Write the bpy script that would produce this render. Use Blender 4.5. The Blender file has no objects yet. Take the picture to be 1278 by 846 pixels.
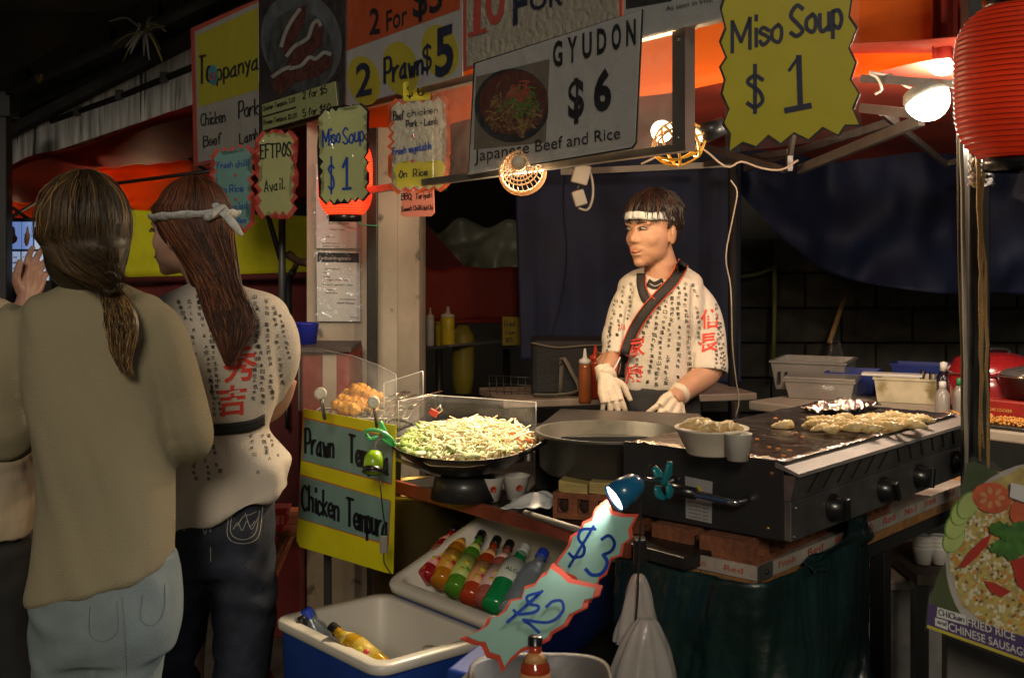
import bpy, bmesh, math, random
from mathutils import Vector, Matrix, noise
from mathutils.bvhtree import BVHTree
random.seed(7)
S = bpy.context.scene
COL = S.collection
F, HZ, CX, CZ = 1450.0, 312.0, 639.0, 1.5
V = Vector

# ---------------- camera ----------------
cam = bpy.data.cameras.new("camera")
cam.sensor_width = 36; cam.lens = F/1278*36; cam.shift_y = -(423-HZ)/1278
cam.clip_end = 200; cam.clip_start = .05
cam.dof.use_dof = True; cam.dof.focus_distance = 3.3; cam.dof.aperture_fstop = 10
co = bpy.data.objects.new("camera", cam); COL.objects.link(co)
co.location = (0, 0, CZ); co.rotation_euler = (math.pi/2, 0, 0)
S.camera = co
# ---------------- world, sun, exposure ----------------
w = bpy.data.worlds.new("World"); S.world = w; w.use_nodes = True
nt = w.node_tree; bg = nt.nodes["Background"]
sky = nt.nodes.new("ShaderNodeTexSky"); sky.sky_type = 'NISHITA'; sky.sun_disc = False
SUN_EL, SUN_AZ = math.radians(24), math.radians(180)
sky.sun_elevation = SUN_EL; sky.sun_rotation = SUN_AZ
nt.links.new(sky.outputs[0], bg.inputs[0]); bg.inputs[1].default_value = 0.009
sl = bpy.data.lights.new("sun_fill", 'SUN'); sl.energy = 1.0; sl.angle = math.radians(14); sl.color = (1, .87, .68)  # night scene: fill lamp added behind the camera for stray market light
so = bpy.data.objects.new("sun_fill", sl); COL.objects.link(so)
sd = V((math.sin(SUN_AZ)*math.cos(SUN_EL), math.cos(SUN_AZ)*math.cos(SUN_EL), math.sin(SUN_EL)))
so.rotation_euler = sd.to_track_quat('Z', 'Y').to_euler(); so.location = (0, -3, 5)
S.view_settings.view_transform = 'Standard'; S.view_settings.look = 'None'
S.view_settings.exposure = 0; S.view_settings.gamma = 1
S.cycles.use_denoising = True; S.cycles.max_bounces = 8; S.cycles.transparent_max_bounces = 16

# ---------------- helpers ----------------
def P(px, py, Y): return V(((px-CX)/F*Y, Y, CZ-(py-HZ)/F*Y))
def PZ(px, py, z):
    Y = (CZ-z)*F/(py-HZ); return P(px, py, Y)
_m = {}
def mat(n, c, r=.6, me=0, var=.15, sc=12, bp=.1, bs=40, coat=0, tr=0, em=None, es=0, sss=0, alpha=1, stretch=None, spots=None, tl=0):
    if n in _m: return _m[n]
    m = bpy.data.materials.new(n); _m[n] = m; m.use_nodes = True
    t = m.node_tree; b = t.nodes["Principled BSDF"]; L = t.links.new
    tc = t.nodes.new("ShaderNodeTexCoord"); mp = t.nodes.new("ShaderNodeMapping"); L(tc.outputs['Object'], mp.inputs[0])
    if stretch: mp.inputs['Scale'].default_value = stretch
    nz = t.nodes.new("ShaderNodeTexNoise"); nz.inputs['Scale'].default_value = sc; nz.inputs['Detail'].default_value = 6
    L(mp.outputs[0], nz.inputs[0])
    cr = t.nodes.new("ShaderNodeValToRGB"); e = cr.color_ramp.elements
    e[0].position = .3; e[1].position = .7
    e[0].color = tuple(x*(1-var) for x in c)+(1,); e[1].color = tuple(min(1, x*(1+var)) for x in c)+(1,)
    L(nz.outputs[0], cr.inputs[0]); out = cr.outputs[0]
    if spots:
        n3 = t.nodes.new("ShaderNodeTexNoise"); n3.inputs['Scale'].default_value = spots[1]; n3.inputs['Detail'].default_value = 8
        L(mp.outputs[0], n3.inputs[0])
        r3 = t.nodes.new("ShaderNodeValToRGB"); r3.color_ramp.elements[0].position = spots[2]; r3.color_ramp.elements[1].position = spots[2]+.06
        L(n3.outputs[0], r3.inputs[0]); mx = t.nodes.new("ShaderNodeMix"); mx.data_type = 'RGBA'
        L(r3.outputs[0], mx.inputs[0]); L(out, mx.inputs[6]); mx.inputs[7].default_value = tuple(spots[0])+(1,)
        out = mx.outputs[2]
    L(out, b.inputs['Base Color'])
    b.inputs['Roughness'].default_value = r; b.inputs['Metallic'].default_value = me
    b.inputs['Coat Weight'].default_value = coat; b.inputs['Coat Roughness'].default_value = .12
    b.inputs['Transmission Weight'].default_value = tr; b.inputs['Alpha'].default_value = alpha
    if sss:
        b.inputs['Subsurface Weight'].default_value = sss; b.inputs['Subsurface Scale'].default_value = .01
        b.inputs['Subsurface Radius'].default_value = (1, .35, .2)
    if bp:
        n2 = t.nodes.new("ShaderNodeTexNoise"); n2.inputs['Scale'].default_value = bs; n2.inputs['Detail'].default_value = 4
        L(mp.outputs[0], n2.inputs[0]); bu = t.nodes.new("ShaderNodeBump"); bu.inputs['Strength'].default_value = bp
        bu.inputs['Distance'].default_value = .01; L(n2.outputs[0], bu.inputs['Height']); L(bu.outputs[0], b.inputs['Normal'])
        L(bu.outputs[0], b.inputs['Coat Normal'])
    if em: b.inputs['Emission Color'].default_value = tuple(em)+(1,); b.inputs['Emission Strength'].default_value = es
    if tl:
        ts = t.nodes.new("ShaderNodeBsdfTranslucent"); L(out, ts.inputs[0]); ms = t.nodes.new("ShaderNodeMixShader")
        ms.inputs[0].default_value = tl; L(b.outputs[0], ms.inputs[1]); L(ts.outputs[0], ms.inputs[2])
        L(ms.outputs[0], t.nodes["Material Output"].inputs[0])
    return m
def clearmat(n, tint=(1, 1, 1), haze=.06, gl=.12, rough=.06, hz=(1, 1, 1), bs=14, bp=.25):
    """thin clear plastic: mostly see-through, some gloss, a little milky scatter"""
    if n in _m: return _m[n]
    m = bpy.data.materials.new(n); _m[n] = m; m.use_nodes = True; t = m.node_tree; L = t.links.new
    for x in list(t.nodes):
        if x.type == 'BSDF_PRINCIPLED': t.nodes.remove(x)
    tp = t.nodes.new("ShaderNodeBsdfTransparent"); tp.inputs[0].default_value = tuple(tint)+(1,)
    df = t.nodes.new("ShaderNodeBsdfDiffuse"); df.inputs[0].default_value = tuple(hz)+(1,)
    tl = t.nodes.new("ShaderNodeBsdfTranslucent"); tl.inputs[0].default_value = tuple(hz)+(1,)
    g = t.nodes.new("ShaderNodeBsdfGlossy"); g.inputs['Roughness'].default_value = rough
    m0 = t.nodes.new("ShaderNodeMixShader"); m0.inputs[0].default_value = .5; L(df.outputs[0], m0.inputs[1]); L(tl.outputs[0], m0.inputs[2])
    m1 = t.nodes.new("ShaderNodeMixShader"); L(tp.outputs[0], m1.inputs[1]); L(m0.outputs[0], m1.inputs[2])
    tc = t.nodes.new("ShaderNodeTexCoord"); nz = t.nodes.new("ShaderNodeTexNoise"); nz.inputs['Scale'].default_value = 18; nz.inputs['Detail'].default_value = 6
    L(tc.outputs['Object'], nz.inputs[0]); mu = t.nodes.new("ShaderNodeMath"); mu.operation = 'MULTIPLY'; mu.inputs[1].default_value = haze*2
    L(nz.outputs[0], mu.inputs[0]); L(mu.outputs[0], m1.inputs[0])
    m2 = t.nodes.new("ShaderNodeMixShader"); fr = t.nodes.new("ShaderNodeLayerWeight"); fr.inputs[0].default_value = .35
    mm = t.nodes.new("ShaderNodeMath"); mm.operation = 'MULTIPLY_ADD'; mm.inputs[1].default_value = gl*.35; mm.inputs[2].default_value = gl*.09; L(fr.outputs[1], mm.inputs[0]); L(mm.outputs[0], m2.inputs[0])
    L(m1.outputs[0], m2.inputs[1]); L(g.outputs[0], m2.inputs[2])
    if bp:
        n2 = t.nodes.new("ShaderNodeTexNoise"); n2.inputs['Scale'].default_value = bs; n2.inputs['Distortion'].default_value = 1.5
        L(tc.outputs['Object'], n2.inputs[0]); bu = t.nodes.new("ShaderNodeBump"); bu.inputs['Strength'].default_value = bp; bu.inputs['Distance'].default_value = .02
        L(n2.outputs[0], bu.inputs['Height']); L(bu.outputs[0], g.inputs['Normal'])
    L(m2.outputs[0], t.nodes["Material Output"].inputs[0]); return m

def cr_spline(pts, k=5):
    if len(pts) < 3: return list(pts)
    q = [pts[0]*2-pts[1]]+list(pts)+[pts[-1]*2-pts[-2]]; out = []
    for i in range(1, len(q)-2):
        a, b, c, d = q[i-1:i+3]
        for j in range(k):
            t = j/k
            out.append(.5*((2*b)+(c-a)*t+(2*a-5*b+4*c-d)*t*t+(3*b-a-3*c+d)*t**3))
    out.append(pts[-1]); return out
class MB:
    def __init__(s): s.v = []; s.f = []; s.mi = []; s.cur = 0; s.sm = []; s.smooth = True
    def add(s, vs, fs, smooth=None):
        o = len(s.v); s.v += [V(x) for x in vs]; s.f += [tuple(i+o for i in f) for f in fs]
        s.mi += [s.cur]*len(fs); s.sm += [s.smooth if smooth is None else smooth]*len(fs); return s
    def box(s, lo, hi, M=None, bev=0):
        lo = V(lo); hi = V(hi)
        if bev:
            b = bmesh.new(); bmesh.ops.create_cube(b, size=1)
            for v in b.verts: v.co = V(((lo[i]+hi[i])/2+v.co[i]*(hi[i]-lo[i]) for i in range(3)))
            bmesh.ops.bevel(b, geom=list(b.edges), offset=bev, segments=2, affect='EDGES', profile=.5)
            b.verts.index_update(); vs = [v.co.copy() for v in b.verts]; fs = [[v.index for v in f.verts] for f in b.faces]; b.free()
        else:
            vs = [V((x, y, z)) for x in (lo.x, hi.x) for y in (lo.y, hi.y) for z in (lo.z, hi.z)]
            fs = [(0, 1, 3, 2), (4, 6, 7, 5), (0, 4, 5, 1), (2, 3, 7, 6), (0, 2, 6, 4), (1, 5, 7, 3)]
        if M: vs = [M @ x for x in vs]
        return s.add(vs, fs, bool(bev) and False)
    def hexa(s, b4, t4):
        """solid between two quads (same winding)"""
        return s.add(list(b4)+list(t4), [(3, 2, 1, 0), (4, 5, 6, 7), (0, 1, 5, 4), (1, 2, 6, 5), (2, 3, 7, 6), (3, 0, 4, 7)], False)
    def tube(s, pts, r, n=8, sm=0, cap=True, flat=None):
        pts = [V(p) for p in pts]
        if not hasattr(r, '__len__'): r = [r]*len(pts)
        if sm and len(pts) > 2:
            q = cr_spline([V((*p, rr)) for p, rr in zip(pts, r)], sm) if False else None
            P4 = [Vector((p.x, p.y, p.z, rr)) for p, rr in zip(pts, r)]; P4 = cr_spline(P4, sm)
            pts = [V(p[:3]) for p in P4]; r = [max(1e-4, p[3]) for p in P4]
        vs = []; fs = []; N = len(pts); u = None
        for i, p in enumerate(pts):
            d = (pts[min(i+1, N-1)]-pts[max(i-1, 0)])
            d = d.normalized() if d.length > 1e-9 else V((0, 0, 1))
            if u is None: u = d.orthogonal().normalized()
            u = (u-d*u.dot(d)); u = u.normalized() if u.length > 1e-6 else d.orthogonal().normalized(); w_ = d.cross(u)
            for k in range(n):
                a = 2*math.pi*k/n; vs.append(p+(u*math.cos(a)+w_*math.sin(a)*(flat or 1))*r[i])
        for i in range(N-1):
            for k in range(n):
                fs.append((i*n+k, i*n+(k+1) % n, (i+1)*n+(k+1) % n, (i+1)*n+k))
        if cap: fs.append(tuple(range(n-1, -1, -1))); fs.append(tuple((N-1)*n+k for k in range(n)))
        return s.add(vs, fs)
    def lathe(s, prof, M=None, n=24, sx=1, sy=1):
        vs = []; fs = []; N = len(prof)
        for (r, z) in prof:
            for k in range(n):
                a = 2*math.pi*k/n; x = V((r*math.cos(a)*sx, r*math.sin(a)*sy, z)); vs.append(M @ x if M else x)
        for i in range(N-1):
            for k in range(n): fs.append((i*n+k, i*n+(k+1) % n, (i+1)*n+(k+1) % n, (i+1)*n+k))
        if prof[0][0] > 0: fs.append(tuple(range(n-1, -1, -1)))
        if prof[-1][0] > 0: fs.append(tuple((N-1)*n+k for k in range(n)))
        return s.add(vs, fs)
    def ell(s, c, r, R=None, n=16, m=10):
        c = V(c); vs = []; fs = []
        for i in range(m+1):
            ph = -math.pi/2+math.pi*i/m
            for k in range(n):
                a = 2*math.pi*k/n; x = V((r[0]*math.cos(ph)*math.cos(a), r[1]*math.cos(ph)*math.sin(a), r[2]*math.sin(ph)))
                vs.append(c+(R @ x if R else x))
        for i in range(m):
            for k in range(n): fs.append((i*n+k, i*n+(k+1) % n, (i+1)*n+(k+1) % n, (i+1)*n+k))
        return s.add(vs, fs)
    def loft(s, rings, n=28, k=4, p=2.3):
        """rings of (x,y,z,rx,ry[,yaw]) horizontal super-ellipses"""
        rr = [Vector(tuple(q)+(0,)*(6-len(q))) for q in rings]; rr = cr_spline(rr, k); vs = []; fs = []
        for q in rr:
            for j in range(n):
                a = 2*math.pi*j/n; c, t = math.cos(a), math.sin(a)
                x = q[3]*math.copysign(abs(c)**(2/p), c); y = q[4]*math.copysign(abs(t)**(2/p), t)
                cy, sy = math.cos(q[5]), math.sin(q[5]); vs.append((q[0]+x*cy-y*sy, q[1]+x*sy+y*cy, q[2]))
        N = len(rr)
        for i in range(N-1):
            for j in range(n): fs.append((i*n+j, i*n+(j+1) % n, (i+1)*n+(j+1) % n, (i+1)*n+j))
        fs.append(tuple(range(n-1, -1, -1))); fs.append(tuple((N-1)*n+j for j in range(n)))
        return s.add(vs, fs)
    def sheet(s, fn, nu, nv, th=0):
        g = [[V(fn(i/nu, j/nv)) for i in range(nu+1)] for j in range(nv+1)]; W = nu+1
        vs = [p for row in g for p in row]; fs = [(j*W+i, j*W+i+1, (j+1)*W+i+1, (j+1)*W+i) for j in range(nv) for i in range(nu)]
        if th:
            nn = []
            for j in range(nv+1):
                for i in range(nu+1):
                    a = g[j][min(i+1, nu)]-g[j][max(i-1, 0)]; b = g[min(j+1, nv)][i]-g[max(j-1, 0)][i]; c = a.cross(b)
                    nn.append(c.normalized() if c.length > 1e-12 else V((0, 1, 0)))
            M = len(vs); vs += [p-q*th for p, q in zip(vs, nn)]; fs += [tuple(x+M for x in reversed(f)) for f in list(fs)]
            bd = [(i, i+1) for i in range(nu)]+[(nv*W+i+1, nv*W+i) for i in range(nu)]+[((j+1)*W, j*W) for j in range(nv)]+[(j*W+nu, (j+1)*W+nu) for j in range(nv)]
            fs += [(b, a, a+M, b+M) for a, b in bd]
        return s.add(vs, fs)
OFF = {}
def link(o): COL.objects.link(o); return o
def tag(o, label=None, cat=None, group=None, kind=None):
    if label: o['label'] = label
    if cat: o['category'] = cat
    if group: o['group'] = group
    if kind: o['kind'] = kind
    return o
def meshof(name, mb, mats):
    me = bpy.data.meshes.new(name); me.from_pydata(mb.v, [], mb.f)
    for m in (mats if isinstance(mats, (list, tuple)) else [mats]): me.materials.append(m)
    me.polygons.foreach_set('material_index', mb.mi); me.polygons.foreach_set('use_smooth', mb.sm)
    me.validate(); me.update(); return me
def obj(name, mb, m, parent=None, label=None, cat=None, group=None, kind=None):
    loc = V((0, 0, 0))
    if parent is None and mb.v:
        xs = [v.x for v in mb.v]; ys = [v.y for v in mb.v]; loc = V(((min(xs)+max(xs))/2, (min(ys)+max(ys))/2, min(v.z for v in mb.v)))
        mb.v = [v-loc for v in mb.v]
    o = link(bpy.data.objects.new(name, meshof(name, mb, m))); o.location = loc; OFF[o.name] = loc
    if parent: o.parent = parent; o.matrix_parent_inverse = Matrix.Translation(-OFF[parent.name])
    return tag(o, label, cat, group, kind)
def struct(name, mb, m, parent=None, label=None): return obj(name, mb, m, parent, label, None, None, None if parent else 'structure')
def thing(name, label, cat, loc=(0, 0, 0), group=None):
    o = link(bpy.data.objects.new(name, None)); o.empty_display_size = .05; o.location = loc; OFF[o.name] = V(loc); return tag(o, label, cat, group)
def dup(root, M, label=None, swap=None):
    def rec(o, par):
        c = o.copy(); link(c)
        if par: c.parent = par
        for ch in [x for x in bpy.data.objects if x.parent == o]: rec(ch, c)
        return c
    r = rec(root, None); r.matrix_basis = M
    if label: r['label'] = label
    return r
def frame(o, x, y=None):
    """matrix whose X axis is x, Z up (or whose Z axis is given by y)"""
    x = V(x).normalized(); z = V((0, 0, 1)); yy = z.cross(x); M = Matrix((x, yy, z)).transposed().to_4x4(); M.translation = V(o); return M
def zframe(o, z, up=(0, -1, 0)):
    z = V(z).normalized(); x = V(up).cross(z).normalized(); y = z.cross(x); M = Matrix((x, y, z)).transposed().to_4x4(); M.translation = V(o); return M
def join_eval(mb, voxel, smooth=4, fn=None):
    me = bpy.data.meshes.new('t'); me.from_pydata(mb.v, [], mb.f); o = link(bpy.data.objects.new('t', me))
    r = o.modifiers.new('r', 'REMESH'); r.mode = 'VOXEL'; r.voxel_size = voxel; r.use_smooth_shade = True
    if smooth: q = o.modifiers.new('s', 'SMOOTH'); q.iterations = smooth; q.factor = .5
    ev = o.evaluated_get(bpy.context.evaluated_depsgraph_get()); m2 = ev.to_mesh()
    out = MB(); vs = [v.co.copy() for v in m2.vertices]
    if fn: vs = [v+n_.normal*fn(v) for v, n_ in zip(vs, m2.vertices)]
    out.add(vs, [tuple(p.vertices) for p in m2.polygons], True)
    ev.to_mesh_clear(); bpy.data.objects.remove(o); bpy.data.meshes.remove(me); return out
def N(v, s): return noise.noise(V(v)*s)

# ---- planes for flat things (signs), drawn in the sign's own plane ----
CAM = V((0, 0, CZ))
class Pl:
    def __init__(s, a, b, c):
        s.o = V(a); s.n = (V(b)-V(a)).cross(V(c)-V(a)).normalized()
        if s.n.dot(CAM-s.o) < 0: s.n = -s.n
    def __call__(s, px, py, off=0):
        d = P(px, py, 1)-CAM; o = s.o+s.n*off
        return CAM+d*((o-CAM).dot(s.n)/d.dot(s.n))
class Surf:
    """project onto a mesh surface"""
    def __init__(s, mb): s.t = BVHTree.FromPolygons([tuple(v) for v in mb.v], mb.f)
    def __call__(s, px, py, off=0):
        d = (P(px, py, 1)-CAM).normalized(); h = s.t.ray_cast(CAM, d)
        if h[0] is None: return None
        return h[0]-d*off
def plate(mb, pl, px, th=.003, off=0):
    b = bmesh.new(); f = b.faces.new([b.verts.new(pl(x, y, off)) for x, y in px])
    vs = [v.co.copy() for v in b.verts]; b.verts.index_update()
    tr = bmesh.ops.triangulate(b, faces=[f])['faces']; fs = [[v.index for v in t.verts] for t in tr]; b.free()
    n = len(vs); bk = [v-pl.n*th for v in vs]
    mb.add(vs+bk, fs+[[i+n for i in reversed(f)] for f in fs]+[(i, (i+1) % n, (i+1) % n+n, i+n) for i in range(n)], False)
    return mb
def zig(c, n, amp):
    """wavy/zigzag outline round a quad c of px corners; n teeth per side"""
    out = []; cx = sum(p[0] for p in c)/4; cy = sum(p[1] for p in c)/4
    for i in range(4):
        a, b = c[i], c[(i+1) % 4]; k = n[i % len(n)]; L_ = math.hypot(b[0]-a[0], b[1]-a[1]); nx, ny = (b[1]-a[1])/L_, -(b[0]-a[0])/L_
        if (nx*(a[0]-cx)+ny*(a[1]-cy)) < 0: nx, ny = -nx, -ny
        for j in range(2*k):
            t = j/(2*k); e = (amp if j % 2 else -amp*.2)*random.uniform(.7, 1.2)
            out.append((a[0]+(b[0]-a[0])*t+nx*e, a[1]+(b[1]-a[1])*t+ny*e))
    return out
GL = {'I':"19 12",'A':"02 29 42/14 34",'B':"02 09/~09 39 47 06/~06 46 43 02",'C':"~48 29 07 04 22 43",'E':"49 09 02 42/06 36",'F':"49 09 02/06 36",'H':"02 09/42 49/05 45",
'L':"09 02 42",'M':"02 09 34 69 62",'N':"02 09 42 49",'O':"~29 16 04 13 22 44 47 29",'P':"02 09/~09 39 47 35 05",'Q':"~29 06 04 22 44 47 29/34 51",'R':"02 09/~09 39 47 35 05/25 42",
'S':"~48 29 07 25 43 22 03",'T':"09 59/29 22",'a':"~36 15 03 12 33/36 32 42",'b':"09 02/~05 26 34 22 02",'c':"~35 16 04 12 33",'d':"39 32/~35 16 03 12 33",
'e':"~04 34 26 05 03 22 33",'f':"~38 29 17 12/06 26",'g':"~36 15 04 13 33/~36 31 20 01",'h':"09 02/~05 26 35 32",'i':"16 12/18 19",'k':"09 02/36 04 32",'l':"19 12",
'm':"06 02/~05 16 25 22/~25 46 55 52",'n':"06 02/~05 26 35 32",'o':"~26 05 03 22 33 35 26",'p':"06 00/~06 26 34 22 03",'r':"06 02/~04 26 36",'s':"~35 16 05 24 33 12 03",
't':"19 13 22 33/06 36",'u':"~06 03 12 33/36 32",'v':"06 22 36",'w':"06 12 25 32 46",'y':"06 23/36 10",'z':"06 36 02 32",'1':"07 29 22/02 42",'2':"~07 19 38 36 02/02 42",
'3':"~08 29 37 26/~26 44 22 03",'5':"39 09 06/~06 36 44 22 03",'6':"~39 06 03 22 43 35 04",'0':"~29 06 04 22 44 47 29",'8':"~26 08 29 38 26 03 22 43 26",'$':"~47 28 07 35 43 22 03/2a 21",'+':"15 55/33 37",'.':"12 13",'-':"15 35",'V':"09 22 49",'J':"39 33 12 03"}
def stroke_text(mb, pl, text, a, b, h, wd, off=.0015, jit=.25):
    """marker handwriting between px baseline points a,b; cap height h px, marker width wd px"""
    adv = [(3 if c == ' ' else max(int(q[0]) for q in GL[c].replace('~', '').replace('/', ' ').split())+1.3) for c in text]
    tot = sum(adv)-1.3; u = V((b[0]-a[0], b[1]-a[1]))if False else Vector((b[0]-a[0], b[1]-a[1])); sx = 1/tot; x = 0
    for c, ad in zip(text, adv):
        if c != ' ':
            jy = random.uniform(-jit, jit); k = random.uniform(.95, 1.05)
            for st in GL[c].split('/'):
                smf = st.startswith('~'); pt = []
                for q in st.lstrip('~').split():
                    gx, gy = int(q[0]), int(q[1], 16)
                    fx = (x+gx*k)*sx; pt.append(Vector((a[0]+u.x*fx, a[1]+u.y*fx-(gy-2+jy)*h/7)))
                if smf: pt = cr_spline(pt, 4)
                if smf: ribbon(mb, pl, pt, wd, off)
                else:
                    for a_, b_ in zip(pt, pt[1:]): ribbon(mb, pl, [a_, b_], wd, off)
        x += ad
def ribbon(mb, pl, pt, wd, off):
    Lp, Rp = [], []; n = len(pt)
    for i in range(n):
        d = pt[min(i+1, n-1)]-pt[max(i-1, 0)]
        if d.length < 1e-6: d = Vector((0, 1))
        d.normalize(); nn = Vector((-d.y, d.x))*wd/2; q = pt[i]-d*wd*.3 if i == 0 else (pt[i]+d*wd*.3 if i == n-1 else pt[i])
        Lp.append(q+nn); Rp.append(q-nn)
    pts = [pl(p.x, p.y, off) for p in Lp+Rp]
    if any(p is None for p in pts): return
    mb.add(pts, [(i, i+1, n+i+1, n+i) for i in range(n-1)], False)
_g = {}
def glyphs(text, bold=0):
    if (text, bold) in _g: return _g[(text, bold)]
    c = bpy.data.curves.new('t', 'FONT'); c.body = text; c.offset = bold; c.resolution_u = 3; o = link(bpy.data.objects.new('t', c)); bpy.context.view_layer.update()
    m = o.to_mesh(); vs = [(v.co.x, v.co.y) for v in m.vertices]; fs = [tuple(p.vertices) for p in m.polygons]; o.to_mesh_clear()
    bpy.data.objects.remove(o); bpy.data.curves.remove(c); _g[(text, bold)] = (vs, fs); return vs, fs
def font_text(mb, pl, text, a, b, h, off=.0015, bold=0, cap=.7, shear=0):
    vs, fs = glyphs(text, bold)
    if not vs: return
    x0 = min(v[0] for v in vs); x1 = max(v[0] for v in vs); out = []
    for x, y in vs:
        t = (x-x0)/(x1-x0); yy = y/cap*h
        p = pl(a[0]+(b[0]-a[0])*t+shear*yy, a[1]+(b[1]-a[1])*t-yy, off)
        if p is None: return
        out.append(p)
    mb.add(out, fs, False)
def circ(cx, cy, rx, ry, n=20, rot=0, jit=0):
    o = []
    for k in range(n):
        a = 2*math.pi*k/n; r = 1+random.uniform(-jit, jit); x, y = rx*r*math.cos(a), ry*r*math.sin(a); o.append((cx+x*math.cos(rot)-y*math.sin(rot), cy+x*math.sin(rot)+y*math.cos(rot)))
    return o
def flat(name, pl, outline, m, parent, off=.001, th=.0008): return obj(name, plate(MB(), pl, outline, th, off), m, parent)

# ---------------- materials ----------------
M_conc = mat('concrete', (.42, .36, .28), .85, var=.25, sc=3, bp=.3, bs=30, spots=((.16, .14, .11), 9, .62))
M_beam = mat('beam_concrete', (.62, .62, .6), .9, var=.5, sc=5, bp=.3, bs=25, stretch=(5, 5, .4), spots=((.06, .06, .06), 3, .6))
M_dark = mat('dark_soffit', (.02, .02, .02), .9, sc=3)
M_black = mat('black_metal', (.015, .015, .016), .45, bp=.05, coat=.2)
M_blackmat = mat('black_matte', (.012, .012, .012), .8)
M_knob = mat('knob_plastic', (.01, .01, .01), .3, coat=.3, bp=.02)
M_steel = mat('brushed_steel', (.3, .28, .26), .6, .7, var=.15, sc=8, bp=.05, bs=90, stretch=(1, 1, 12))
M_steeld = mat('worn_steel', (.26, .25, .24), .42, .85, var=.3, sc=10, bp=.08, bs=60)
M_chrome = mat('chrome', (.7, .7, .7), .12, 1, var=.05)
M_foil = mat('foil', (.8, .78, .74), .2, 1, var=.1, bp=1, bs=55)
M_foil2 = mat('greasy_foil', (.15, .135, .13), .24, .85, var=.5, sc=14, bp=.7, bs=38, spots=((.45, .4, .36), 16, .62))
M_paper = mat('white_paper', (.62, .62, .6), .6, var=.06, bp=.1, bs=15)
M_plas = mat('white_plastic', (.66, .63, .58), .4, var=.07, sc=5, bp=.06, bs=20)
M_ink = mat('black_ink', (.012, .012, .016), .35, var=0, bp=0)
M_inkb = mat('navy_ink', (.015, .02, .06), .35, var=0, bp=0)
M_blue = mat('blue_ink', (.012, .06, .38), .35, var=0, bp=0)
M_wood = mat('wood', (.28, .14, .05), .45, var=.35, sc=6, bp=.2, bs=20, stretch=(1, 8, 8), coat=.2)
M_cord = mat('pale_cord', (.35, .28, .2), .6)
M_skin = mat('skin', (.43, .225, .135), .55, var=.07, sc=25, bp=.04, bs=150, sss=.12)
M_skin2 = mat('skin_fair', (.52, .3, .22), .5, var=.07, sc=25, bp=.04, bs=150, sss=.12)
def wrapmat(n, c, **k):
    kk = dict(r=.38, var=.06, sc=8, bp=.3, bs=9, coat=.6); kk.update(k); return mat(n, c, kk.pop('r'), **kk)
M_yel = wrapmat('yellow_card', (.58, .53, .03)); M_yelpale = wrapmat('pale_yellow_card', (.5, .55, .24)); M_teal = wrapmat('teal_card', (.17, .36, .33))
M_redc = wrapmat('red_border', (.6, .09, .06)); M_white = wrapmat('white_card', (.5, .48, .44)); M_gray = wrapmat('gray_card', (.56, .56, .55), coat=.8, bp=.5, bs=12); M_orc = wrapmat('orange_card', (.6, .1, .02)); M_yelc = wrapmat('yellow_print', (.6, .52, .04))
M_pink = wrapmat('salmon_card', (.6, .2, .14)); M_crink = wrapmat('crinkled_wrap', (.5, .47, .38), bp=.9, bs=45, r=.25)
M_wrap = clearmat('clear_wrap', haze=.015, gl=.32, rough=.1, bs=15, bp=1)
M_wrapf = clearmat('flat_wrap', haze=.012, gl=.15, rough=.14, bs=5, bp=.5)
M_acr = clearmat('acrylic', haze=.05, gl=.1, rough=.08, bs=3, bp=.1)
# =============== SETTING ===============
g = MB(); g.smooth = False
n = 60
g.sheet(lambda u, v: (-9+18*u, .4+14*v, .004*N((u*18, v*14, 0), 2)), n, n)
struct('ground', g, mat('asphalt', (.05, .047, .042), .75, var=.5, sc=9, bp=.5, bs=120, spots=((.12, .11, .1), 3, .66)))
m_line = mat('ground_seam', (.13, .12, .11), .8)
for a, b in (((330, 690), (372, 668)), ((300, 800), (372, 775)), ((1085, 740), (1170, 716)), ((1080, 800), (1180, 770))):
    A, B = PZ(*a, .006), PZ(*b, .006); d = (B-A); nn = V((-d.y, d.x, 0)).normalized()*.012
    if a[0] < 400: struct('kerb', MB().hexa([A-nn-V((0,0,.006)), B-nn-V((0,0,.006)), B+nn-V((0,0,.006)), A+nn-V((0,0,.006))], [A-nn, B-nn, B+nn, A+nn]), m_line)
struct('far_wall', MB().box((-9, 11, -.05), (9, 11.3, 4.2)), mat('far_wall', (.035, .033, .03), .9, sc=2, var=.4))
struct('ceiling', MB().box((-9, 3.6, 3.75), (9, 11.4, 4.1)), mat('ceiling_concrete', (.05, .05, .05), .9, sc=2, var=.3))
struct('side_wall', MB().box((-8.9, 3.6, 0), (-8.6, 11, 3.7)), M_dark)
# concrete beam over the neighbouring stall
BT = [P(-60, 212, 8.3), P(420, -32, 6.3)]; BB = [P(-60, 232, 8.3), P(420, 70, 6.3)]
back = V((.25, .5, 0))
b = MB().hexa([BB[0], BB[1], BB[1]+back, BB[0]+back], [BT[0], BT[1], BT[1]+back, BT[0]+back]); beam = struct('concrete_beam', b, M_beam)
up = V((0, 0, .07)); dn = V((-.04, -.06, 0))
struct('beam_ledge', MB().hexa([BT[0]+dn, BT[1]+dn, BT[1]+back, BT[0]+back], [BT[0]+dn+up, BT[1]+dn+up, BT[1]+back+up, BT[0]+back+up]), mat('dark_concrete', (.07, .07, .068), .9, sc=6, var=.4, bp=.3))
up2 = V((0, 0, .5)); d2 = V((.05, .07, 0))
struct('upper_beam', MB().hexa([BT[0]+d2+up, BT[1]+d2+up, BT[1]+back*2+up, BT[0]+back*2+up], [BT[0]+d2+up2, BT[1]+d2+up2, BT[1]+back*2+up2, BT[0]+back*2+up2]), mat('dark_concrete2', (.045, .043, .04), .9, sc=6, var=.4, bp=.3))
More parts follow.
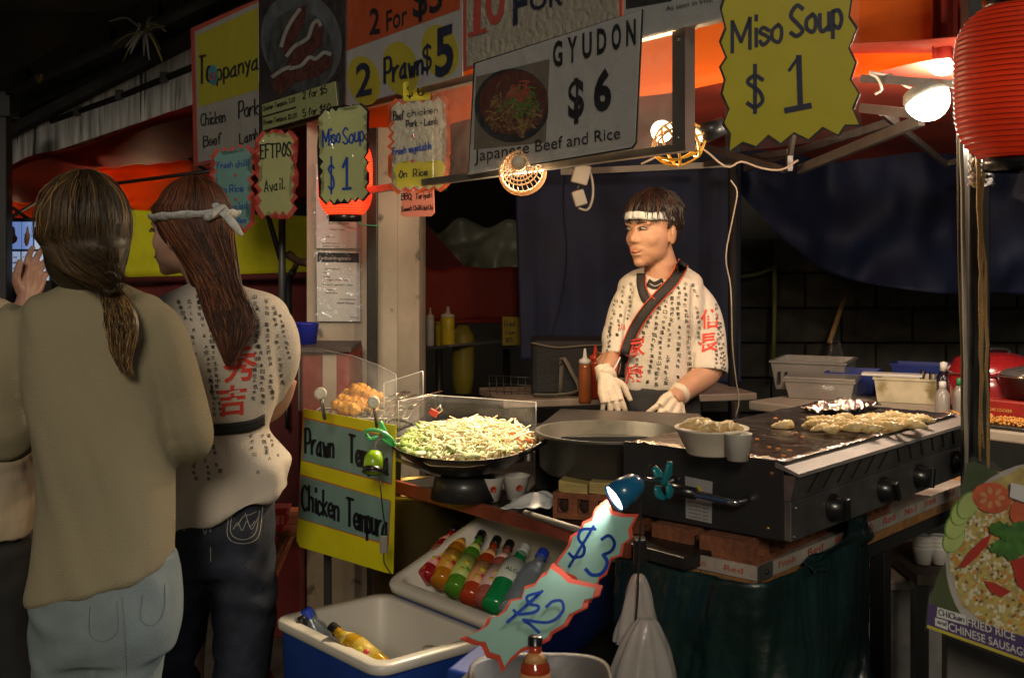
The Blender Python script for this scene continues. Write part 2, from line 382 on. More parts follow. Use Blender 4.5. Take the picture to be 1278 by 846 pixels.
pipe = thing('ceiling_pipe', 'long grey conduit pipe running under the dark ceiling with bits of tape tied on', 'pipe', P(120, 70, 6))
pp = [P(-20, 132, 7.8), P(120, 68, 7.2), P(215, 22, 6.8), P(330, -36, 6.4)]
obj('conduit', MB().tube(pp, .035, 10), mat('grey_conduit', (.09, .09, .09), .5, var=.3), pipe)
obj('conduit', MB().tube([p+V((.05, .1, -.09)) for p in pp], .03, 8), mat('dark_conduit', (.04, .04, .04), .6), pipe)
for t in (.15, .45, .62, .8):
    q = pp[0].lerp(pp[3], t); q = P(-20+350*t, 132-168*t+2, 7.8-1.4*t); obj('bracket', MB().box(q-V((.02, .05, .02)), q+V((.02, .05, .12))), M_blackmat, pipe)
p2 = thing('thin_pipe', 'thin black pipe fixed along the face of the concrete beam', 'pipe', P(160, 120, 5.9))
A, B = P(65, 152, 7.68), P(246, 82, 6.9); obj('tube', MB().tube([A, A.lerp(B, .5)+V((0, 0, -.01)), B], .022, 8), M_blackmat, p2)
for t in (.2, .5, .8): q = A.lerp(B, t); obj('clip', MB().box(q-V((.025, .03, .03)), q+V((.025, .08, .03))), M_black, p2)
def shreds(px, py, Y, k, sp, cols, label):
    t = thing('tape_shreds', label, 'tape', P(px, py, Y), 'torn tape tied on the pipe'); c = P(px, py, Y-.05)
    for m_, kk in cols:
        mb = MB()
        for i in range(kk):
            a = random.uniform(0, 6.28); L_ = random.uniform(.4, 1)*sp; e = c+V((math.cos(a)*L_, random.uniform(-.1, .05), math.sin(a)*L_*.8-.04))
            mb.tube([c+V((random.uniform(-.03, .03), 0, random.uniform(-.02, .02))), c.lerp(e, .5)+V((0, 0, random.uniform(0, .05))), e], [.006, .01, .005], 4, sm=3, flat=.2)
        obj('strip', mb, m_, t)
mw = mat('white_tape', (.35, .35, .33), .4); my = mat('yellow_tape', (.35, .3, .06), .5)
shreds(180, 38, 6.7, 9, .22, ((mw, 11), (my, 5)), 'tangle of white and yellow tape tied on the pipe above the beam')
shreds(52, 100, 7.3, 3, .12, ((my, 3),), 'small yellow scrap of tape hanging on the far end of the pipe')
pl_ = thing('dark_post', 'dark steel post at the left edge of the picture', 'post', P(2, 520, 6.9)*1)
pl_.location.z = 0; OFF[pl_.name] = V(pl_.location)
a = P(-14, 300, 7); b_ = P(12, 300, 7)
obj('post', MB().box((a.x, 6.95, 0), (b_.x, 7.05, 2.45), bev=.01), mat('dark_post', (.03, .03, .035), .6), pl_)
obj('bracket', MB().box((a.x-.02, 6.93, 2.3), (b_.x+.03, 7.08, 2.42)), M_black, pl_)

# =============== NEIGHBOUR STALL, LEFT ===============
m_rc = mat('red_canopy', (.42, .035, .015), .75, var=.25, sc=4, bp=.15, bs=8, tl=.5)
m_oc = mat('orange_canopy', (.85, .19, .012), .7, var=.15, sc=3, bp=.15, bs=7, tl=.55)
nc = thing('red_canopy', 'red canopy roof of the neighbouring stall under the concrete beam', 'canopy', P(200, 200, 7))
def wav(a, b, c, d, amp=.03, fr=6, droop=0, ax=V((0, -.5, .8))):
    def f(u, v):
        p = a.lerp(b, u).lerp(d.lerp(c, u), v); return p+ax*(amp*N((u*fr, v*fr*.4, a.x), 1)-droop*4*u*(1-u))
    return f
obj('roof', MB().sheet(wav(P(-60, 233, 8.2), P(440, 66, 6.15), P(440, 250, 8.5), P(-40, 268, 9.6), .05), 30, 12, .004), m_rc, nc)
obj('valance', MB().sheet(wav(P(120, 212, 8.0), P(240, 199, 7.7), P(240, 262, 7.7), P(120, 264, 8.0), .05), 24, 6, .004), m_oc, nc)
obj('valance', MB().sheet(wav(P(-60, 256, 9.0), P(66, 250, 8.8), P(66, 280, 8.8), P(-60, 284, 9.0), .04), 20, 6, .004), m_oc, nc)
for a, b in (((-10, 240), (50, 285)), ((50, 250), (-5, 282)), ((60, 240), (330, 205)), ((230, 195), (330, 262))):
    obj('truss_bar', MB().tube([P(*a, 7.8), P(*b, 7.3)], .012, 6), M_black, nc)
yb = thing('yellow_banner', 'plain bright yellow banner behind the women', 'banner', P(280, 350, 7))
obj('cloth', MB().sheet(wav(P(150, 260, 7.2), P(400, 268, 6.6), P(400, 342, 6.6), P(150, 350, 7.2), .03, 5), 30, 8, .004), mat('yellow_cloth', (.6, .56, .01), .6, var=.08, bp=.1, bs=9), yb)
obj('hem', MB().tube([P(150, 350, 7.18), P(280, 347, 6.88), P(400, 343, 6.58)], .02, 6), mat('dark_red_hem', (.1, .01, .01), .8), yb)
rb = obj('red_skirt', MB().sheet(wav(P(150, 352, 7.25), P(400, 344, 6.7), P(400, 640, 6.7), P(150, 660, 7.25), .06, 8), 36, 10, .004), mat('dark_red_cloth', (.12, .012, .012), .8, var=.3, sc=5), None, 'dark red cloth skirt hanging below the yellow banner', 'cloth')
# lit menu boards at the far left
mbz = thing('lit_menu_board', 'lit row of food photos and white menu panels at the left edge', 'menu board', P(25, 420, 7.2))
pl = Pl(P(0, 280, 7.3), P(60, 280, 7.2), P(0, 350, 7.3))
obj('housing', plate(MB(), pl, [(-40, 272), (64, 272), (64, 420), (-40, 420)], .06, -.01), M_blackmat, mbz)
ml = mat('lit_panel', (.5, .55, .62), .5, em=(.55, .7, 1), es=.42); ml2 = mat('lit_panel_blue', (.3, .4, .6), .5, em=(.25, .4, .9), es=.45)
for x0, x1 in ((-30, 4), (7, 25), (27, 40), (43, 60)):
    p_ = obj('photo_panel', plate(MB(), pl, [(x0, 277), (x1, 277), (x1, 311), (x0, 311)], .01), ml2 if x0 < 41 else ml, mbz)
    c = (x0+x1)/2
    obj('food_photo', plate(MB(), pl, circ(c, 297, (x1-x0)*.28, 9, 12, 0, .25), .001, .002), mat('photo_brown', (.28, .13, .08), .6), p_)
    obj('food_photo', plate(MB(), pl, circ(c+1, 290, (x1-x0)*.14, 7, 9, 0, .25), .001, .004), mat('photo_tan', (.4, .25, .16), .6), p_)
for x0, x1 in ((-30, 8), (12, 24), (27, 60)):
    p_ = obj('text_panel', plate(MB(), pl, [(x0, 314), (x1, 314), (x1, 350), (x0, 350)], .01), ml, mbz)
    t = MB()
    for k in range(4): stroke_text(t, pl, 'noodle' if k % 2 else 'rice', (x0+2, 322+k*7), (x0+9, 322+k*7), 3, .5, .002)
    obj('lettering', t, M_inkb, p_)
# bulb giving the neighbouring canopy its glow
def bulb(name, label, pos, r, power, col, es, parts=True, soft=None):
    t = thing(name, label, 'lamp', pos)
    obj('glass', MB().ell(pos, (r, r, r*1.2)), mat('lit_bulb_%d' % int(es*10), col, .3, em=col, es=es, bp=0, var=0), t)
    obj('socket', MB().lathe([(r*.5, r), (r*.5, r*2.2), (.001, r*2.2)], Matrix.Translation(pos), 12), M_black, t)
    l = bpy.data.lights.new(name+'_light', 'POINT'); l.energy = power; l.color = col; l.shadow_soft_size = soft or r*1.05
    o = link(bpy.data.objects.new(name+'_light', l)); o.parent = t; o.matrix_parent_inverse = Matrix.Translation(-V(pos)); o.location = pos; return t
bulb('hanging_bulb', 'bare bulb hidden under the neighbouring red canopy', P(178, 236, 8.3), .04, 430, (1, .72, .4), 12)
bulb('hanging_bulb', 'bare bulb at the far end of the neighbouring red canopy', P(16, 258, 9.2), .04, 420, (1, .72, .4), 12)
# stand pole with hose and clamp
sp = thing('stand_pole', 'grey stand pole with a diagonal strut and gas hose beside the pillar', 'pole', (P(352, 300, 5.2).x, 5.2, 0))
obj('pole', MB().tube([P(352, 180, 5.2), P(352, 520, 5.2)], .016, 10), mat('grey_pole', (.13, .13, .12), .45, .4), sp)
obj('strut', MB().tube([P(334, 268, 5.2), P(352, 330, 5.2)], .012, 8), M_black, sp)
obj('clamp', MB().tube([P(387, 328, 4.9), P(372, 326, 5.0), P(361, 318, 5.1)], [.02, .016, .02], 8, sm=3), mat('rusty_clamp', (.12, .07, .04), .6, .5), sp)
obj('fitting', MB().tube([P(372, 326, 5.0), P(366, 338, 5.05)], .013, 8), mat('brass', (.6, .4, .15), .3, 1), sp)
obj('hose', MB().tube([P(366, 338, 5.05), P(360, 352, 5.1), P(360, 400, 5.12), P(358, 520, 5.12)], .016, 8, sm=4), M_black, sp)

# =============== PILLAR ===============
pil = MB(); Y0 = 4.62
x0, x1, x2 = P(383, 0, Y0).x, P(496, 0, Y0).x, P(526, 0, Y0+.22).x
pil.box((x0, Y0, 0), (x1, Y0+.45, 3.75)); pillar = struct('concrete_pillar', pil, M_conc)
rp = MB(); rp.hexa([V((x1-.004, Y0+.012, 0)), V((x2, Y0+.1, 0)), V((x2, Y0+.45, 0)), V((x1-.004, Y0+.45, 0))], [V((x1-.004, Y0+.012, 3.75)), V((x2, Y0+.1, 3.75)), V((x2, Y0+.45, 3.75)), V((x1-.004, Y0+.45, 3.75))])
struct('pillar_corner', rp, M_conc, pillar)
bp = thing('black_post', 'slim black steel post in front of the concrete pillar', 'post', (P(464, 0, 4.5).x, 4.5, 0))
obj('post', MB().box((P(458, 0, 4.5).x, 4.49, 0), (P(471, 0, 4.5).x, 4.53, 3.2), bev=.003), mat('dark_brown_steel', (.018, .016, .014), .4), bp)
obj('green_tie', MB().tube([P(437, 270, 4.47), P(447, 278, 4.47), P(457, 281, 4.47), P(473, 282, 4.47)], .003, 5, sm=3), mat('green_string', (.05, .4, .25), .5), bp)
def notice(lab, box, head, lines, sk=0):
    pl = Pl(P(390, 200, 4.6), P(450, 200, 4.6), P(390, 400, 4.605)); x0, y0, x1, y1 = box
    t = thing('notice', lab, 'notice', pl(x0, y1))
    obj('sheet', plate(MB(), pl, [(x0, y0), (x1, y0+1), (x1+1, y1), (x0+1, y1)], .001, .006), M_paper, t)
    obj('plastic_sleeve', plate(MB(), pl, [(x0-3, y0-3), (x1+3, y0-2), (x1+4, y1+3), (x0-2, y1+3)], .001, .012), M_wrap, t)
    if head: obj('header_bar', plate(MB(), pl, [(x0+1, y0+2), (x1-1, y0+3), (x1-1, y0+15), (x0+1, y0+14)], .0005, .007), M_ink, t)
    tm = MB(); tw = MB()
    for s, xa, ya, xb, h, wt in lines: font_text(tw if wt else tm, pl, s, (xa, ya), (xb, ya+.6), h, .0085)
    if tm.v: obj('lettering', tm, M_ink, t)
    if tw.v: obj('lettering', tw, M_paper, t)
notice('upper white certificate with a red stamp taped to the pillar', (394, 205, 449, 310), 0, [("Food", 408, 273, 424, 4, 0), ("Certificate", 410, 280, 436, 4, 0), ("issued to this stall", 412, 287, 430, 2, 0), ("valid until", 407, 296, 418, 2, 0), ("registered premises and", 402, 304, 424, 2, 0), ("conditions of hygiene", 402, 308, 424, 2, 0)])
notice('lower white certificate with a black header taped to the pillar', (395, 313, 449, 401), 1, [("Certificate of registration", 398, 324, 438, 4.2, 1), ("this is to certify that", 405, 336, 424, 2, 0), ("name", 404, 341, 411, 2, 0), ("premises", 404, 346, 412, 2, 0), ("is registered under", 405, 350, 436, 2, 0), ("food hygiene rules", 403, 356, 440, 2, 0), ("dated at", 408, 362, 419, 2, 0), ("council offices", 406, 366, 421, 2, 0), ("by the authorised officer", 424, 374, 444, 2, 0), ("Health Manager", 421, 379, 443, 2.6, 0), ("Authorised", 437, 397, 447, 3, 0)])
# neighbour stall seen between pillar and tarpaulin
rbn = thing('red_banner', 'dark red banner hanging across the stall behind, right of the pillar', 'banner', P(590, 400, 6.6))
obj('cloth', MB().sheet(wav(P(500, 336, 6.6), P(650, 334, 6.6), P(650, 400, 6.6), P(500, 402, 6.6), .03, 5), 24, 8, .005), mat('banner_red', (.32, .03, .02), .7, var=.2, sc=4), rbn)
obj('side_flap', plate(MB(), Pl(P(500, 250, 6.62), P(600, 250, 6.62), P(500, 340, 6.62)), [(500, 268), (522, 268), (590, 345), (500, 345)], .004), mat('banner_red_dark', (.12, .012, .01), .8), rbn)
obj('bottom_hem', MB().tube([P(500, 402, 6.58), P(650, 400, 6.58)], .014, 6), mat('banner_red', (0, 0, 0)), rbn)
obj('grey_tarpaulin', MB().sheet(wav(P(500, 282, 7.6), P(680, 276, 7.6), P(680, 335, 7.4), P(500, 338, 7.4), .12, 6, .02), 40, 14, .006), mat('grey_green_tarp', (.16, .16, .11), .4, var=.4, sc=4, bp=.4, bs=8, tl=.2), None, 'crumpled grey green tarpaulin above the dark red banner', 'tarpaulin')
nt_ = thing('neighbour_table', 'narrow dark table with a pale top behind the pillar', 'table', P(585, 560, 6.0))
obj('table_top', MB().hexa([P(505, 440, 6.4), P(560, 433, 5.9), P(648, 426, 6.6), P(590, 424, 7)], [P(505, 437, 6.4), P(560, 430, 5.9), P(648, 423, 6.6), P(590, 421, 7)]), mat('pale_top', (.2, .2, .2), .4), nt_)
for x, y in ((522, 5.95), (548, 5.95), (632, 6.5)): obj('leg', MB().tube([P(x, 436, y), P(x, 600, y)], .02, 6), M_black, nt_)
def sqz(px, py, Y, h, r, c1, c2, lab, cat='sauce bottle', grp=None, nozzle=1):
    o = P(px, py, Y); t = thing('sauce_bottle', lab, cat, o, grp)
    T = Matrix.Translation(o); obj('body', MB().lathe([(r*.9, 0), (r, .01), (r, h*.66), (r*.92, h*.72)], T, 16), c1, t)
    obj('cap', MB().lathe([(r, h*.725), (r*.95, h*.79), (r*.35, h*.83), (r*.16, h), (.001, h)], T, 14), c2, t); return t
mY = mat('mustard_plastic', (.65, .5, .02), .4); mR = mat('red_sauce', (.35, .04, .01), .3, coat=.3); mW = mat('pale_nozzle', (.6, .55, .4), .4); mS = mat('soy_liquid', (.25, .07, .02), .25, coat=.4)
mRc = mat('red_nozzle', (.55, .05, .02), .4)
sqz(552, 432, 6.05, .16, .035, mY, mY, 'yellow squeeze bottle on the far table, left one')
sqz(559, 431, 5.98, .2, .035, mY, mW, 'yellow squeeze bottle with a pale nozzle on the far table')
sqz(537, 432, 6.0, .2, .02, mat('white_tube', (.5, .5, .5), .4), mW, 'tall thin white bottle on the far table beside the dark leg')
yn = thing('yellow_notice', 'handwritten yellow notice hanging beside the blue tarpaulin', 'notice', P(635, 430, 6.2))
pl = Pl(P(620, 396, 6.2), P(660, 396, 6.2), P(620, 430, 6.2))
obj('card', plate(MB(), pl, [(627, 395), (660, 396), (660, 430), (627, 431)], .002), mat('yellow_notice', (.5, .38, .02), .6), yn)
t = MB(); stroke_text(t, pl, "Fried", (630, 408), (642, 407), 7, .9); stroke_text(t, pl, "rice", (631, 418), (642, 417), 6, .9); stroke_text(t, pl, "$5", (631, 427), (640, 426), 5, .9); obj('lettering', t, M_ink, yn)
ytub = obj('yellow_jug', MB().lathe([(.05, 0), (.06, .1), (.06, .3), (.03, .36)], Matrix.Translation(P(578, 490, 6.2)), 14), mat('dull_yellow', (.3, .25, .03), .5), None, 'dull yellow jug in the shadow under the far table', 'jug')
# =============== TARPAULINS, BLOCK WALL ===============
m_tarp = mat('blue_tarp', (.0048, .0105, .044), .72, var=.35, sc=5, bp=.4, bs=9)
def fold(amp, fr, seed):
    return lambda u, v: V((0, amp*(N((u*fr, v*1.2, seed), 1)+.5*N((u*fr*2.3, v*3, seed+4), 1)), 0))
t1 = thing('blue_tarpaulin', 'blue tarpaulin hanging directly behind the cook', 'tarpaulin', P(780, 470, 5.3)); fd = fold(.035, 4, 1)
obj('sheet', MB().sheet(lambda u, v: P(640+285*u+(10*v if u < .2 else 0)*(1-u*5), 150+v*(330-(30 if u < .1 else 0)), 5.3)+fd(u, v), 80, 60, .003), m_tarp, t1)
obj('seam', MB().tube([P(x, y, 5.3)+fd((x-640)/285, (y-150)/330)-V((0, .012, 0)) for x, y in ((706, 200), (704, 260), (708, 320), (700, 380), (684, 430))], .004, 5, sm=3), mat('tarp_seam', (.01, .01, .03), .6), t1)
for x, y in ((651, 328), (898, 305)):
    q = P(x, y, 5.28)+fd((x-640)/285, (y-150)/330); obj('eyelet', MB().lathe([(.008, -.002), (.013, 0), (.008, .003)], zframe(q-V((0, .01, 0)), (0, -1, 0)), 10), M_chrome, t1)
t2 = thing('blue_tarpaulin', 'wide dark blue tarpaulin sagging behind the right side of the stall', 'tarpaulin', P(1100, 360, 5.4)); fe = fold(.1, 6, 9)
def t2f(u, v):
    x = 912+520*u; bot = 225+160*(1-math.exp(-u*5.5))*(1-.12*u)
    return P(x, 150+v*(bot-150), 5.45)+fe(u, v)*1.3+V((0, .06*math.sin((u*3+v*2)*5)*v, 0))
obj('sheet', MB().sheet(t2f, 90, 40, .003), m_tarp, t2)
# block wall behind
bw = struct('block_wall', MB().box((P(915, 0, 6.5).x, 6.56, 0), (P(1480, 0, 6.5).x, 6.9, 2.2)), mat('wall_mortar', (.03, .028, .024), .9))
mblk = [mat('block_a', (.045, .042, .034), .9, var=.4, sc=8, bp=.4), mat('block_b', (.036, .034, .028), .9, var=.4, sc=8, bp=.4)]
bx = MB().box((0, 0, 0), (.385, .06, .185), bev=.006); bme = [meshof('block', bx, m) for m in mblk]
xl = P(918, 0, 6.5).x
for r in range(8):
    for c in range(8):
        x = xl+c*.395-(.19 if r % 2 else 0)
        if r < 3 or x+.385 > 4.2: continue
        o = link(bpy.data.objects.new('block', bme[(r*3+c*2) % 2])); o.parent = bw; o.matrix_parent_inverse = Matrix.Translation(-OFF[bw.name]); o.location = (x, 6.5+random.uniform(-.004, .004), .01+r*.195)
obj('wall_pipe', MB().tube([P(918, 346, 6.3), P(945, 342, 6.3), P(962, 336, 6.3), P(967, 344, 6.3), P(965, 470, 6.3)], .012, 8, sm=3), mat('dull_green_pipe', (.12, .13, .03), .5), None, 'thin yellowish green pipe bent down the dark wall behind the stall', 'pipe')
obj('broom_handle', MB().tube([P(1035, 428, 5.9), P(1057, 362, 6.2)], .013, 8), mat('bamboo', (.3, .17, .06), .6), None, 'wooden broom handle leaning against the dark block wall', 'broom')
# =============== OWN CANOPY ===============
cn = thing('orange_canopy', 'orange and red canopy over the food stall', 'canopy', P(1000, 150, 4))
obj('valance', MB().sheet(wav(P(436, -260, 4.42), P(1196, -260, 3.25), P(1196, 72, 3.25), P(436, 168, 4.42), .05, 7), 60, 20, .004), m_oc, cn)
m_roof = mat('canopy_under', (.33, .035, .015), .75, var=.3, sc=3, bp=.15, bs=7)
obj('roof', MB().sheet(wav(P(430, 128, 5.15), P(1420, 20, 2.75), P(1420, 192, 5.5), P(430, 222, 6.1), .04, 6), 50, 24, .004), m_roof, cn)
obj('corner_flap', MB().sheet(lambda u, v: P(1163+34*u, -40+v*(112+4*u), 3.2)+V((0, .02*math.sin(u*9), 0)), 10, 12, .004), m_rc, cn)
obj('side_valance', MB().sheet(wav(P(1194, -60, 3.25), P(1460, -140, 2.6), P(1460, 40, 2.6), P(1194, 95, 3.25), .04, 7), 24, 12, .004), m_rc, cn)
m_bar = mat('truss_grey', (.13, .12, .11), .4, .6)
for a, b, Y0, Y1, r in (((1075, 98), (1205, 106), 3.35, 3.15, .011), ((998, 212), (1150, 150), 4.2, 3.3, .016), ((984, 206), (995, 140), 4.2, 4.1, .012), ((880, 205), (984, 190), 4.9, 4.3, .012), ((860, 178), (980, 212), 4.8, 4.2, .012),
                        ((1075, 135), (1140, 142), 3.6, 3.4, .014), ((1100, 140), (1180, 205), 3.7, 4.6, .012), ((1180, 205), (1290, 175), 4.8, 4.4, .011), ((930, 210), (1120, 150), 4.9, 4.0, .014), ((700, 215), (912, 205), 5.0, 4.9, .013), ((985, 195), (985, 214), 4.18, 4.18, .016)):
    A, B = P(*a, Y0), P(*b, Y1); d = (B-A).normalized(); M_ = zframe(A, d, (0, 0, 1)) if abs(d.z) < .9 else zframe(A, d)
    obj('truss_bar', MB().box((-r*.6, -r, 0), (r*.6, r, (B-A).length), M_), m_bar, cn)
obj('cable', MB().tube([P(x, y, 4.1) for x, y in ((800, 205), (862, 180), (905, 208), (925, 202), (950, 210), (975, 212), (996, 200))], .004, 5, sm=4), M_cord, cn)
obj('cable', MB().tube([P(x, y, 4.05) for x, y in ((912, 225), (920, 240), (915, 270), (906, 320), (912, 360), (914, 430), (918, 470), (922, 500), (918, 520))], .0026, 5, sm=4), M_cord, cn)
obj('post', MB().tube([P(915, 120, 5.0), P(915, 560, 5.0)], .022, 8), M_blackmat, cn)
for pts in (((1085, 92), (1095, 98), (1100, 112), (1092, 118)), ((1110, 92), (1130, 108), (1150, 112), (1165, 118)), ((1085, 90), (1120, 96), (1140, 99))):
    obj('wire', MB().tube([P(x, y, 3.3) for x, y in pts], .004, 5, sm=3), mat('white_wire', (.5, .45, .38), .5), cn)
# =============== LAMPS ===============
WARM = (1, .71, .4); LW = (1, .84, .63)
def dome(lab, px, py, Y, r, tilt, power, es, mname):
    c = P(px, py, Y); t = thing('bulkhead_lamp', lab, 'lamp', c, 'white domed lamps under the canopy'); z = V((math.sin(tilt)*.9, -.35, -math.cos(tilt))).normalized(); Mx = zframe(c, z, (1, 0, 0))
    obj('dome', MB().lathe([(r*math.cos(a), r*math.sin(a)) for a in [k*math.pi/2/8 for k in range(9)]], Mx, 24), mat(mname, LW, .3, em=LW, es=es, bp=0, var=0), t)
    obj('base', MB().lathe([(.001, -.03), (r*.9, -.03), (r*1.02, -.015), (r*1.02, -.002), (.001, -.002)], Mx, 24), mat('lamp_base', (.5, .48, .42), .5), t)
    l = bpy.data.lights.new('dome_light', 'POINT'); l.energy = power; l.color = LW; l.shadow_soft_size = .06; o = link(bpy.data.objects.new('dome_light', l)); o.parent = t; o.matrix_parent_inverse = Matrix.Translation(-c); o.location = c+z*(r+.03)
dome('round white lamp shining at full brightness beside the red lantern', 1157, 124, 3.05, .058, .35, 15, 14, 'lit_dome')
dome('round white lamp half hidden above the brighter one', 1176, 74, 3.5, .05, .1, 28, 10, 'lit_dome_b')
# caged yellow work lamp behind the sign board
c = P(874, 168, 3.2); wl = thing('work_lamp', 'yellow caged work lamp beside the end of the sign board', 'lamp', c)
mcy = mat('cage_yellow', (.75, .4, .03), .4); ax_ = V((-.75, -.1, -.3)).normalized()
M_ = zframe(c, ax_, (0, 0, 1))
obj('housing', MB().lathe([(.001, -.07), (.025, -.07), (.03, 0), (.001, 0)], M_, 14), M_black, wl)
for k in range(8):
    a = k*math.pi/4; obj('cage_wire', MB().tube([M_ @ V((math.cos(a)*r, math.sin(a)*r, z)) for r, z in ((.03, 0), (.055, .03), (.058, .09), (.03, .13), (.004, .14))], .003, 5, sm=3), mcy, wl)
for z, r in ((.03, .055), (.09, .058)): obj('cage_ring', MB().tube([M_ @ V((math.cos(k*.3927)*r, math.sin(k*.3927)*r, z)) for k in range(17)], .004, 5), mcy, wl)
bp_ = P(826, 164, 3.35); obj('bulb', MB().ell(bp_, (.032, .032, .032)), mat('hot_bulb', WARM, .3, em=(1, .8, .5), es=4, bp=0, var=0), wl)
l = bpy.data.lights.new('work_lamp_light', 'POINT'); l.energy = 11; l.color = WARM; l.shadow_soft_size = .05; o = link(bpy.data.objects.new('work_lamp_light', l)); o.parent = wl; o.matrix_parent_inverse = Matrix.Translation(-c); o.location = bp_+V((-.0, .0, -.06))
# wicker shade lamp over the wok
c = P(651, 222, 3.25); wk = thing('wicker_lamp', 'round woven wicker lamp shade glowing below the sign board', 'lamp', c)
Mx = zframe(c+V((.0, -.02, .02)), V((.15, .82, -.25)), (0, 0, 1)); R = .062; mwk = mat('wicker', (.62, .45, .28), .6, tl=.3)
for k in range(26):
    a = k*2*math.pi/26; obj('rib', MB().tube([Mx @ V((math.cos(a)*r, math.sin(a)*r, z)) for r, z in ((.012, -.045), (.035, -.036), (R*.9, -.012), (R, .012))], .0017, 4, sm=2), mwk, wk)
for r, z in ((.022, -.042), (.032, -.037), (.042, -.03), (.051, -.02), (R, .012), (R+.002, .02)): obj('hoop', MB().tube([Mx @ V((math.cos(j*math.pi/14)*r, math.sin(j*math.pi/14)*r, z)) for j in range(29)], .002 if r < R else .005, 5), mwk, wk)
obj('hub', MB().lathe([(.001, -.075), (.016, -.07), (.02, -.05), (.012, -.04), (.001, -.04)], Mx, 12), mat('cream_hub', (.6, .5, .38), .5), wk)
obj('bulb', MB().ell(Mx @ V((0, 0, -.012)), (.014, .014, .014)), mat('lit_wicker_bulb', WARM, .3, em=(1, .75, .42), es=4, bp=0, var=0), wk)
l = bpy.data.lights.new('wicker_spot', 'SPOT'); l.energy = 72; l.color = (1, .8, .52); l.spot_size = math.radians(62); l.spot_blend = .9; l.shadow_soft_size = .04; o = link(bpy.data.objects.new('wicker_spot', l)); o.parent = wk; o.matrix_parent_inverse = Matrix.Translation(-c); q_ = Mx @ V((0, 0, .09)); o.matrix_basis = zframe(q_, q_-P(580, 545, 3.02))
l = bpy.data.lights.new('wicker_light', 'POINT'); l.energy = 20; l.color = (1, .76, .47); l.shadow_soft_size = .04; o = link(bpy.data.objects.new('wicker_light', l)); o.parent = wk; o.matrix_parent_inverse = Matrix.Translation(-c); o.location = Mx @ V((0, -.0, .09))
# hanging plug adaptor
pg = thing('plug_adaptor', 'pale power plug and looped flex hanging from the canopy behind the sign board', 'plug', P(728, 262, 4.4)); mp_ = mat('old_plug', (.3, .27, .22), .5)
obj('plug', MB().box((-.032, -.025, -.075), (.032, .025, 0), Matrix.Translation(P(728, 206, 4.4)) @ Matrix.Rotation(.25, 4, 'Y'), .006), mp_, pg)
obj('plug', MB().box((-.024, -.02, -.06), (.024, .02, 0), Matrix.Translation(P(720, 238, 4.4)) @ Matrix.Rotation(-.3, 4, 'Y'), .006), mp_, pg); obj('flex', MB().tube([P(724, 228, 4.4), P(721, 234, 4.4), P(720, 240, 4.4)], .006, 6), M_black, pg)
obj('flex', MB().tube([P(x, y, 4.4) for x, y in ((722, 260), (733, 262), (739, 250), (740, 232), (736, 214), (728, 205))], .005, 6, sm=4), mp_, pg)
# =============== SIGNS ===============
BC = 3062.0
def bY(px): return BC/(px+280)
def bpl(off=0, tilt=0):
    a, b, c = P(300, 100, bY(300)), P(854, 100, bY(854)), P(854, 100, bY(854))+V((0, tilt, -1))
    d = V((-.844, -.536, 0))*off; return Pl(a+d, b+d, c+d)
board = bpl()
fr = thing('sign_board', 'long metal sign frame with a hazy clear panel above the counter', 'sign frame', board(600, 220))
def strip(a, b, wpx, dep, m, nm, off=0): return obj(nm, plate(MB(), board, [a, b, (b[0], b[1]+wpx[1]), (a[0], a[1]+wpx[0])], dep, off), m, fr)
m_alu = mat('aluminium', (.42, .38, .33), .4, .8, var=.15, sc=8, bp=.05)
strip((320, 160), (903, 14), (9, 9), .03, m_alu, 'upper_rail')
strip((438, 236), (856, 178), (8, 10), .03, m_alu, 'lower_rail')
obj('end_rail', plate(MB(), board, [(839, 40), (855, 35), (855, 187), (839, 180)], .03, .002), m_alu, fr)
obj('clear_panel', plate(MB(), board, [(540, 112), (840, 36), (840, 180), (540, 222)], .003, -.012), clearmat('hazy_panel', haze=.08, gl=.3, rough=.22, hz=(.9, .8, .7), bs=8, bp=.3), fr)
for x, y in ((847, 50), (847, 172)): obj('screw', MB().lathe([(.004, 0), (.003, .003), (.001, .003)], zframe(board(x, y, .003), board.n), 8), M_chrome, fr)
def sign(name, lab, pl, outl, m, border=None, bm=None, wrap=None, cat='sign', grp=None, th=.003, wm=None):
    ys = max(p[1] for p in outl); xs = sum(p[0] for p in outl)/len(outl); t = thing(name, lab, cat, pl(xs, ys), grp)
    if border: obj('border', plate(MB(), pl, border, th, -.001), bm or M_redc, t)
    obj('card', plate(MB(), pl, outl, th, .0005), m, t)
    if wrap: obj('plastic_wrap', plate(MB(), pl, wrap, .0008, .006), wm or M_wrap, t)
    return t
def write(t, pl, items, m=M_ink, off=.0018):
    mb = MB()
    for it in items: stroke_text(mb, pl, *it, off)
    obj('lettering', mb, m, t)
# Teppanyaki
q = bpl(.02)
t = sign('menu_sign', 'tall yellow and white menu sign, leftmost on the board, headed Teppanya in black marker', q, [(243, 40), (322, 3), (322, 188), (247, 203)], M_white, [(238, 36), (322, -1), (322, 192), (242, 208)], M_redc, [(237, 36), (323, -2), (325, 196), (243, 210)])
flat('yellow_panel', q, [(245, 45), (322, 10), (322, 112), (248, 134)], M_yel, t, .001, .0005)
write(t, q, [("Te", (249, 104), (263, 101), 34, 3), ("ppanya", (271, 101), (322, 86), 22, 2.4), ("Chicken", (251, 158), (281, 152), 15, 1.6), ("Pork", (298, 148), (322, 143), 20, 2), ("Beef", (254, 184), (276, 179), 13, 1.6), ("Lamb", (299, 180), (322, 173), 13, 1.6)])
flat('letter_spot', q, circ(266, 94, 6, 13, 16), mat('teal_letter', (.05, .3, .38), .5), t, .0019, .0005)
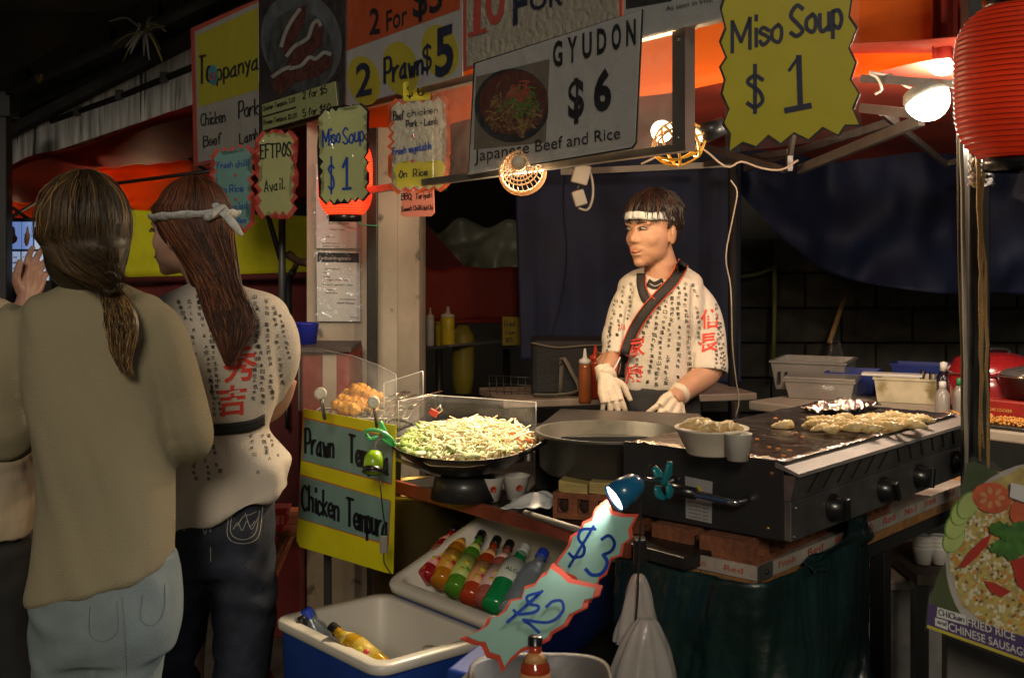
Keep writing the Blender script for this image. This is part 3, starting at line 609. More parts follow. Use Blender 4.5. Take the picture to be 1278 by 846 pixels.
mbx = MB(); stroke_text(mbx, q, 'e', (262, 101), (269, 99), 17, 1.5, .0035); obj('lettering', mbx, M_redc, t)
# skewer photo poster
q2 = bpl(.03)
t = sign('photo_poster', 'dark photo poster of sauced skewers with a pale green price strip', q2, [(323, 0), (432, -40), (430, 132), (324, 163)], mat('poster_dark', (.035, .028, .03), .3, var=.6, sc=9, coat=.8, bp=.8, bs=14), None, None, [(322, -2), (433, -42), (432, 134), (323, 165)])
t['label'] = 'dark photo poster of sauced skewers with a pale green price strip under it'
flat('plate_photo', q2, [(x, max(y, -10)) for x, y in circ(376, 52, 50, 62, 36, -.2)], mat('plate_blue_grey', (.13, .15, .17), .4, var=.4, sc=14), t, .001)
flat('plate_rim', q2, [(x, y) for x, y in circ(374, 64, 42, 52, 30, -.2)], mat('plate_shadow', (.07, .075, .08), .4, var=.5, sc=20), t, .0022)
mme = mat('meat_print', (.11, .03, .02), .35, var=.6, sc=50)
for pts in ([(350, 60), (358, 30), (372, 8), (382, 8), (380, 28), (366, 55), (356, 72)], [(356, 82), (366, 62), (382, 48), (394, 26), (403, 36), (402, 56), (386, 72), (366, 88)], [(338, 112), (345, 92), (368, 84), (392, 74), (412, 70), (414, 84), (396, 96), (366, 104), (350, 120)]):
    flat('meat_photo', q2, pts, mme, t, .0034)
mb = MB()
for pts in ([(351, 58), (356, 42), (363, 28), (374, 12)], [(358, 70), (368, 58), (384, 48), (390, 32), (396, 26), (400, 32)], [(362, 86), (376, 82), (386, 72), (394, 74), (404, 66), (412, 68)], [(340, 96), (352, 88), (362, 84)]):
    ribbon(mb, q2, cr_spline([Vector(p) for p in pts], 4), 4.5, .0052)
obj('mayonnaise_stripe', mb, mat('mayo_print', (.4, .39, .36), .4), t)
flat('price_strip', q2, [(327, 131), (418, 102), (421, 136), (328, 163)], M_yelpale, t, .005, .003)
write(t, q2, [("Chicken Tempura 3.00", (328, 139), (368, 127), 6, .7), ("2 for $5", (378, 124), (408, 116), 9, 1.1), ("Prawn Tempura $3.00", (329, 156), (370, 147), 6, .7), ("5 for $10", (378, 146), (412, 138), 9, 1.1)], off=.0065)
mb = MB(); ribbon(mb, q2, [Vector((328, 146)), Vector((369, 134))], 1.6, .0066); obj('rule', mb, M_ink, t)
# orange / prawn sign
q3 = bpl(.022)
t = sign('price_poster', 'orange and white poster reading 2 For $5 and 2 Prawn $5 on yellow spots', q3, [(431, 0), (431, -30), (577, -66), (577, 95), (433, 134)], M_gray, None, None, [(430, -30), (578, -66), (578, 97), (432, 136)])
flat('orange_panel', q3, [(431, -25), (575, -62), (574, 12), (432, 64)], M_orc, t, .001)
for c in ((454, 101, 20, 31), (500, 86, 22, 34), (549, 64, 23, 33)): flat('yellow_spot', q3, circ(*c, 28, -.2), M_yelc, t, .001)
mb = MB(); font_text(mb, q3, "2", (461, 43), (474, 41), 31, .003, .02); font_text(mb, q3, "For", (482, 39), (508, 30), 25, .003, .01); font_text(mb, q3, "$5", (515, 22), (552, 12), 40, .003, .02)
obj('lettering', mb, M_ink, t); mb = MB(); font_text(mb, q3, "2", (444, 121), (464, 117), 40, .003, .02); font_text(mb, q3, "$", (527, 90), (539, 86), 34, .003); font_text(mb, q3, "5", (543, 96), (566, 88), 58, .003, .03)
obj('lettering', mb, M_inkb, t); write(t, q3, [("Prawn", (480, 104), (527, 92), 30, 3.4)], M_inkb, .003)
# 10 FOR
t = sign('price_poster', 'cream poster with a red border reading 10 FOR in big letters', q3, [(582, -60), (770, -110), (772, 22), (582, 84)], M_crink, [(577, -64), (776, -116), (776, 26), (578, 90)], M_redc, [(577, -60), (777, -110), (777, 28), (578, 91)])
mb = MB()
for k_, pts in enumerate((((596, -14), (595, 40)), ((585, 44), (606, 38)))): ribbon(mb, q3, [Vector(p) for p in pts], 9 if not k_ else 5, .003+k_*.0001)
font_text(mb, q3, "0", (606, 32), (630, 26), 54, .003, .02); obj('lettering', mb, M_redc, t)
mb = MB(); font_text(mb, q3, "F", (640, 31), (658, 26), 46, .003, .02); font_text(mb, q3, "OR", (661, 14), (702, 5), 24, .003, .02); obj('lettering', mb, M_inkb, t)
# As seen in
t = sign('press_poster', 'grey poster at the right end of the board with small print As seen in Viva', q3, [(777, -100), (902, -135), (903, 22), (778, 52)], M_gray, None, None, [(777, -100), (903, -135), (904, 23), (778, 53)])
flat('photo', q3, [(781, -60), (838, -75), (838, 2), (781, 12)], M_dark, t); mb = MB(); font_text(mb, q3, "As seen in Viva,", (831, 14), (890, 2), 6, .003); obj('lettering', mb, M_ink, t)
# GYUDON
q4 = bpl(.035)
t = sign('gyudon_sign', 'grey laminated sign reading GYUDON $6 with a photo of a beef rice bowl', q4, [(593, 80), (800, 13), (792, 178), (788, 184), (585, 218)], M_gray, [(591, 79), (802, 12), (794, 179), (789, 186), (584, 220)], M_ink, [(591, 80), (801, 13), (793, 179), (584, 219)])
flat('photo', q4, [(594, 96), (686, 74), (681, 178), (591, 187)], mat('photo_taupe', (.22, .19, .15), .35, coat=.6), t, .0012)
flat('bowl_photo', q4, [(min(x, 684), y) for x, y in circ(639, 132, 47, 46, 34, -.2)], mat('bowl_dark', (.03, .035, .045), .3, coat=.6), t, .0022)
flat('bowl_inside', q4, [(min(x, 684), y) for x, y in circ(641, 128, 43, 40, 34, -.25)], mat('bowl_red', (.13, .04, .03), .35, coat=.6), t, .0032)
cols = [(mat('print_onion', (.33, .22, .07), .5), 'onion_print', 120, 641, 138, 33, 26), (mat('print_beef', (.2, .1, .05), .5), 'beef_print', 60, 641, 142, 33, 24), (mat('print_scallion', (.1, .22, .04), .5), 'scallion_print', 46, 648, 126, 24, 19), (mat('print_ginger', (.42, .09, .05), .5), 'ginger_print', 30, 648, 112, 13, 12)]
for k, (m_, nm, ct, cx, cy, rx, ry) in enumerate(cols):
    mb = MB()
    for i in range(ct):
        a = random.uniform(0, 6.28); r = math.sqrt(random.random()); x, y = cx+rx*r*math.cos(a), cy+ry*r*math.sin(a)
        if x > 682: continue
        b_ = random.uniform(0, 3.14); L_ = random.uniform(2, 6); ribbon(mb, q4, cr_spline([Vector((x, y)), Vector((x+L_*math.cos(b_), y+L_*math.sin(b_)-1)), Vector((x+2*L_*math.cos(b_), y+L_*1.6*math.sin(b_)))], 3), random.uniform(1.2, 2.6), .0036+k*.0004+i*2e-6)
    o = obj(nm, mb, m_, t)
mb = MB()
for i, ch in enumerate("GYUDON"):
    x = 690+i*18.3; font_text(mb, q4, ch, (x, 83-i*5.3), (x+12, 81-i*5.3), 30, .003, .03)
font_text(mb, q4, "$", (709, 147), (729, 143), 46, .003, .03); font_text(mb, q4, "6", (741, 138), (763, 134), 47, .003, .04)
font_text(mb, q4, "Japanese Beef and Rice", (592, 202), (774, 173), 15, .003, .0); obj('lettering', mb, M_ink, t)
# --- hanging tags on the left ---
def hang(name, lab, Y, quad, n, amp, m, bm, slant=0, wrap=1, bw=4):
    xs = [p[0] for p in quad]; ys = [p[1] for p in quad]; a = P(min(xs), min(ys), Y+.12+slant); b_ = P(max(xs), min(ys), Y); c_ = P(min(xs), max(ys), Y+.12+slant)
    pl = Pl(a, b_, c_); st = random.getstate(); o = zig(quad, n, amp); cx = sum(xs)/4; cy = sum(ys)/4
    inner = [(cx+(x-cx)*(1-2*bw/(max(xs)-min(xs))), cy+(y-cy)*(1-2*bw/(max(ys)-min(ys)))) for x, y in o]
    t = sign(name, lab, pl, inner, m, o, bm, [(x+(-2 if x < cx else 2), y+(-2 if y < cy else 2)) for x, y in quad] if wrap else None, 'price tag'); return t, pl
t, pl = hang('price_tag', 'teal price tag with a jagged red border reading Fresh and On Rice', 4.9, [(266, 190), (314, 184), (311, 286), (268, 280)], (5, 8), 5.5, M_teal, M_redc)
write(t, pl, [("Fresh", (271, 211), (290, 209), 8, 1), ("chilli", (294, 209), (310, 207), 8, 1), ("On Rice", (273, 242), (303, 239), 9, 1.2), ("or salad", (276, 263), (308, 260), 8, 1), ("noodles", (282, 280), (307, 278), 7, .9)], M_blue, .0022)
write(t, pl, [("+", (291, 222), (296, 222), 7, 1.2), ("+", (291, 252), (296, 252), 7, 1.2)], M_redc, .0023)
t, pl = hang('price_tag', 'pale green jagged tag with a red border reading EFTPOS Avail.', 4.75, [(323, 168), (367, 166), (366, 268), (322, 268)], (4, 7), 5.5, M_yelpale, M_redc)
write(t, pl, [("EFTPOS", (325, 198), (363, 195), 17, 2), ("Avail.", (330, 240), (355, 236), 14, 1.4)], M_ink, .0022)
t, pl = hang('miso_soup_sign', 'small pale yellow jagged sign reading Miso Soup $1 in front of the glowing lantern', 4.05, [(400, 140), (455, 132), (457, 248), (402, 252)], (6, 9), 4.5, M_yelpale, M_ink, bw=2)
write(t, pl, [("Miso", (403, 183), (424, 178), 20, 2.2), ("Soup", (428, 180), (454, 176), 20, 2.2), ("$", (410, 238), (417, 236), 36, 2.4), ("1", (428, 236), (438, 235), 38, 3.4)], M_blue, .0022)
t, pl = hang('menu_tag', 'silvery crinkled tag listing Beef Pork Lamb with a yellow On Rice strip below', 3.75, [(487, 128), (557, 122), (556, 236), (490, 238)], (5, 9), 5, M_crink, M_orc)
flat('rice_strip', pl, zig([(493, 205), (553, 202), (553, 230), (495, 233)], (5, 2), 3), M_yelc, t, .002)
flat('price_label', pl, [(503, 104), (506, 102), (535, 100), (537, 103), (537, 122), (534, 125), (505, 127), (503, 124)], M_yelc, t, .003)
write(t, pl, [("$ 6", (508, 122), (529, 119), 15, 1.6), ("Beef", (491, 151), (504, 149), 11, 1.3), ("chicken", (508, 146), (546, 141), 8, 1), ("Pork - Lamb", (507, 159), (546, 155), 8, 1.2), ("On  Rice", (498, 222), (533, 219), 9, 1.3)], M_ink, .004)
write(t, pl, [("Fresh vegetable", (490, 194), (538, 186), 9, 1.2)], M_blue, .004); write(t, pl, [("+", (512, 174), (518, 173), 9, 1.5), ("+", (511, 205), (517, 204), 8, 1.5)], M_redc, .004)
pl = Pl(P(500, 232, 3.85), P(541, 232, 3.78), P(500, 270, 3.85))
t = sign('flavour_tag', 'small salmon pink rounded tag reading BBQ Teriyaki hanging lowest', pl, [(503, 234), (506, 231), (538, 229), (541, 232), (542, 266), (538, 270), (504, 271), (500, 268)], M_pink, cat='price tag')
write(t, pl, [("BBQ", (501, 250), (514, 249), 8, 1.1), ("Teriyaki", (519, 249), (539, 246), 7, .9), ("Sweet", (501, 264), (514, 263), 6, .9), ("Chilli", (516, 263), (526, 262), 6, .8), ("Hot", (528, 263), (534, 262), 6, .8), ("Chi", (535, 262), (540, 262), 6, .8)])
# big miso soup
pl = Pl(P(900, 0, 2.3), P(1075, 0, 2.22), P(900, 180, 2.32))
ob = [(905, -14), (898, 10), (904, 35), (897, 52), (905, 72), (897, 84), (903, 100), (899, 118), (908, 138), (901, 156), (910, 170), (908, 192), (925, 180), (942, 186), (958, 171), (974, 182), (991, 168), (1010, 177), (1028, 161), (1048, 171), (1057, 158), (1075, 158), (1066, 137), (1074, 118), (1063, 100), (1070, 78), (1061, 60), (1071, 35), (1061, 20), (1066, -14)]
cx, cy = 985, 85; ib = [(cx+(x-cx)*.965, cy+(y-cy)*.965) for x, y in ob]
t = sign('miso_soup_sign', 'large bright yellow jagged sign reading Miso Soup $1 beside the red lantern', pl, ib, mat('miso_yellow', (.53, .46, .012), .4, var=.05, coat=.5, bp=.2, bs=7), ob, M_ink, [(899, -16), (1072, -20), (1075, 170), (906, 192)], wm=M_wrapf)
write(t, pl, [("Miso", (914, 64), (975, 52), 38, 4.6), ("Soup", (987, 46), (1051, 34), 38, 5), ("$", (933, 136), (952, 133), 46, 5)], M_inkb, .0022)
mb = MB()
for k_, pts in enumerate((((985, 88), (997, 71)), ((997, 71), (999, 134)), ((981, 138), (1011, 132)))): ribbon(mb, pl, [Vector(p) for p in pts], 7 if k_ else 4, .0022+k_*.0001)
obj('lettering', mb, M_inkb, t)
# prawn / chicken tempura
pl = Pl(P(376, 520, 3.22), P(490, 532, 2.98), P(373, 690, 3.2))
t = sign('tempura_sign', 'yellow sign with two blue grey strips reading Prawn Tempura and Chicken Tempura', pl, [(379, 510), (494, 531), (490, 716), (480, 714), (374, 682), (370, 674)], mat('tempura_yellow', (.6, .55, .01), .4, coat=.3, var=.06), wrap=None)
ms = mat('strip_teal', (.16, .27, .25), .45, coat=.4, bs=6)
for q_, w_ in (([(380, 522), (490, 547), (488, 603), (377, 574)], 0), ([(375, 593), (487, 625), (484, 679), (373, 646)], 0)):
    c = (sum(p[0] for p in q_)/4, sum(p[1] for p in q_)/4); flat('strip_border', pl, [(c[0]+(x-c[0])*1.02, c[1]+(y-c[1])*1.05) for x, y in q_], mat('strip_orange', (.5, .12, .03), .5), t, .001); flat('strip', pl, q_, ms, t, .002)
write(t, pl, [("Prawn", (381, 565), (416, 571), 30, 3), ("Tempura", (436, 577), (484, 591), 34, 3.4), ("Chicken", (377, 635), (422, 649), 31, 3), ("Tempura", (433, 655), (483, 672), 34, 3.4)], M_ink, .004)
# price tags over the coolers
pl3 = Pl(P(700, 740, 2.14), P(795, 640, 2.2), P(695, 700, 2.16)); pl3 = Pl(P(705, 735, 2.15), P(792, 640, 2.2), P(700, 700, 2.19))
o3 = [(757, 622), (764, 637), (780, 641), (797, 641), (788, 658), (790, 670), (779, 678), (776, 693), (763, 697), (757, 716), (748, 722), (744, 733), (737, 752), (728, 740), (715, 722), (700, 716), (690, 706), (700, 692), (708, 681), (712, 668), (724, 661), (727, 651), (738, 646), (743, 634)]
def inset(o, k): cx = sum(p[0] for p in o)/len(o); cy = sum(p[1] for p in o)/len(o); return [(cx+(x-cx)*k, cy+(y-cy)*k) for x, y in o]
M_mint = mat('mint_card', (.27, .46, .38), .45, coat=.4, var=.06, bs=7, bp=.2); M_ored = mat('orange_red_border', (.7, .09, .05), .5)
t = sign('price_sign', 'mint green jagged sign reading $3 in blue under the blue clip lamp', pl3, inset(o3, .9), M_mint, o3, M_ored)
mb = MB()
for k_, (pts, w_) in enumerate(((((743, 660), (726, 661), (722, 672), (729, 682), (727, 693), (716, 695), (710, 690)), 3.8), (((741, 656), (710, 707)), 3.4), (((751, 673), (760, 668), (767, 677), (763, 687), (753, 692)), 4), (((753, 692), (758, 702), (751, 715), (739, 717), (731, 710)), 4.6))): ribbon(mb, pl3, cr_spline([Vector(p) for p in pts], 5), w_, .0022+.0002*k_); obj('lettering', mb, M_blue, t)
pl2 = Pl(P(590, 795, 2.06), P(725, 720, 2.12), P(600, 760, 2.12))
o2 = [(574, 796), (590, 790), (597, 786), (604, 781), (608, 771), (620, 768), (629, 761), (636, 748), (650, 745), (655, 731), (668, 727), (676, 716), (684, 712), (690, 702), (704, 712), (714, 722), (733, 726), (752, 730), (748, 742), (736, 746), (733, 757), (716, 765), (708, 779), (690, 789), (686, 797), (668, 806), (650, 812), (634, 826), (626, 838), (620, 822), (606, 818), (600, 804), (588, 802)]
t = sign('price_sign', 'mint green jagged sign reading $2 in blue, lying across the white cooler corner', pl2, inset(o2, .9), M_mint, o2, M_ored)
mb = MB()
for pts in ([(673, 739), (658, 744), (661, 753), (672, 756), (668, 763), (648, 766), (641, 761)], [(677, 737), (633, 776)], [(682, 757), (690, 750), (701, 750), (702, 763), (685, 776), (653, 773)], [(653, 773), (663, 780), (673, 789)]): ribbon(mb, pl2, cr_spline([Vector(p) for p in pts], 5), 3.8, .0022+.0002*len(pts))
obj('lettering', mb, M_blue, t)
# fried rice poster
pl = Pl(P(1200, 600, 1.98), P(1400, 640, 1.86), P(1160, 780, 1.98))
out = [(1206, 578), (1216, 576), (1280, 604), (1420, 640), (1420, 880), (1278, 826), (1157, 781), (1160, 750), (1172, 715), (1186, 690)]
mgr = mat('poster_green', (.05, .075, .02), .35, coat=.3)
t = sign('rice_poster', 'glossy poster of fried rice with tomato and cucumber above a purple title band', pl, out, mgr, wrap=None)
flat('plate_photo', pl, [(x, min(y, 799)) for x, y in circ(1304, 700, 124, 124, 44, -.3) if x > 1158], mat('plate_print', (.42, .4, .36), .4), t, .001)
flat('food_ground', pl, [(x, min(y, 792)) for x, y in circ(1306, 690, 122, 112, 44, -.3, .03)], mat('rice_ground', (.42, .32, .1), .5, var=.3, sc=50), t, .0016)
for nm, m_, ct, sz, lv in (('rice_print', mat('rice_yellow', (.5, .4, .1), .5, var=.1), 900, 5.2, 0), ('rice_print', mat('rice_pale', (.66, .62, .42), .5), 700, 4, 1), ('egg_print', mat('rice_orange', (.6, .25, .03), .5), 200, 4.6, 2), ('shadow_print', mat('rice_brown', (.16, .09, .02), .5), 170, 3, 3)):
    mb = MB()
    for i in range(ct):
        x, y = random.uniform(1174, 1400), random.uniform(618, 788)
        if ((x-1304)/118)**2+((y-695)/104)**2 > 1: continue
        o_ = circ(x, y, random.uniform(.6, 1)*sz, random.uniform(.4, .7)*sz, 6, random.uniform(0, 3)); vs = [pl(a, b, .0022+lv*.0003+i*4e-7) for a, b in o_]; mb.add(vs, [tuple(range(5, -1, -1))], False)
    obj(nm, mb, m_, t)
mcu = mat('cucumber_print', (.42, .52, .16), .4); mcs = mat('cucumber_skin', (.12, .25, .04), .4)
for k, (x, y) in enumerate(((1190, 672), (1193, 655), (1200, 638), (1208, 630))):
    flat('cucumber_edge', pl, circ(x, y, 13, 19, 20, .5), mcs, t, .0035+k*.0008, .0002); flat('cucumber_print', pl, circ(x+.6, y+.5, 11.5, 17.5, 20, .5), mcu, t, .0039+k*.0008, .0002)
mtm = mat('tomato_print', (.55, .1, .03), .4, var=.25, sc=60); mtm2 = mat('tomato_seed', (.6, .28, .1), .4)
flat('tomato_print', pl, circ(1238, 621, 25, 19, 24, .2), mtm, t, .0066)
for k in range(7): a = k*.9; flat('tomato_segment', pl, circ(1238+12*math.cos(a), 621+9*math.sin(a), 5, 3, 8, a), mtm2, t, .0076)
flat('tomato_print', pl, circ(1282, 640, 22, 19, 20), mtm, t, .0068)
mch = mat('chilli_print', (.42, .02, .01), .4)
for pts in ([(1196, 708), (1208, 690), (1226, 672), (1238, 666), (1232, 680), (1218, 696), (1204, 708)], [(1228, 724), (1244, 728), (1262, 738), (1250, 745), (1236, 738)], [(1262, 700), (1290, 690), (1290, 745), (1270, 730)]): flat('chilli_print', pl, pts, mch, t, .0064)
mh = mat('herb_print', (.05, .17, .02), .4, var=.4, sc=60)
for x, y, rx, ry in ((1252, 662, 15, 10), (1268, 676, 16, 14), (1248, 684, 12, 9), (1274, 658, 12, 9), (1262, 690, 11, 9)): flat('herb_print', pl, circ(x, y, rx, ry, 22, .3, .28), mh, t, .0084+x*1e-6)
flat('title_band', pl, [(1159, 752), (1188, 764), (1278, 794), (1420, 840), (1420, 870), (1278, 822), (1157, 779)], mat('purple_band', (.06, .03, .13), .4, coat=.3), t, .009)
flat('yellow_edge', pl, [(1157, 779), (1278, 822), (1420, 872), (1420, 878), (1278, 826), (1157, 783)], mat('yellow_edge', (.5, .42, .03), .5), t, .0092)
for q_ in ([(1170, 757), (1206, 768), (1206, 780), (1169, 769)], [(1167, 770), (1183, 775), (1183, 786), (1167, 780)]): flat('sticker', pl, q_, M_paper, t, .0096)
write(t, pl, [("CHICken", (1172, 767), (1203, 776), 7, 1.1), ("and", (1170, 777), (1181, 781), 5, .9)], M_inkb, .0105)
mb = MB(); font_text(mb, pl, "FRIED RICE", (1207, 780), (1267, 799), 10, .0105, .01); font_text(mb, pl, "CHINESE SAUSAGES", (1184, 786), (1288, 822), 10, .0105, .01); obj('lettering', mb, mat('white_letters', (.6, .58, .55), .5), t)
flat('clip_label', pl, [(1262, 602), (1282, 607), (1282, 628), (1260, 620)], M_paper, t, .0125)
obj('clear_sleeve', plate(MB(), pl, [(1204, 574), (1214, 570), (1240, 576), (1268, 600), (1424, 640), (1424, 884), (1278, 830), (1154, 785), (1158, 748), (1184, 685)], .0008, .014), M_wrapf, t)
ps = thing('display_panel', 'plain grey panel standing under the fried rice poster', 'panel', (P(1240, 846, 2.1).x, 2.1, 0))
obj('panel', MB().box((P(1182, 0, 2.1).x, 2.1, 0), (P(1400, 0, 2.1).x, 2.13, P(0, 770, 2.1).z), bev=.004), mat('grey_panel', (.1, .095, .09), .6, var=.2), ps)
obj('foot', MB().box((P(1182, 0, 2.1).x, 2.02, 0), (P(1400, 0, 2.1).x, 2.2, .03)), M_black, ps)
# =============== RIGHT POLE, LANTERNS ===============
Yp = 2.95; c = P(1217, 300, Yp); rpz = thing('stall_post', 'dark stall post with white cable, tape and ropes, right of the griddle', 'post', (c.x, Yp, 0)); hw = .027
obj('post', MB().box((c.x-hw, Yp-.03, 0), (c.x+hw, Yp+.03, 2.6), bev=.004), mat('post_dark', (.012, .012, .012), .5, var=.3), rpz)
def sag(a, b, k, wob=.003): return [a.lerp(b, i/12)+V((k*math.sin(i/12*math.pi)+random.uniform(-wob, wob), random.uniform(-wob, wob), 0)) for i in range(13)]
obj('white_cable', MB().tube(sag(P(1196, 60, 2.9), P(1206, 590, 2.86), .004, .001), .0055, 8), mat('white_cable', (.28, .25, .2), .45), rpz)
obj('tan_strap', MB().tube([P(1194, 60, 2.91), P(1196, 320, 2.9), P(1204, 560, 2.87)], .005, 6, flat=.3), mat('strap_tan', (.16, .13, .08), .6), rpz)
mrope = mat('jute_rope', (.3, .19, .07), .9, bp=.6, bs=200)
for a, b, k in (((1219, 195), (1222, 575), .01), ((1222, 195), (1233, 600), .006), ((1226, 210), (1226, 560), -.004)): obj('rope', MB().tube(sag(P(*a, 2.89), P(*b, 2.86), k), .0042, 6), mrope, rpz)
obj('foil_tape', MB().sheet(lambda u, v: (c.x-hw-.006+(2*hw+.012)*u+.003*math.sin(v*31), Yp-.037-.006*N((u*4, v*5, 0), 2), P(0, 196+v*38, Yp).z+.004*math.sin(u*17)), 16, 14, .002), M_foil, rpz)
obj('clamp_plate', MB().box((c.x-hw-.008, Yp-.04, P(0, 110, Yp).z), (c.x+.01, Yp+.03, P(0, 68, Yp).z), bev=.003), M_black, rpz)
def lantern(lab, px, py, Y, R_, H, es, power, dark):
    c = P(px, py, Y); t = thing('paper_lantern', lab, 'lantern', c-V((0, 0, H/2))); k = 30; prof = []
    for i in range(k*4+1):
        z = -H/2+H*i/(k*4); e = abs(2*z/H); r = R_*(1-e**4.5*.42)-.0035*(1-abs(math.cos(math.pi*i/4)))*1.0+0; prof.append((r, z))
    mm = mat('lantern_paper_%d' % dark, (.62, .055, .015), .5, var=.1, tl=.4, bp=.1, coat=.3) if not es else mat('lantern_lit', (.7, .06, .03), .5, tl=.4, em=(1, .09, .02), es=es)
    T = Matrix.Translation(c); o = obj('shade', MB().lathe([(prof[0][0]-.001, prof[0][1])]+prof, T, 48), mm, t)
    mbh = MB()
    for i in range(0, k*4+1, 4):
        r, z = prof[i]; mbh.tube([c+V((math.cos(j*math.pi/20)*(r+.0005), math.sin(j*math.pi/20)*(r+.0005), z)) for j in range(41)], .0009, 4, cap=False)
    obj('hoop', mbh, mat('hoop_dark_red', (.16, .012, .01), .5), t, kind='stuff') if len(mbh.v) else None
    for s in (-1, 1): obj('collar', MB().lathe([(R_*.6, -.016), (R_*.62, .014), (R_*.56, .014), (R_*.54, -.016), (R_*.6, -.016)], T @ Matrix.Translation((0, 0, s*(H/2+.004))), 32), M_knob, t)
    if power:
        l = bpy.data.lights.new('lantern_light', 'POINT'); l.energy = power; l.color = (1, .6, .3); l.shadow_soft_size = .03; q = link(bpy.data.objects.new('lantern_light', l)); q.parent = t; q.matrix_parent_inverse = Matrix.Translation(-OFF[t.name]); q.location = c
    return t
lantern('big ribbed red paper lantern hanging at the right edge', 1284, 104, 2.32, .142, .31, 0, .5, 1)
lantern('small glowing red lantern behind the small Miso Soup sign', 431, 222, 4.25, .1, .28, .9, 3, 0)
obj('lantern_hanger', MB().tube([P(1262, -30, 2.32), P(1262, 6, 2.32)], .004, 6), M_black, None, 'thin dark wire from which the big red lantern hangs', 'wire')
obj('clear_sleeve', plate(MB(), Pl(P(1262, 240, 2.2), P(1290, 200, 2.2), P(1290, 250, 2.22)), [(1274, 214), (1300, 200), (1300, 262), (1264, 246), (1264, 240)], .002), M_wrap, None, 'corner of a clear plastic sleeve at the right edge under the lantern', 'plastic sleeve')
# =============== TABLE AND GRIDDLE ===============
gb = V((.663, .749, 0)); ga = V((-.749, .663, 0))
T0 = V((.506, 2.39, 0)); G0 = V((.577, 2.42, 0))
TF = frame(T0, gb); GF = frame(G0, gb)
tb = thing('trestle_table', 'wooden trestle table with black steel legs carrying the griddle', 'table', T0)
for k in range(3): obj('plank', MB().box((-.0, .002+k*.14, .792), (1.55, .002+k*.14+.137, .818), TF, .003), M_wood, tb)
obj('apron', MB().box((.03, .02, .75), (1.5, .4, .79), TF), M_blackmat, tb)
for x, y in ((.66, .03), (.1, .38), (1.45, .03), (1.45, .38)): obj('leg', MB().box((x-.02, y-.02, 0), (x+.02, y+.02, .75), TF, .003), M_black, tb)
obj('brace', MB().tube([TF @ V((.66, .03, .45)), TF @ V((.4, .3, .2))], .012, 6), M_black, tb)
ty = thing('metal_tray', 'battered printed metal tray edge round the bricks below the griddle', 'tray', T0+V((0, 0, .82)))
m_tr = mat('tray_tin', (.42, .38, .32), .5, .3, var=.3, sc=9, bp=.3, spots=((.2, .17, .14), 14, .6)); m_trr = mat('tray_print', (.45, .06, .04), .5)
obj('floor', MB().box((0, 0, .82), (1.3, .42, .823), TF), m_tr, ty)
obj('front_rim', MB().box((0, -.004, .82), (1.3, .0, .85), TF), m_tr, ty); obj('side_rim', MB().box((-.004, 0, .82), (0, .42, .85), TF), m_tr, ty)
obj('corner_plate', MB().box((-.007, -.007, .82), (.05, -.0045, .852), TF), M_steeld, ty); obj('bolt', MB().lathe([(.006, 0), (.004, .004), (.001, .004)], TF @ Matrix.Translation((.022, -.0085, .836)) @ Matrix.Rotation(math.pi/2, 4, 'X'), 8), M_black, ty)
plf = Pl(TF @ V((0, -.005, .82)), TF @ V((1, -.005, .82)), TF @ V((0, -.005, .85))); pls = Pl(TF @ V((-.005, 0, .82)), TF @ V((-.005, 1, .82)), TF @ V((-.005, 0, .85)))
def loc(M_, x, y, z): p = M_ @ V((x, y, z)); return (CX+p.x/p.y*F, HZ+(CZ-p.z)/p.y*F)
mb = MB()
for i in range(9):
    x = .09+i*.13; a = loc(TF, x, 0, .828); b_ = loc(TF, x+.07, 0, .828); font_text(mb, plf, ("Fresh", "Red", "No.1")[i % 3], a, b_, 9, .001)
for i in range(5):
    a = loc(TF, 0, .44-i*.09, .828); b_ = loc(TF, 0, .395-i*.09, .828); font_text(mb, pls, ("Red", "Bean")[i % 2], a, b_, 7, .001)
obj('lettering', mb, m_trr, ty)
# bricks
m_br = mat('brick_clay', (.2, .07, .03), .9, var=.3, sc=30, bp=.5, bs=90); m_hole = mat('brick_hole_shade', (.03, .012, .008), .95)
def brick_root(holes=4):
    r = thing('brick', 'x', 'brick', (0, 0, 0), 'clay bricks propping the griddle'); mb = MB()
    # block with shallow core holes on the long face: frame strips round recesses
    Lb, Wb, Hb = .2, .09, .062; n = holes; hw = Lb/n; mb.smooth = False
    mb.box((0, .014, 0), (Lb, Wb, Hb)); 
    mb.box((0, 0, Hb*.78), (Lb, .014, Hb)); mb.box((0, 0, 0), (Lb, .014, Hb*.22))
    for i in range(n+1):
        x = i*hw; mb.box((max(0, x-hw*.22), 0, Hb*.22), (min(Lb, x+hw*.22), .014, Hb*.78))
    obj('clay_body', mb, m_br, r)
    mh_ = MB()
    for i in range(n):
        obj('core_hole_shade', MB().lathe([(.001, 0), (hw*.27, 0), (hw*.27, .0005), (.001, .0005)], Matrix.Translation(((i+.5)*hw, .0136, Hb/2)) @ Matrix.Rotation(math.pi/2, 4, 'X'), 14, 1, 1.3), m_hole, r)  # dark discs put the shade of the holes into the recess floor colour
    return r
b0 = brick_root(); first = True
blab = ['brick under the near left part of the griddle, mostly hidden by the $3 sign', 'second brick from the left below the griddle handle', 'brick nearest the front corner of the metal tray', 'brick in shadow just right of the tray corner', 'brick farther back in shadow under the griddle knobs', 'brick carrying the pan beside the $3 sign']
spots = [(TF @ V((.05, .475, .823)), -ga), (TF @ V((.0, .29, .823)), -ga), (TF @ V((.0, .1, .823)), -ga), (TF @ V((.09, .015, .823)), gb), (TF @ V((.33, .02, .823)), gb)]
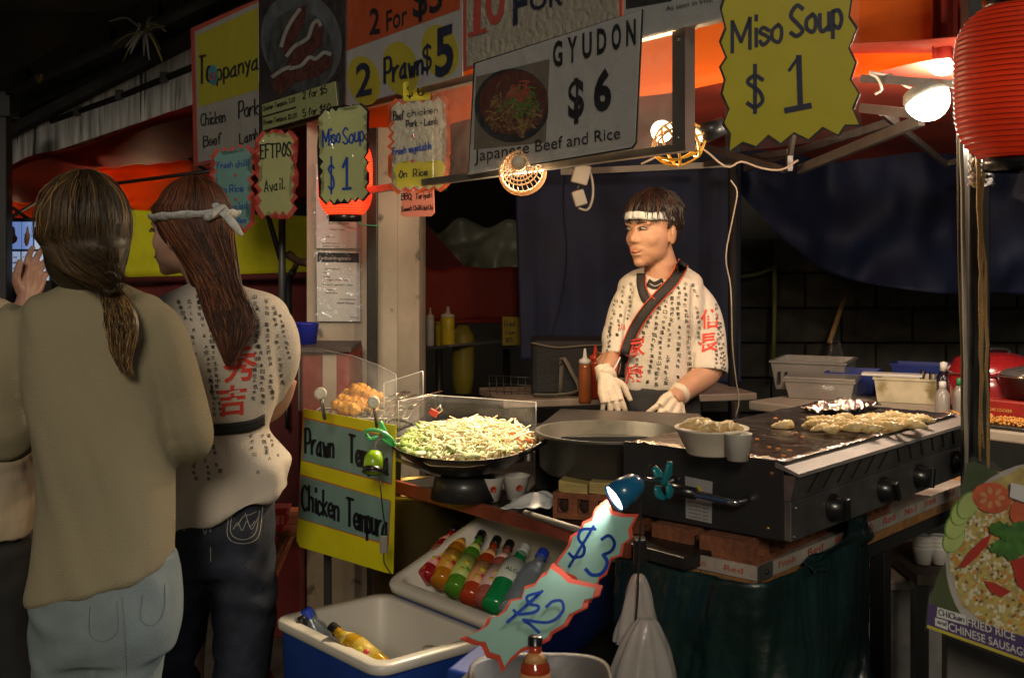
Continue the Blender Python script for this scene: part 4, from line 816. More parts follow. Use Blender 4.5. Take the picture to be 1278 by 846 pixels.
spots = [(TF @ V((.05, .325, .823)), gb, .05), (TF @ V((.045, .19, .823)), gb, -.06), (TF @ V((.035, .05, .823)), gb, .04), (TF @ V((.27, .06, .823)), gb, 0.05), (TF @ V((.56, .05, .823)), gb, 0)]
for i, (p, d, rz) in enumerate(spots):
    M_ = frame(p, d) @ Matrix.Rotation(rz, 4, 'Z') @ Matrix.Diagonal((1, 1.22, 1, 1))
    if i == 0: b0.matrix_basis = M_; b0['label'] = blab[0]
    else: dup(b0, M_, blab[i])
# griddle
gd = thing('gas_griddle', 'large black and steel gas griddle with four knobs and slanted vents', 'griddle', G0+V((0, 0, .891)))
W_, D_ = .985, .425; m_gb = mat('griddle_side', (.02, .02, .021), .38, var=.25, sc=12, bp=.05, coat=.15)
obj('side_panel', MB().box((0, .012, .891), (.012, D_, 1.056), GF, .002), m_gb, gd); obj('back_body', MB().box((.012, .012, .9), (W_, D_, 1.035), GF), m_gb, gd)
obj('control_panel', MB().box((-.002, -.006, .893), (W_, .011, .975), GF, .002), M_steeld, gd)
sl_ = MB(); ax_ = GF
obj('vent_panel', MB().hexa([GF @ V(p) for p in ((-.002, -.004, .976), (W_, -.004, .976), (W_, .011, .976), (-.002, .011, .976))], [GF @ V(p) for p in ((-.002, -.016, 1.03), (W_, -.016, 1.03), (W_, .011, 1.03), (-.002, .011, 1.03))]), M_steeld, gd)
obj('front_lip', MB().hexa([GF @ V(p) for p in ((-.004, -.026, 1.03), (W_, -.026, 1.03), (W_, .03, 1.045), (-.004, .03, 1.045))], [GF @ V(p) for p in ((-.004, -.024, 1.037), (W_, -.024, 1.037), (W_, .03, 1.056), (-.004, .03, 1.056))]), M_steel, gd)
for i in range(12):
    x = .085+i*.07+(.02 if i > 5 else 0); s = .016 if i < 6 else -.016
    y0_, y1_ = -.0065, -.0148
    p = [GF @ V(q) for q in ((x-s-.004, y0_-.0006, .985), (x-s+.004, y0_-.0006, .985), (x+s+.004, y1_-.0006, 1.023), (x+s-.004, y1_-.0006, 1.023))]; nn = GF.to_3x3() @ V((0, -1, .0))
    obj('vent_slot_shade', MB().hexa([q+nn*-.004 for q in p], [q+nn*.0006 for q in p]), M_hole if False else mat('slot_shade_black', (.001, .001, .001), .9), gd)  # raised black strips paint the darkness of the slots; nothing is cut open
for i, x in enumerate((.183, .444, .655, .905)):
    K = GF @ Matrix.Translation((x, -.006, .935)) @ Matrix.Rotation(math.pi/2, 4, 'X'); k = obj('knob', MB().lathe([(.03, 0), (.031, .006), (.026, .012), (.024, .03), (.001, .032)], K, 24), M_knob, gd)
    obj('knob_grip', MB().box((-.0075, -.024, .012), (.0075, .024, .042), K @ Matrix.Rotation((.1, .5, -.2, .3)[i], 4, 'Z'), .003), M_knob, k)
for x, z in ((.02, .96), (.012, .902)): obj('screw', MB().lathe([(.005, 0), (.004, .002), (.001, .002)], GF @ Matrix.Translation((x, -.0065, z)) @ Matrix.Rotation(math.pi/2, 4, 'X'), 8), M_chrome, gd)
for y, z in ((.05, .913), (.04, 1.03)): obj('rivet', MB().lathe([(.005, 0), (.004, .002), (.001, .002)], GF @ Matrix.Translation((-.0005, y, z)) @ Matrix.Rotation(-math.pi/2, 4, 'Y'), 8), mat('brass', (0, 0, 0)), gd)
hp = [V((0, .285, .985)), V((-.035, .285, .98)), V((-.045, .27, .975)), V((-.045, .12, .968)), V((-.035, .1, .966)), V((0, .1, .966))]
hd = obj('side_handle', MB().tube([GF @ p for p in hp], .0085, 12, sm=3), M_chrome, gd)
obj('handle_grip', MB().tube([GF @ V((-.045, .28, .975)), GF @ V((-.045, .2, .972))], .0135, 14), M_knob, hd)
lp = Pl(GF @ V((-.0012, .24, 1)), GF @ V((-.0012, .18, 1)), GF @ V((-.0012, .24, .92)))
lb = obj('rating_label', plate(MB(), lp, [(855, 594), (889, 601), (888, 653), (856, 646)], .001), mat('label_silver', (.4, .4, .39), .4, .3), gd)
mb = MB(); 
for k in range(5): font_text(mb, lp, "caution gas", (859, 626+k*4.6), (884, 631+k*4.6), 2.2, .0008)
font_text(mb, lp, "WARNING", (859, 617), (884, 622), 4, .0008); obj('lettering', mb, M_ink, lb); obj('warning_mark', plate(MB(), lp, [(872, 604), (877, 613), (867, 611)], .0005, .0006), mat('warn_yellow', (.5, .4, .05), .5), lb)
obj('hot_plate', MB().box((.012, .03, 1.035), (W_, D_, 1.05), GF), mat('plate_dark', (.03, .022, .022), .3, .6), gd)
def crink(x0, x1, y0, y1, z, a, f):
    return lambda u, v: GF @ V((x0+(x1-x0)*u, y0+(y1-y0)*v, z+a*(N((u*(x1-x0)*f, v*(y1-y0)*f, 3), 1)+.6*abs(N((u*(x1-x0)*f*3, v*(y1-y0)*f*3, 8), 1)))))
obj('foil_lining', MB().sheet(crink(.014, W_-.005, .03, D_-.004, 1.053, .0035, 22), 90, 50), M_foil2, gd)
cf = MB().sheet(crink(.0, .96, .01, .028, 1.0575, .003, 60), 120, 4, .001); obj('foil_edge', cf, M_foil, gd)
cf = MB().sheet(crink(-.003, .03, .02, .4, 1.0585, .004, 60), 8, 70, .001); obj('foil_edge', cf, M_foil, gd)
obj('crumpled_foil', MB().sheet(crink(.72, .95, .22, .35, 1.066, .02, 45), 50, 24, .001), M_foil, gd)
# dumplings
m_dm = mat('dumpling', (.62, .45, .2), .4, var=.15, sc=40, bp=.3, bs=60, sss=.08, coat=.2, spots=((.4, .18, .04), 30, .6))
def dump_mb():
    mb = MB(); n, m = 13, 7
    def f(u, v):
        a = (u-.5)*2.6; t = (v-.5)*2; rad = .036; bend = V((math.sin(a)*rad, -math.cos(a)*rad*.62+rad*.55, 0)); wdt = .0135*math.cos((u-.5)*3.0)**.7 if abs(u-.5) < .5 else .001
        wdt = max(wdt, .0012); hgt = .019*max(.12, math.cos((u-.5)*2.9)); return bend+V((0, t*wdt, hgt*(1-abs(t)**2.4)+(.002*math.sin(u*46) if abs(t) < .35 else 0)))
    mb.sheet(f, 20, 8, .002); return mb
dme = meshof('dumpling', dump_mb(), m_dm); cr_ = 0
def dumpling(p, rz, tilt, lab, sc=1):
    o = link(bpy.data.objects.new('dumpling', dme)); o.matrix_basis = Matrix.Translation(p) @ Matrix.Rotation(rz, 4, 'Z') @ Matrix.Rotation(tilt, 4, 'X') @ Matrix.Diagonal((sc, sc, sc, 1)); return tag(o, lab, 'dumpling', 'dumplings frying on the griddle')
dumpling(PZ(980, 533, 1.057), .5, .1, 'single dumpling frying apart from the heap, left on the foil')
dumpling(PZ(1030, 528, 1.058), -.2, .2, 'dumpling at the left end of the heap on the griddle', 1.15)
for i in range(44):
    t_ = i/44; px = 1022+t_*128+random.uniform(-8, 8); py = 537-6*t_+random.uniform(-13, 3)*(1-.3*t_); p = PZ(px, py, 1.06+random.uniform(0, .012))
    dumpling(p, random.uniform(-.8, .8), random.uniform(-.3, .6), 'golden dumpling in the heap frying at the back of the griddle', random.uniform(.85, 1.15))
crm = mat('fried_crumb', (.6, .2, .04), .6)
for i in range(9):
    p = PZ((960, 971, 978, 993, 1010, 945, 985, 1002, 968)[i], (558, 560, 569, 540, 525, 548, 562, 545, 522)[i], 1.06); tag(obj('crumb', MB().ell(p, (.006, .004, .003), None, 6, 4), crm), 'small orange scrap of fried food on the griddle foil', 'crumb', 'fried scraps on the griddle')
# bowl and cup on the griddle
c = PZ(888, 566, 1.06); bw_ = thing('paper_bowl', 'white paper bowl of dumplings on the griddle corner', 'bowl', c)
obj('bowl', MB().lathe([(.001, .0), (.05, 0), (.053, .003), (.076, .052), (.08, .054), (.08, .058), (.0745, .057), (.05, .008), (.001, .008)], Matrix.Translation(c), 40), mat('bowl_white', (.72, .64, .5), .45), bw_)
for i in range(13):
    a = random.uniform(0, 6.28); r = .045*math.sqrt(random.random()); dumpling(c+V((r*math.cos(a), r*math.sin(a), .048+random.uniform(0, .014))), random.uniform(0, 6), random.uniform(-.6, .6), 'dumpling inside the white paper bowl', .9)
c = PZ(921, 574, 1.06); cp = thing('paper_cup', 'small white paper cup beside the bowl on the griddle', 'cup', c)
obj('cup', MB().lathe([(.001, 0), (.022, 0), (.029, .055), (.0305, .056), (.027, .055), (.021, .003), (.001, .003)], Matrix.Translation(c), 24), mat('cup_white', (.68, .65, .58), .5), cp)
obj('sauce', MB().lathe([(.001, .04), (.026, .04)], Matrix.Translation(c), 20), mR, cp)
# black flat plate in front of the cook
c1, c2, c3, c4 = P(600, 552, 3.05), P(868, 528, 3.28), P(840, 507, 3.72), P(690, 512, 3.8)
z_ = 1.0
q = [PZ(655, 545, z_), PZ(905, 545, z_), PZ(872, 516, z_), PZ(700, 510, z_)]
obj('black_board', MB().hexa([p-V((0, 0, .03)) for p in q], q), mat('board_black', (.05, .046, .043), .42, var=.3, sc=6, bp=.08), None, 'flat black worktop between the pan and the cook', 'worktop')
# counter carcass behind, keeps the stall solid
bt = thing('back_counter', 'dark counter standing in front of the cook under the black worktop', 'counter', (P(760, 0, 3.5).x, 3.5, 0))
obj('panel', MB().box((P(668, 0, 3.2).x, 3.15, .12), (P(868, 0, 3.5).x, 3.6, .965), bev=.004), M_blackmat, bt)
for x, y in ((.1, 3.2), (.52, 3.2), (.1, 3.55), (.52, 3.55)): obj('leg', MB().box((x, y, 0), (x+.04, y+.04, .12)), M_black, bt)
# =============== LEFT TABLE WITH WOK AND PAN ===============
LA, LB = PZ(492, 600, .855), PZ(745, 668, .855); ld = (LB-LA).normalized(); LF = frame((LA.x, LA.y, 0), ld); LL = (LB-LA).length
lt = thing('wok_table', 'dark steel table with a red brown edge carrying the wok and pan', 'table', (LA.x, LA.y, 0))
obj('top', MB().box((0, .012, .825), (LL+.25, .68, .853), LF, .003), mat('table_dark', (.02, .019, .018), .4, .4, var=.3), lt)
obj('front_edge', MB().box((0, -.004, .822), (LL+.1, .01, .858), LF, .003), mat('red_brown_edge', (.2, .045, .025), .35, coat=.3, var=.35, sc=10), lt)
for x, y in ((.03, .05), (LL+.15, .05), (.03, .6), (LL+.15, .6)): obj('leg', MB().box((x, y, 0), (x+.035, y+.035, .825), LF), M_black, lt)
stp = thing('stock_pot', 'tall dull brass coloured pot standing under the wok table', 'pot', PZ(525, 735, .35))
cpt = P(530, 660, 3.35); obj('pot', MB().lathe([(.001, .3), (.14, .3), (.15, .32), (.15, .8), (.156, .81), (.156, .82), (.145, .82), (.143, .35), (.001, .34)], Matrix.Translation((cpt.x, cpt.y, 0)), 40), mat('dull_brass', (.3, .22, .08), .3, .9, var=.3, sc=5, bp=.05), stp)
obj('handle', MB().tube([V((cpt.x-.15, cpt.y-.04, .7)), V((cpt.x-.18, cpt.y-.05, .7)), V((cpt.x-.18, cpt.y-.05, .64)), V((cpt.x-.15, cpt.y-.04, .64))], .007, 6, sm=3), M_steeld, stp)
obj('steel_drum', MB().lathe([(.001, 0), (.17, 0), (.17, .29), (.001, .29)], Matrix.Translation((cpt.x, cpt.y+.02, 0)), 30), M_steeld, None, 'steel drum under the brass pot in the shade', 'drum')
# wok
wc = P(580, 549, 3.02); WT = Matrix.Translation(wc) @ Matrix.Rotation(math.radians(7), 4, 'X'); WR = .192
wk_ = thing('wok', 'large black wok full of bean sprouts and vegetables', 'wok', wc-V((0, 0, .08)))
m_wok = mat('wok_iron', (.018, .017, .016), .35, .5, bp=.15)
prof = [(.001, -.088), (.06, -.082), (.12, -.058), (.165, -.025), (WR, 0), (WR+.006, .003), (WR+.004, .006), (WR-.004, .003), (.16, -.022), (.115, -.052), (.06, -.074), (.001, -.08)]
obj('pan', MB().lathe(prof, WT, 56), m_wok, wk_)
hpts = [V((WR*math.cos(a)*k, WR*math.sin(a)*k, z)) for a, k, z in ((-.75, 1, 0), (-.7, 1.12, .012), (-.5, 1.2, .026), (-.3, 1.16, .018), (-.22, 1, 0))]
obj('handle', MB().tube([WT @ p for p in hpts], .006, 8, sm=4), m_wok, wk_); hp2 = [V((-p.x, -p.y*1, p.z)) for p in hpts]
obj('handle', MB().tube([WT @ p for p in hp2], .006, 8, sm=4), m_wok, wk_)
obj('burner_ring', MB().lathe([(.06, .858), (.09, .858), (.075, .925), (.06, .925), (.06, .858)], Matrix.Translation((wc.x, wc.y, 0)), 30), M_black, None, 'black burner ring under the wok', 'burner')
gcol = dict(sp=mat('sprout', (.8, .7, .45), .4, var=.1, sss=.15, bp=0), cab=mat('cabbage', (.6, .62, .34), .45, var=.3, sc=30), grn=mat('greens', (.3, .42, .1), .45, var=.3, sc=30), car=mat('carrot', (.75, .22, .03), .45), chk=mat('chicken_bit', (.68, .52, .3), .5))
def heap(x, y):
    r = math.hypot(x, y)/WR; return -.01+.02*math.exp(-((x-.03)**2+(y-.03)**2)/.016)+.01*N((x*20, y*20, 0), 1) if r < 1 else -.02
mb = MB(); mb.sheet(lambda u, v: WT @ V(((u**.6)*.178*math.cos(v*6.2832), (u**.6)*.178*math.sin(v*6.2832), heap((u**.6)*.178*math.cos(v*6.2832), (u**.6)*.178*math.sin(v*6.2832))-.004)), 16, 40)
vg = obj('vegetable_base', mb, gcol['chk'], None, 'bed of chopped cabbage and chicken filling the wok', 'stir fry', None, 'stuff')
def veg(name, m_, lab, k, xc, yc, sx, sy, kind):
    mb = MB()
    for i in range(k):
        x, y = random.gauss(xc, sx), random.gauss(yc, sy)
        if math.hypot(x, y) > .172: continue
        z = heap(x, y)+random.uniform(0, .012); a = random.uniform(0, 6.28); L_ = random.uniform(.016, .036); d = V((math.cos(a), math.sin(a), random.uniform(-.3, .7)))*L_; c = V((x, y, z)); bnd = V((random.uniform(-1, 1), random.uniform(-1, 1), random.uniform(0, 1)))*.012
        if kind == 'sp': mb.tube([WT @ (c-d), WT @ (c+bnd), WT @ (c+d)], [.0014, .0022, .0018], 5, sm=3)
        elif kind == 'leaf': mb.tube([WT @ (c-d*.7), WT @ (c+bnd*.5), WT @ (c+d*.7)], [.003, .008, .003], 6, sm=2, flat=.25)
        else: mb.tube([WT @ (c-d*.6), WT @ (c+d*.6)], .0026, 4)
    obj(name, mb, m_, None, lab, 'stir fry', None, 'stuff')
veg('bean_sprouts', gcol['sp'], 'pale bean sprouts heaped across the wok', 1250, .035, .02, .075, .065, 'sp')
veg('cabbage_shreds', gcol['cab'], 'light green cabbage shreds at the front of the wok', 260, .03, -.05, .08, .05, 'leaf')
veg('green_vegetables', gcol['grn'], 'green vegetable slices on the left side of the wok', 170, -.115, .0, .035, .06, 'leaf')
veg('carrot_shreds', gcol['car'], 'orange carrot shreds at the right edge of the wok', 110, .13, .01, .022, .03, 'st')
# acrylic guards
def guard(lab, pts, Y, rails=None):
    mb = MB(); 
    def f(u, v):
        k = u*(len(pts)-1); i = min(int(k), len(pts)-2); t_ = k-i; a, b_ = pts[i], pts[i+1]; x = a[0]+(b_[0]-a[0])*t_; yt = a[1]+(b_[1]-a[1])*t_; yb = a[2]+(b_[2]-a[2])*t_; Yd = a[3]+(b_[3]-a[3])*t_
        return P(x, yt+(yb-yt)*v, Yd)
    t = thing('splash_guard', lab, 'splash guard', f(.5, 1)); obj('sheet', mb.sheet(f, 24, 4, .003), M_acr, t)
    obj('edge', MB().tube([f(u/24, 0) for u in range(25)], .0016, 4), mat('acrylic_edge', (.45, .42, .4), .3), t); obj('edge', MB().tube([f(0, 0), f(0, 1)], .0016, 4), mat('acrylic_edge', (0, 0, 0)), t); obj('edge', MB().tube([f(1, 0), f(1, 1)], .0016, 4), mat('acrylic_edge', (0, 0, 0)), t); return t
guard('tall clear curved splash guard in front of the tempura skewers', [(373, 434, 512, 3.45), (400, 436, 516, 3.25), (440, 444, 524, 3.12), (470, 455, 532, 3.05), (494, 468, 540, 3.02)], 0)
guard('leaning purple tinted clear splash sheet between tempura and wok', [(479, 478, 540, 3.2), (528, 463, 520, 3.25)], 0)
guard('low clear splash guard round the back of the wok', [(497, 500, 540, 3.1), (540, 493, 535, 3.24), (600, 497, 530, 3.26), (669, 502, 542, 3.14)], 0)
rcl = thing('binder_clip', 'small red binder clip on the splash guard beside the wok', 'clip', P(541, 516, 3.08)); obj('body', MB().box((-.012, -.006, -.008), (.012, .006, .008), Matrix.Translation(P(541, 515, 3.08)) @ Matrix.Rotation(.5, 4, 'Y'), .002), mat('red_plastic', (.6, .05, .03), .4), rcl)
obj('lever', MB().tube([P(543, 512, 3.08), P(549, 506, 3.08), P(552, 512, 3.08), P(545, 517, 3.08)], .0016, 5), M_chrome, rcl)
# pan
pc = P(760, 539, 2.98); PR = .183
pn = thing('round_pan', 'wide deep round metal pan with a little red sauce left in it', 'pan', pc-V((0, 0, .1)))
obj('pan', MB().lathe([(.001, -.098), (PR*.9, -.098), (PR*.97, -.085), (PR-.002, -.006), (PR+.008, -.003), (PR+.008, .005), (PR-.004, .004), (PR*.94, -.08), (.001, -.082)], Matrix.Translation(pc), 56), mat('pan_steel', (.085, .08, .068), .45, .6, var=.3, sc=7, bp=.08), pn)
mb = MB()
for i in range(60): a = random.uniform(0, 6.28); r = .15*math.sqrt(random.random()); mb.ell(pc+V((r*math.cos(a), r*math.sin(a), -.078)), (.006, .004, .004), None, 6, 4)
obj('sauce_bits', mb, mat('sauce_bits', (.35, .08, .02), .4), pn, kind='stuff')
obj('sauce', MB().lathe([(.001, -.079), (PR*.9, -.079)], Matrix.Translation(pc), 40), mat('dark_sauce', (.06, .02, .012), .25, var=.5, sc=14), pn)
# blocks under the pan
m_wb = mat('block_wood', (.4, .3, .1), .7, var=.25, sc=10, stretch=(1, 1, 6), bp=.3)
z0_ = .917
for i, (pa, pb, lab) in enumerate((((697, 607), (733, 613), 'yellow wooden block under the pan, left one'), ((735, 613), (772, 617), 'yellow wooden block under the pan, right one'))):
    A, B = P(*pa, 2.8-i*.02), P(*pb, 2.78-i*.02); M_ = frame((A.x, A.y, .918), B-A); obj('wooden_block', MB().box((0, 0, 0), ((B-A).length, .12, .028), M_, .002), m_wb, None, lab, 'wooden block', 'wooden blocks under the pan')
pb_ = P(690, 640, 2.8); dup(b0, frame((pb_.x, pb_.y, .855), V((.95, -.3, 0))), 'brick with round holes carrying the pan, above the $3 sign')
pb_ = P(705, 640, 2.95); dup(b0, frame((pb_.x+.1, pb_.y+.06, .855), V((.95, -.3, 0))), 'rear brick under the far side of the pan')
# cups, napkins, spoon
for px, py, lab in ((612, 624, 'white paper cup on the wok table, left one'), (644, 622, 'white paper cup with a small round mark, right one beside the napkins')):
    c = PZ(px, py, .855); t = thing('paper_cup', lab, 'cup', c, 'white paper cups on the wok table')
    obj('cup', MB().lathe([(.001, 0), (.024, 0), (.036, .06), (.0375, .0615), (.034, .06), (.0225, .003), (.001, .003)], Matrix.Translation(c), 26), M_plas, t)
    if px > 600: obj('print', MB().lathe([(.009, 0), (.007, .0006), (.0065, 0)], zframe(c+V((.008, -.0315, .034)), (.3, -1, -.2)), 14), M_redc, t)
mb = MB(); c = PZ(668, 634, .858); nf = lambda u, v: c+V(((u-.5)*.12+(v-.5)*.05, (v-.5)*.1, .012+.03*math.exp(-((u-.5)**2+(v-.6)**2)*7)+.012*N((u*4, v*4, 1), 1)))
obj('napkin', mb.sheet(nf, 24, 20, .002), M_paper, None, 'crumpled white paper napkins beside the cups', 'napkin')
obj('metal_rod', MB().tube([PZ(655, 640, .862), PZ(745, 668, .862)], .008, 8), M_steel, None, 'bright steel rod along the table edge beside the cooler', 'rod')
sp_ = thing('steel_spatula', 'steel spatula lying beneath the wok', 'spatula', P(520, 588, 3.0)); obj('blade', MB().tube([P(486, 570, 3.05), P(515, 580, 3.0), P(540, 587, 2.96)], [.006, .006, .014], 8, flat=.4), M_steel, sp_); obj('tip', MB().tube([P(538, 586, 2.96), P(552, 587, 2.95)], [.014, .02], 8, flat=.2), M_steel, sp_)
# =============== TEMPURA TRAY ===============
tt = thing('tempura_tray', 'steel rack tray holding fried tempura skewers', 'tray', P(455, 520, 3.3)); zt = P(450, 516, 3.3).z
TC = P(452, 516, 3.32); m_rk = M_steel
for k in range(9): x = -.125+k*.031; obj('rack_wire', MB().tube([TC+V((x, -.1, 0)), TC+V((x, .1, .004))], .002, 5), m_rk, tt)
obj('rim', MB().tube([TC+V(p) for p in ((-.14, -.11, 0), (.14, -.11, 0), (.14, .11, 0), (-.14, .11, 0), (-.14, -.11, 0))], .004, 6), m_rk, tt); obj('base', MB().box(TC+V((-.13, -.1, -.025)), TC+V((.13, .1, -.02))), M_steeld, tt)
for x in (-.1, .1): obj('leg', MB().box(TC+V((x-.01, .0, -TC.z)), TC+V((x+.01, .02, -.025))), M_black, tt)
m_tp = mat('tempura_batter', (.72, .34, .04), .55, var=.35, sc=45, bp=.9, bs=70)
def skewer(a, b_, lab):
    d = (b_-a); t = thing('tempura_skewer', lab, 'skewer', a, 'fried tempura skewers on the tray'); obj('stick', MB().tube([a-d*.12, b_+d*.28], .002, 5), mat('bamboo_stick', (.5, .36, .18), .6), t)
    for k in range(4):
        c = a.lerp(b_, (k+.4)/4); mb = MB().ell(c, (.018, .017, .017), None, 18, 12); mb.v = [c+(v-c)*(1+.3*N(v, 90)+.12*N(v, 220)) for v in mb.v]; obj('tempura_ball', mb, m_tp, t)
tl_ = ['front left tempura skewer, lying lowest on the tray', 'tempura skewer just behind the front one', 'tempura skewer in the middle of the pile', 'top tempura skewer with its stick poking up left', 'rear tempura skewer against the splash guard', 'tempura skewer leaning at the back of the pile']
for (a, b_), lab in zip((((420, 502, 3.26), (448, 512, 3.22)), ((428, 496, 3.3), (458, 510, 3.26)), ((440, 496, 3.32), (470, 508, 3.28)), ((440, 484, 3.34), (468, 502, 3.3)), ((450, 487, 3.38), (474, 500, 3.34)), ((434, 490, 3.36), (452, 506, 3.32)))if False else (((418, 505, 3.26), (446, 512, 3.22)), ((424, 498, 3.3), (454, 508, 3.26)), ((440, 500, 3.3), (470, 510, 3.26)), ((440, 485, 3.34), (470, 500, 3.3)), ((448, 484, 3.38), (476, 498, 3.34)), ((432, 490, 3.36), (458, 505, 3.32))), tl_): skewer(P(*a), P(*b_), lab)
mst = mat('skewer_steel', (.7, .62, .5), .22, 1)
for k, (a, b_) in enumerate((((480, 506), (552, 488)), ((478, 502), (520, 492)), ((478, 497), (512, 489)), ((482, 512), (540, 494)), ((486, 516), (534, 500)), ((490, 494), (506, 488)))):
    obj('steel_skewer', MB().tube([P(*a, 3.3), P(*b_, 3.36)], .0028, 6), mst, None, ('long twisted steel skewer reaching farthest right over the wok guard', 'steel skewer, second from the top of the bundle', 'thin steel skewer at the top left of the bundle', 'steel skewer just under the longest one', 'lowest steel skewer in the bundle beside the tempura', 'shortest steel skewer sticking out above the bundle')[k], 'skewer', 'steel skewers beside the tempura')
# clamp clips and green lamp
m_cl = mat('clamp_white', (.6, .55, .42), .4)
for px, py, lab in ((400, 491, 'white round suction clamp holding the splash guard, left one'), (466, 502, 'white round suction clamp on a bent metal arm, right one')):
    c = P(px, py, 3.0); t = thing('guard_clamp', lab, 'clamp', c, 'round white clamps on the splash guard'); obj('disc', MB().lathe([(.001, -.01), (.015, -.01), (.0165, 0), (.012, .006), (.008, .004), (.001, .008)], zframe(c, (.1, -1, .2)), 22), m_cl, t)
    obj('stem', MB().tube([c+V((0, .01, -.01)), c+V((.004, .01, -.03)), c+V((.008, .02, -.07))], .005, 8), M_steeld, t)
gc = P(466, 578, 2.85); gl_ = thing('clip_lamp', 'lime green clip lamp hanging over the yellow tempura sign', 'lamp', gc); m_lm = mat('lime_plastic', (.28, .5, .01), .35, coat=.4)
ax_ = V((-.05, -.45, -.9)).normalized(); M_ = zframe(gc, ax_, (1, 0, 0))
obj('shade', MB().lathe([(.001, -.03), (.018, -.028), (.0235, -.012), (.0245, .022), (.0225, .022), (.021, -.01), (.001, -.02)], M_, 28), m_lm, gl_)
obj('rim', MB().lathe([(.0247, .012), (.0255, .024), (.0225, .024), (.0225, .012)], M_, 28), M_knob, gl_); obj('reflector', MB().lathe([(.001, .004), (.012, .008), (.0222, .021)], M_, 28), M_chrome, gl_); obj('bulb', MB().ell(M_ @ V((0, 0, .014)), (.007, .007, .007)), mat('clear_bulb', (.4, .4, .36), .1, coat=.5), gl_)
obj('stem', MB().tube([gc+V((.0, .01, .03)), P(470, 552, 2.87), P(476, 542, 2.88)], .0045, 8), M_steel, gl_)
m_gc = mat('green_clip', (.08, .5, .16), .3, coat=.4)
obj('clip', MB().tube([P(x, y, 2.88) for x, y in ((456, 541), (458, 537), (472, 537), (486, 545), (492, 552))], .005, 8, sm=3), m_gc, gl_); obj('clip', MB().tube([P(x, y, 2.9) for x, y in ((456, 541), (462, 548), (474, 546), (490, 556))], .005, 8, sm=3), m_gc, gl_); obj('clip', MB().tube([P(x, y, 2.9) for x, y in ((474, 526), (480, 538), (484, 548), (494, 556))], .006, 8, sm=3), m_gc, gl_)
obj('cord', MB().tube([P(x, y, 2.84) for x, y in ((474, 600), (478, 640), (482, 668), (480, 680), (479, 700), (484, 710), (488, 716))], .0018, 5, sm=3), M_blackmat, gl_); obj('switch', MB().box(P(476, 690, 2.84)-V((.004, .004, 0)), P(482, 668, 2.84)+V((.004, .004, 0)), bev=.002), mat('grey_switch', (.2, .19, .16), .4), gl_)
# blue clip lamp
bc = P(785, 619, 2.28); bl = thing('clip_lamp', 'blue clip lamp switched on, clamped to the griddle handle above the $3 sign', 'lamp', bc); m_bl = mat('lamp_blue', (.01, .13, .28), .28, coat=.7, bp=0)
ax_ = (P(764, 632, 2.24)-P(806, 606, 2.34)).normalized()*1; ax_ = V((-.82, -.33, -.46)).normalized(); M_ = zframe(P(766, 622, 2.24), ax_, (0, 0, 1))
obj('shade', MB().lathe([(.001, -.068), (.012, -.066), (.022, -.055), (.028, -.03), (.0285, 0), (.0265, 0), (.026, -.03), (.02, -.052), (.001, -.06)], M_, 32), m_bl, bl)
obj('light_disc', MB().lathe([(.001, -.004), (.0262, -.004)], M_, 28), mat('lit_disc', (.8, .9, 1), .4, em=(.75, .9, 1), es=7, bp=0), bl)
obj('stem', MB().tube([M_ @ V((0, 0, -.066)), P(824, 597, 2.33)], .0045, 8), M_chrome, bl); m_tq = mat('turquoise_plastic', (.01, .25, .3), .2, coat=.6, tr=.3)
for pts in (((816, 583), (822, 592), (826, 602)), ((836, 576), (834, 590), (828, 606)), ((820, 606), (822, 616), (830, 622)), ((834, 604), (836, 614), (834, 622))): obj('clip_jaw', MB().tube([P(x, y, 2.36) for x, y in pts], [.008, .012, .006], 10, sm=3, flat=.5), m_tq, bl)
obj('spring', MB().lathe([(.007, -.01), (.007, .01), (.001, .01)], zframe(P(828, 600, 2.35), (0, -1, 0)), 12), M_chrome, bl)
crd = [P(x, y, 2.3) for x, y in ((812, 580), (806, 590), (800, 620), (799, 660), (797, 700), (796, 740), (792, 790))]; obj('cord', MB().tube(crd, .0022, 6, sm=3), M_blackmat, bl); obj('adaptor', MB().box(P(792, 706, 2.31), P(805, 668, 2.34), bev=.003), M_knob, bl)
l = bpy.data.lights.new('clip_light', 'SPOT'); l.energy = 8; l.color = (1, .96, .88); l.spot_size = math.radians(110); l.spot_blend = .8; l.shadow_soft_size = .025; o = link(bpy.data.objects.new('clip_light', l)); o.parent = bl; o.matrix_parent_inverse = Matrix.Translation(-OFF[bl.name])
o.matrix_basis = zframe(M_ @ V((0, 0, .004)), -ax_)
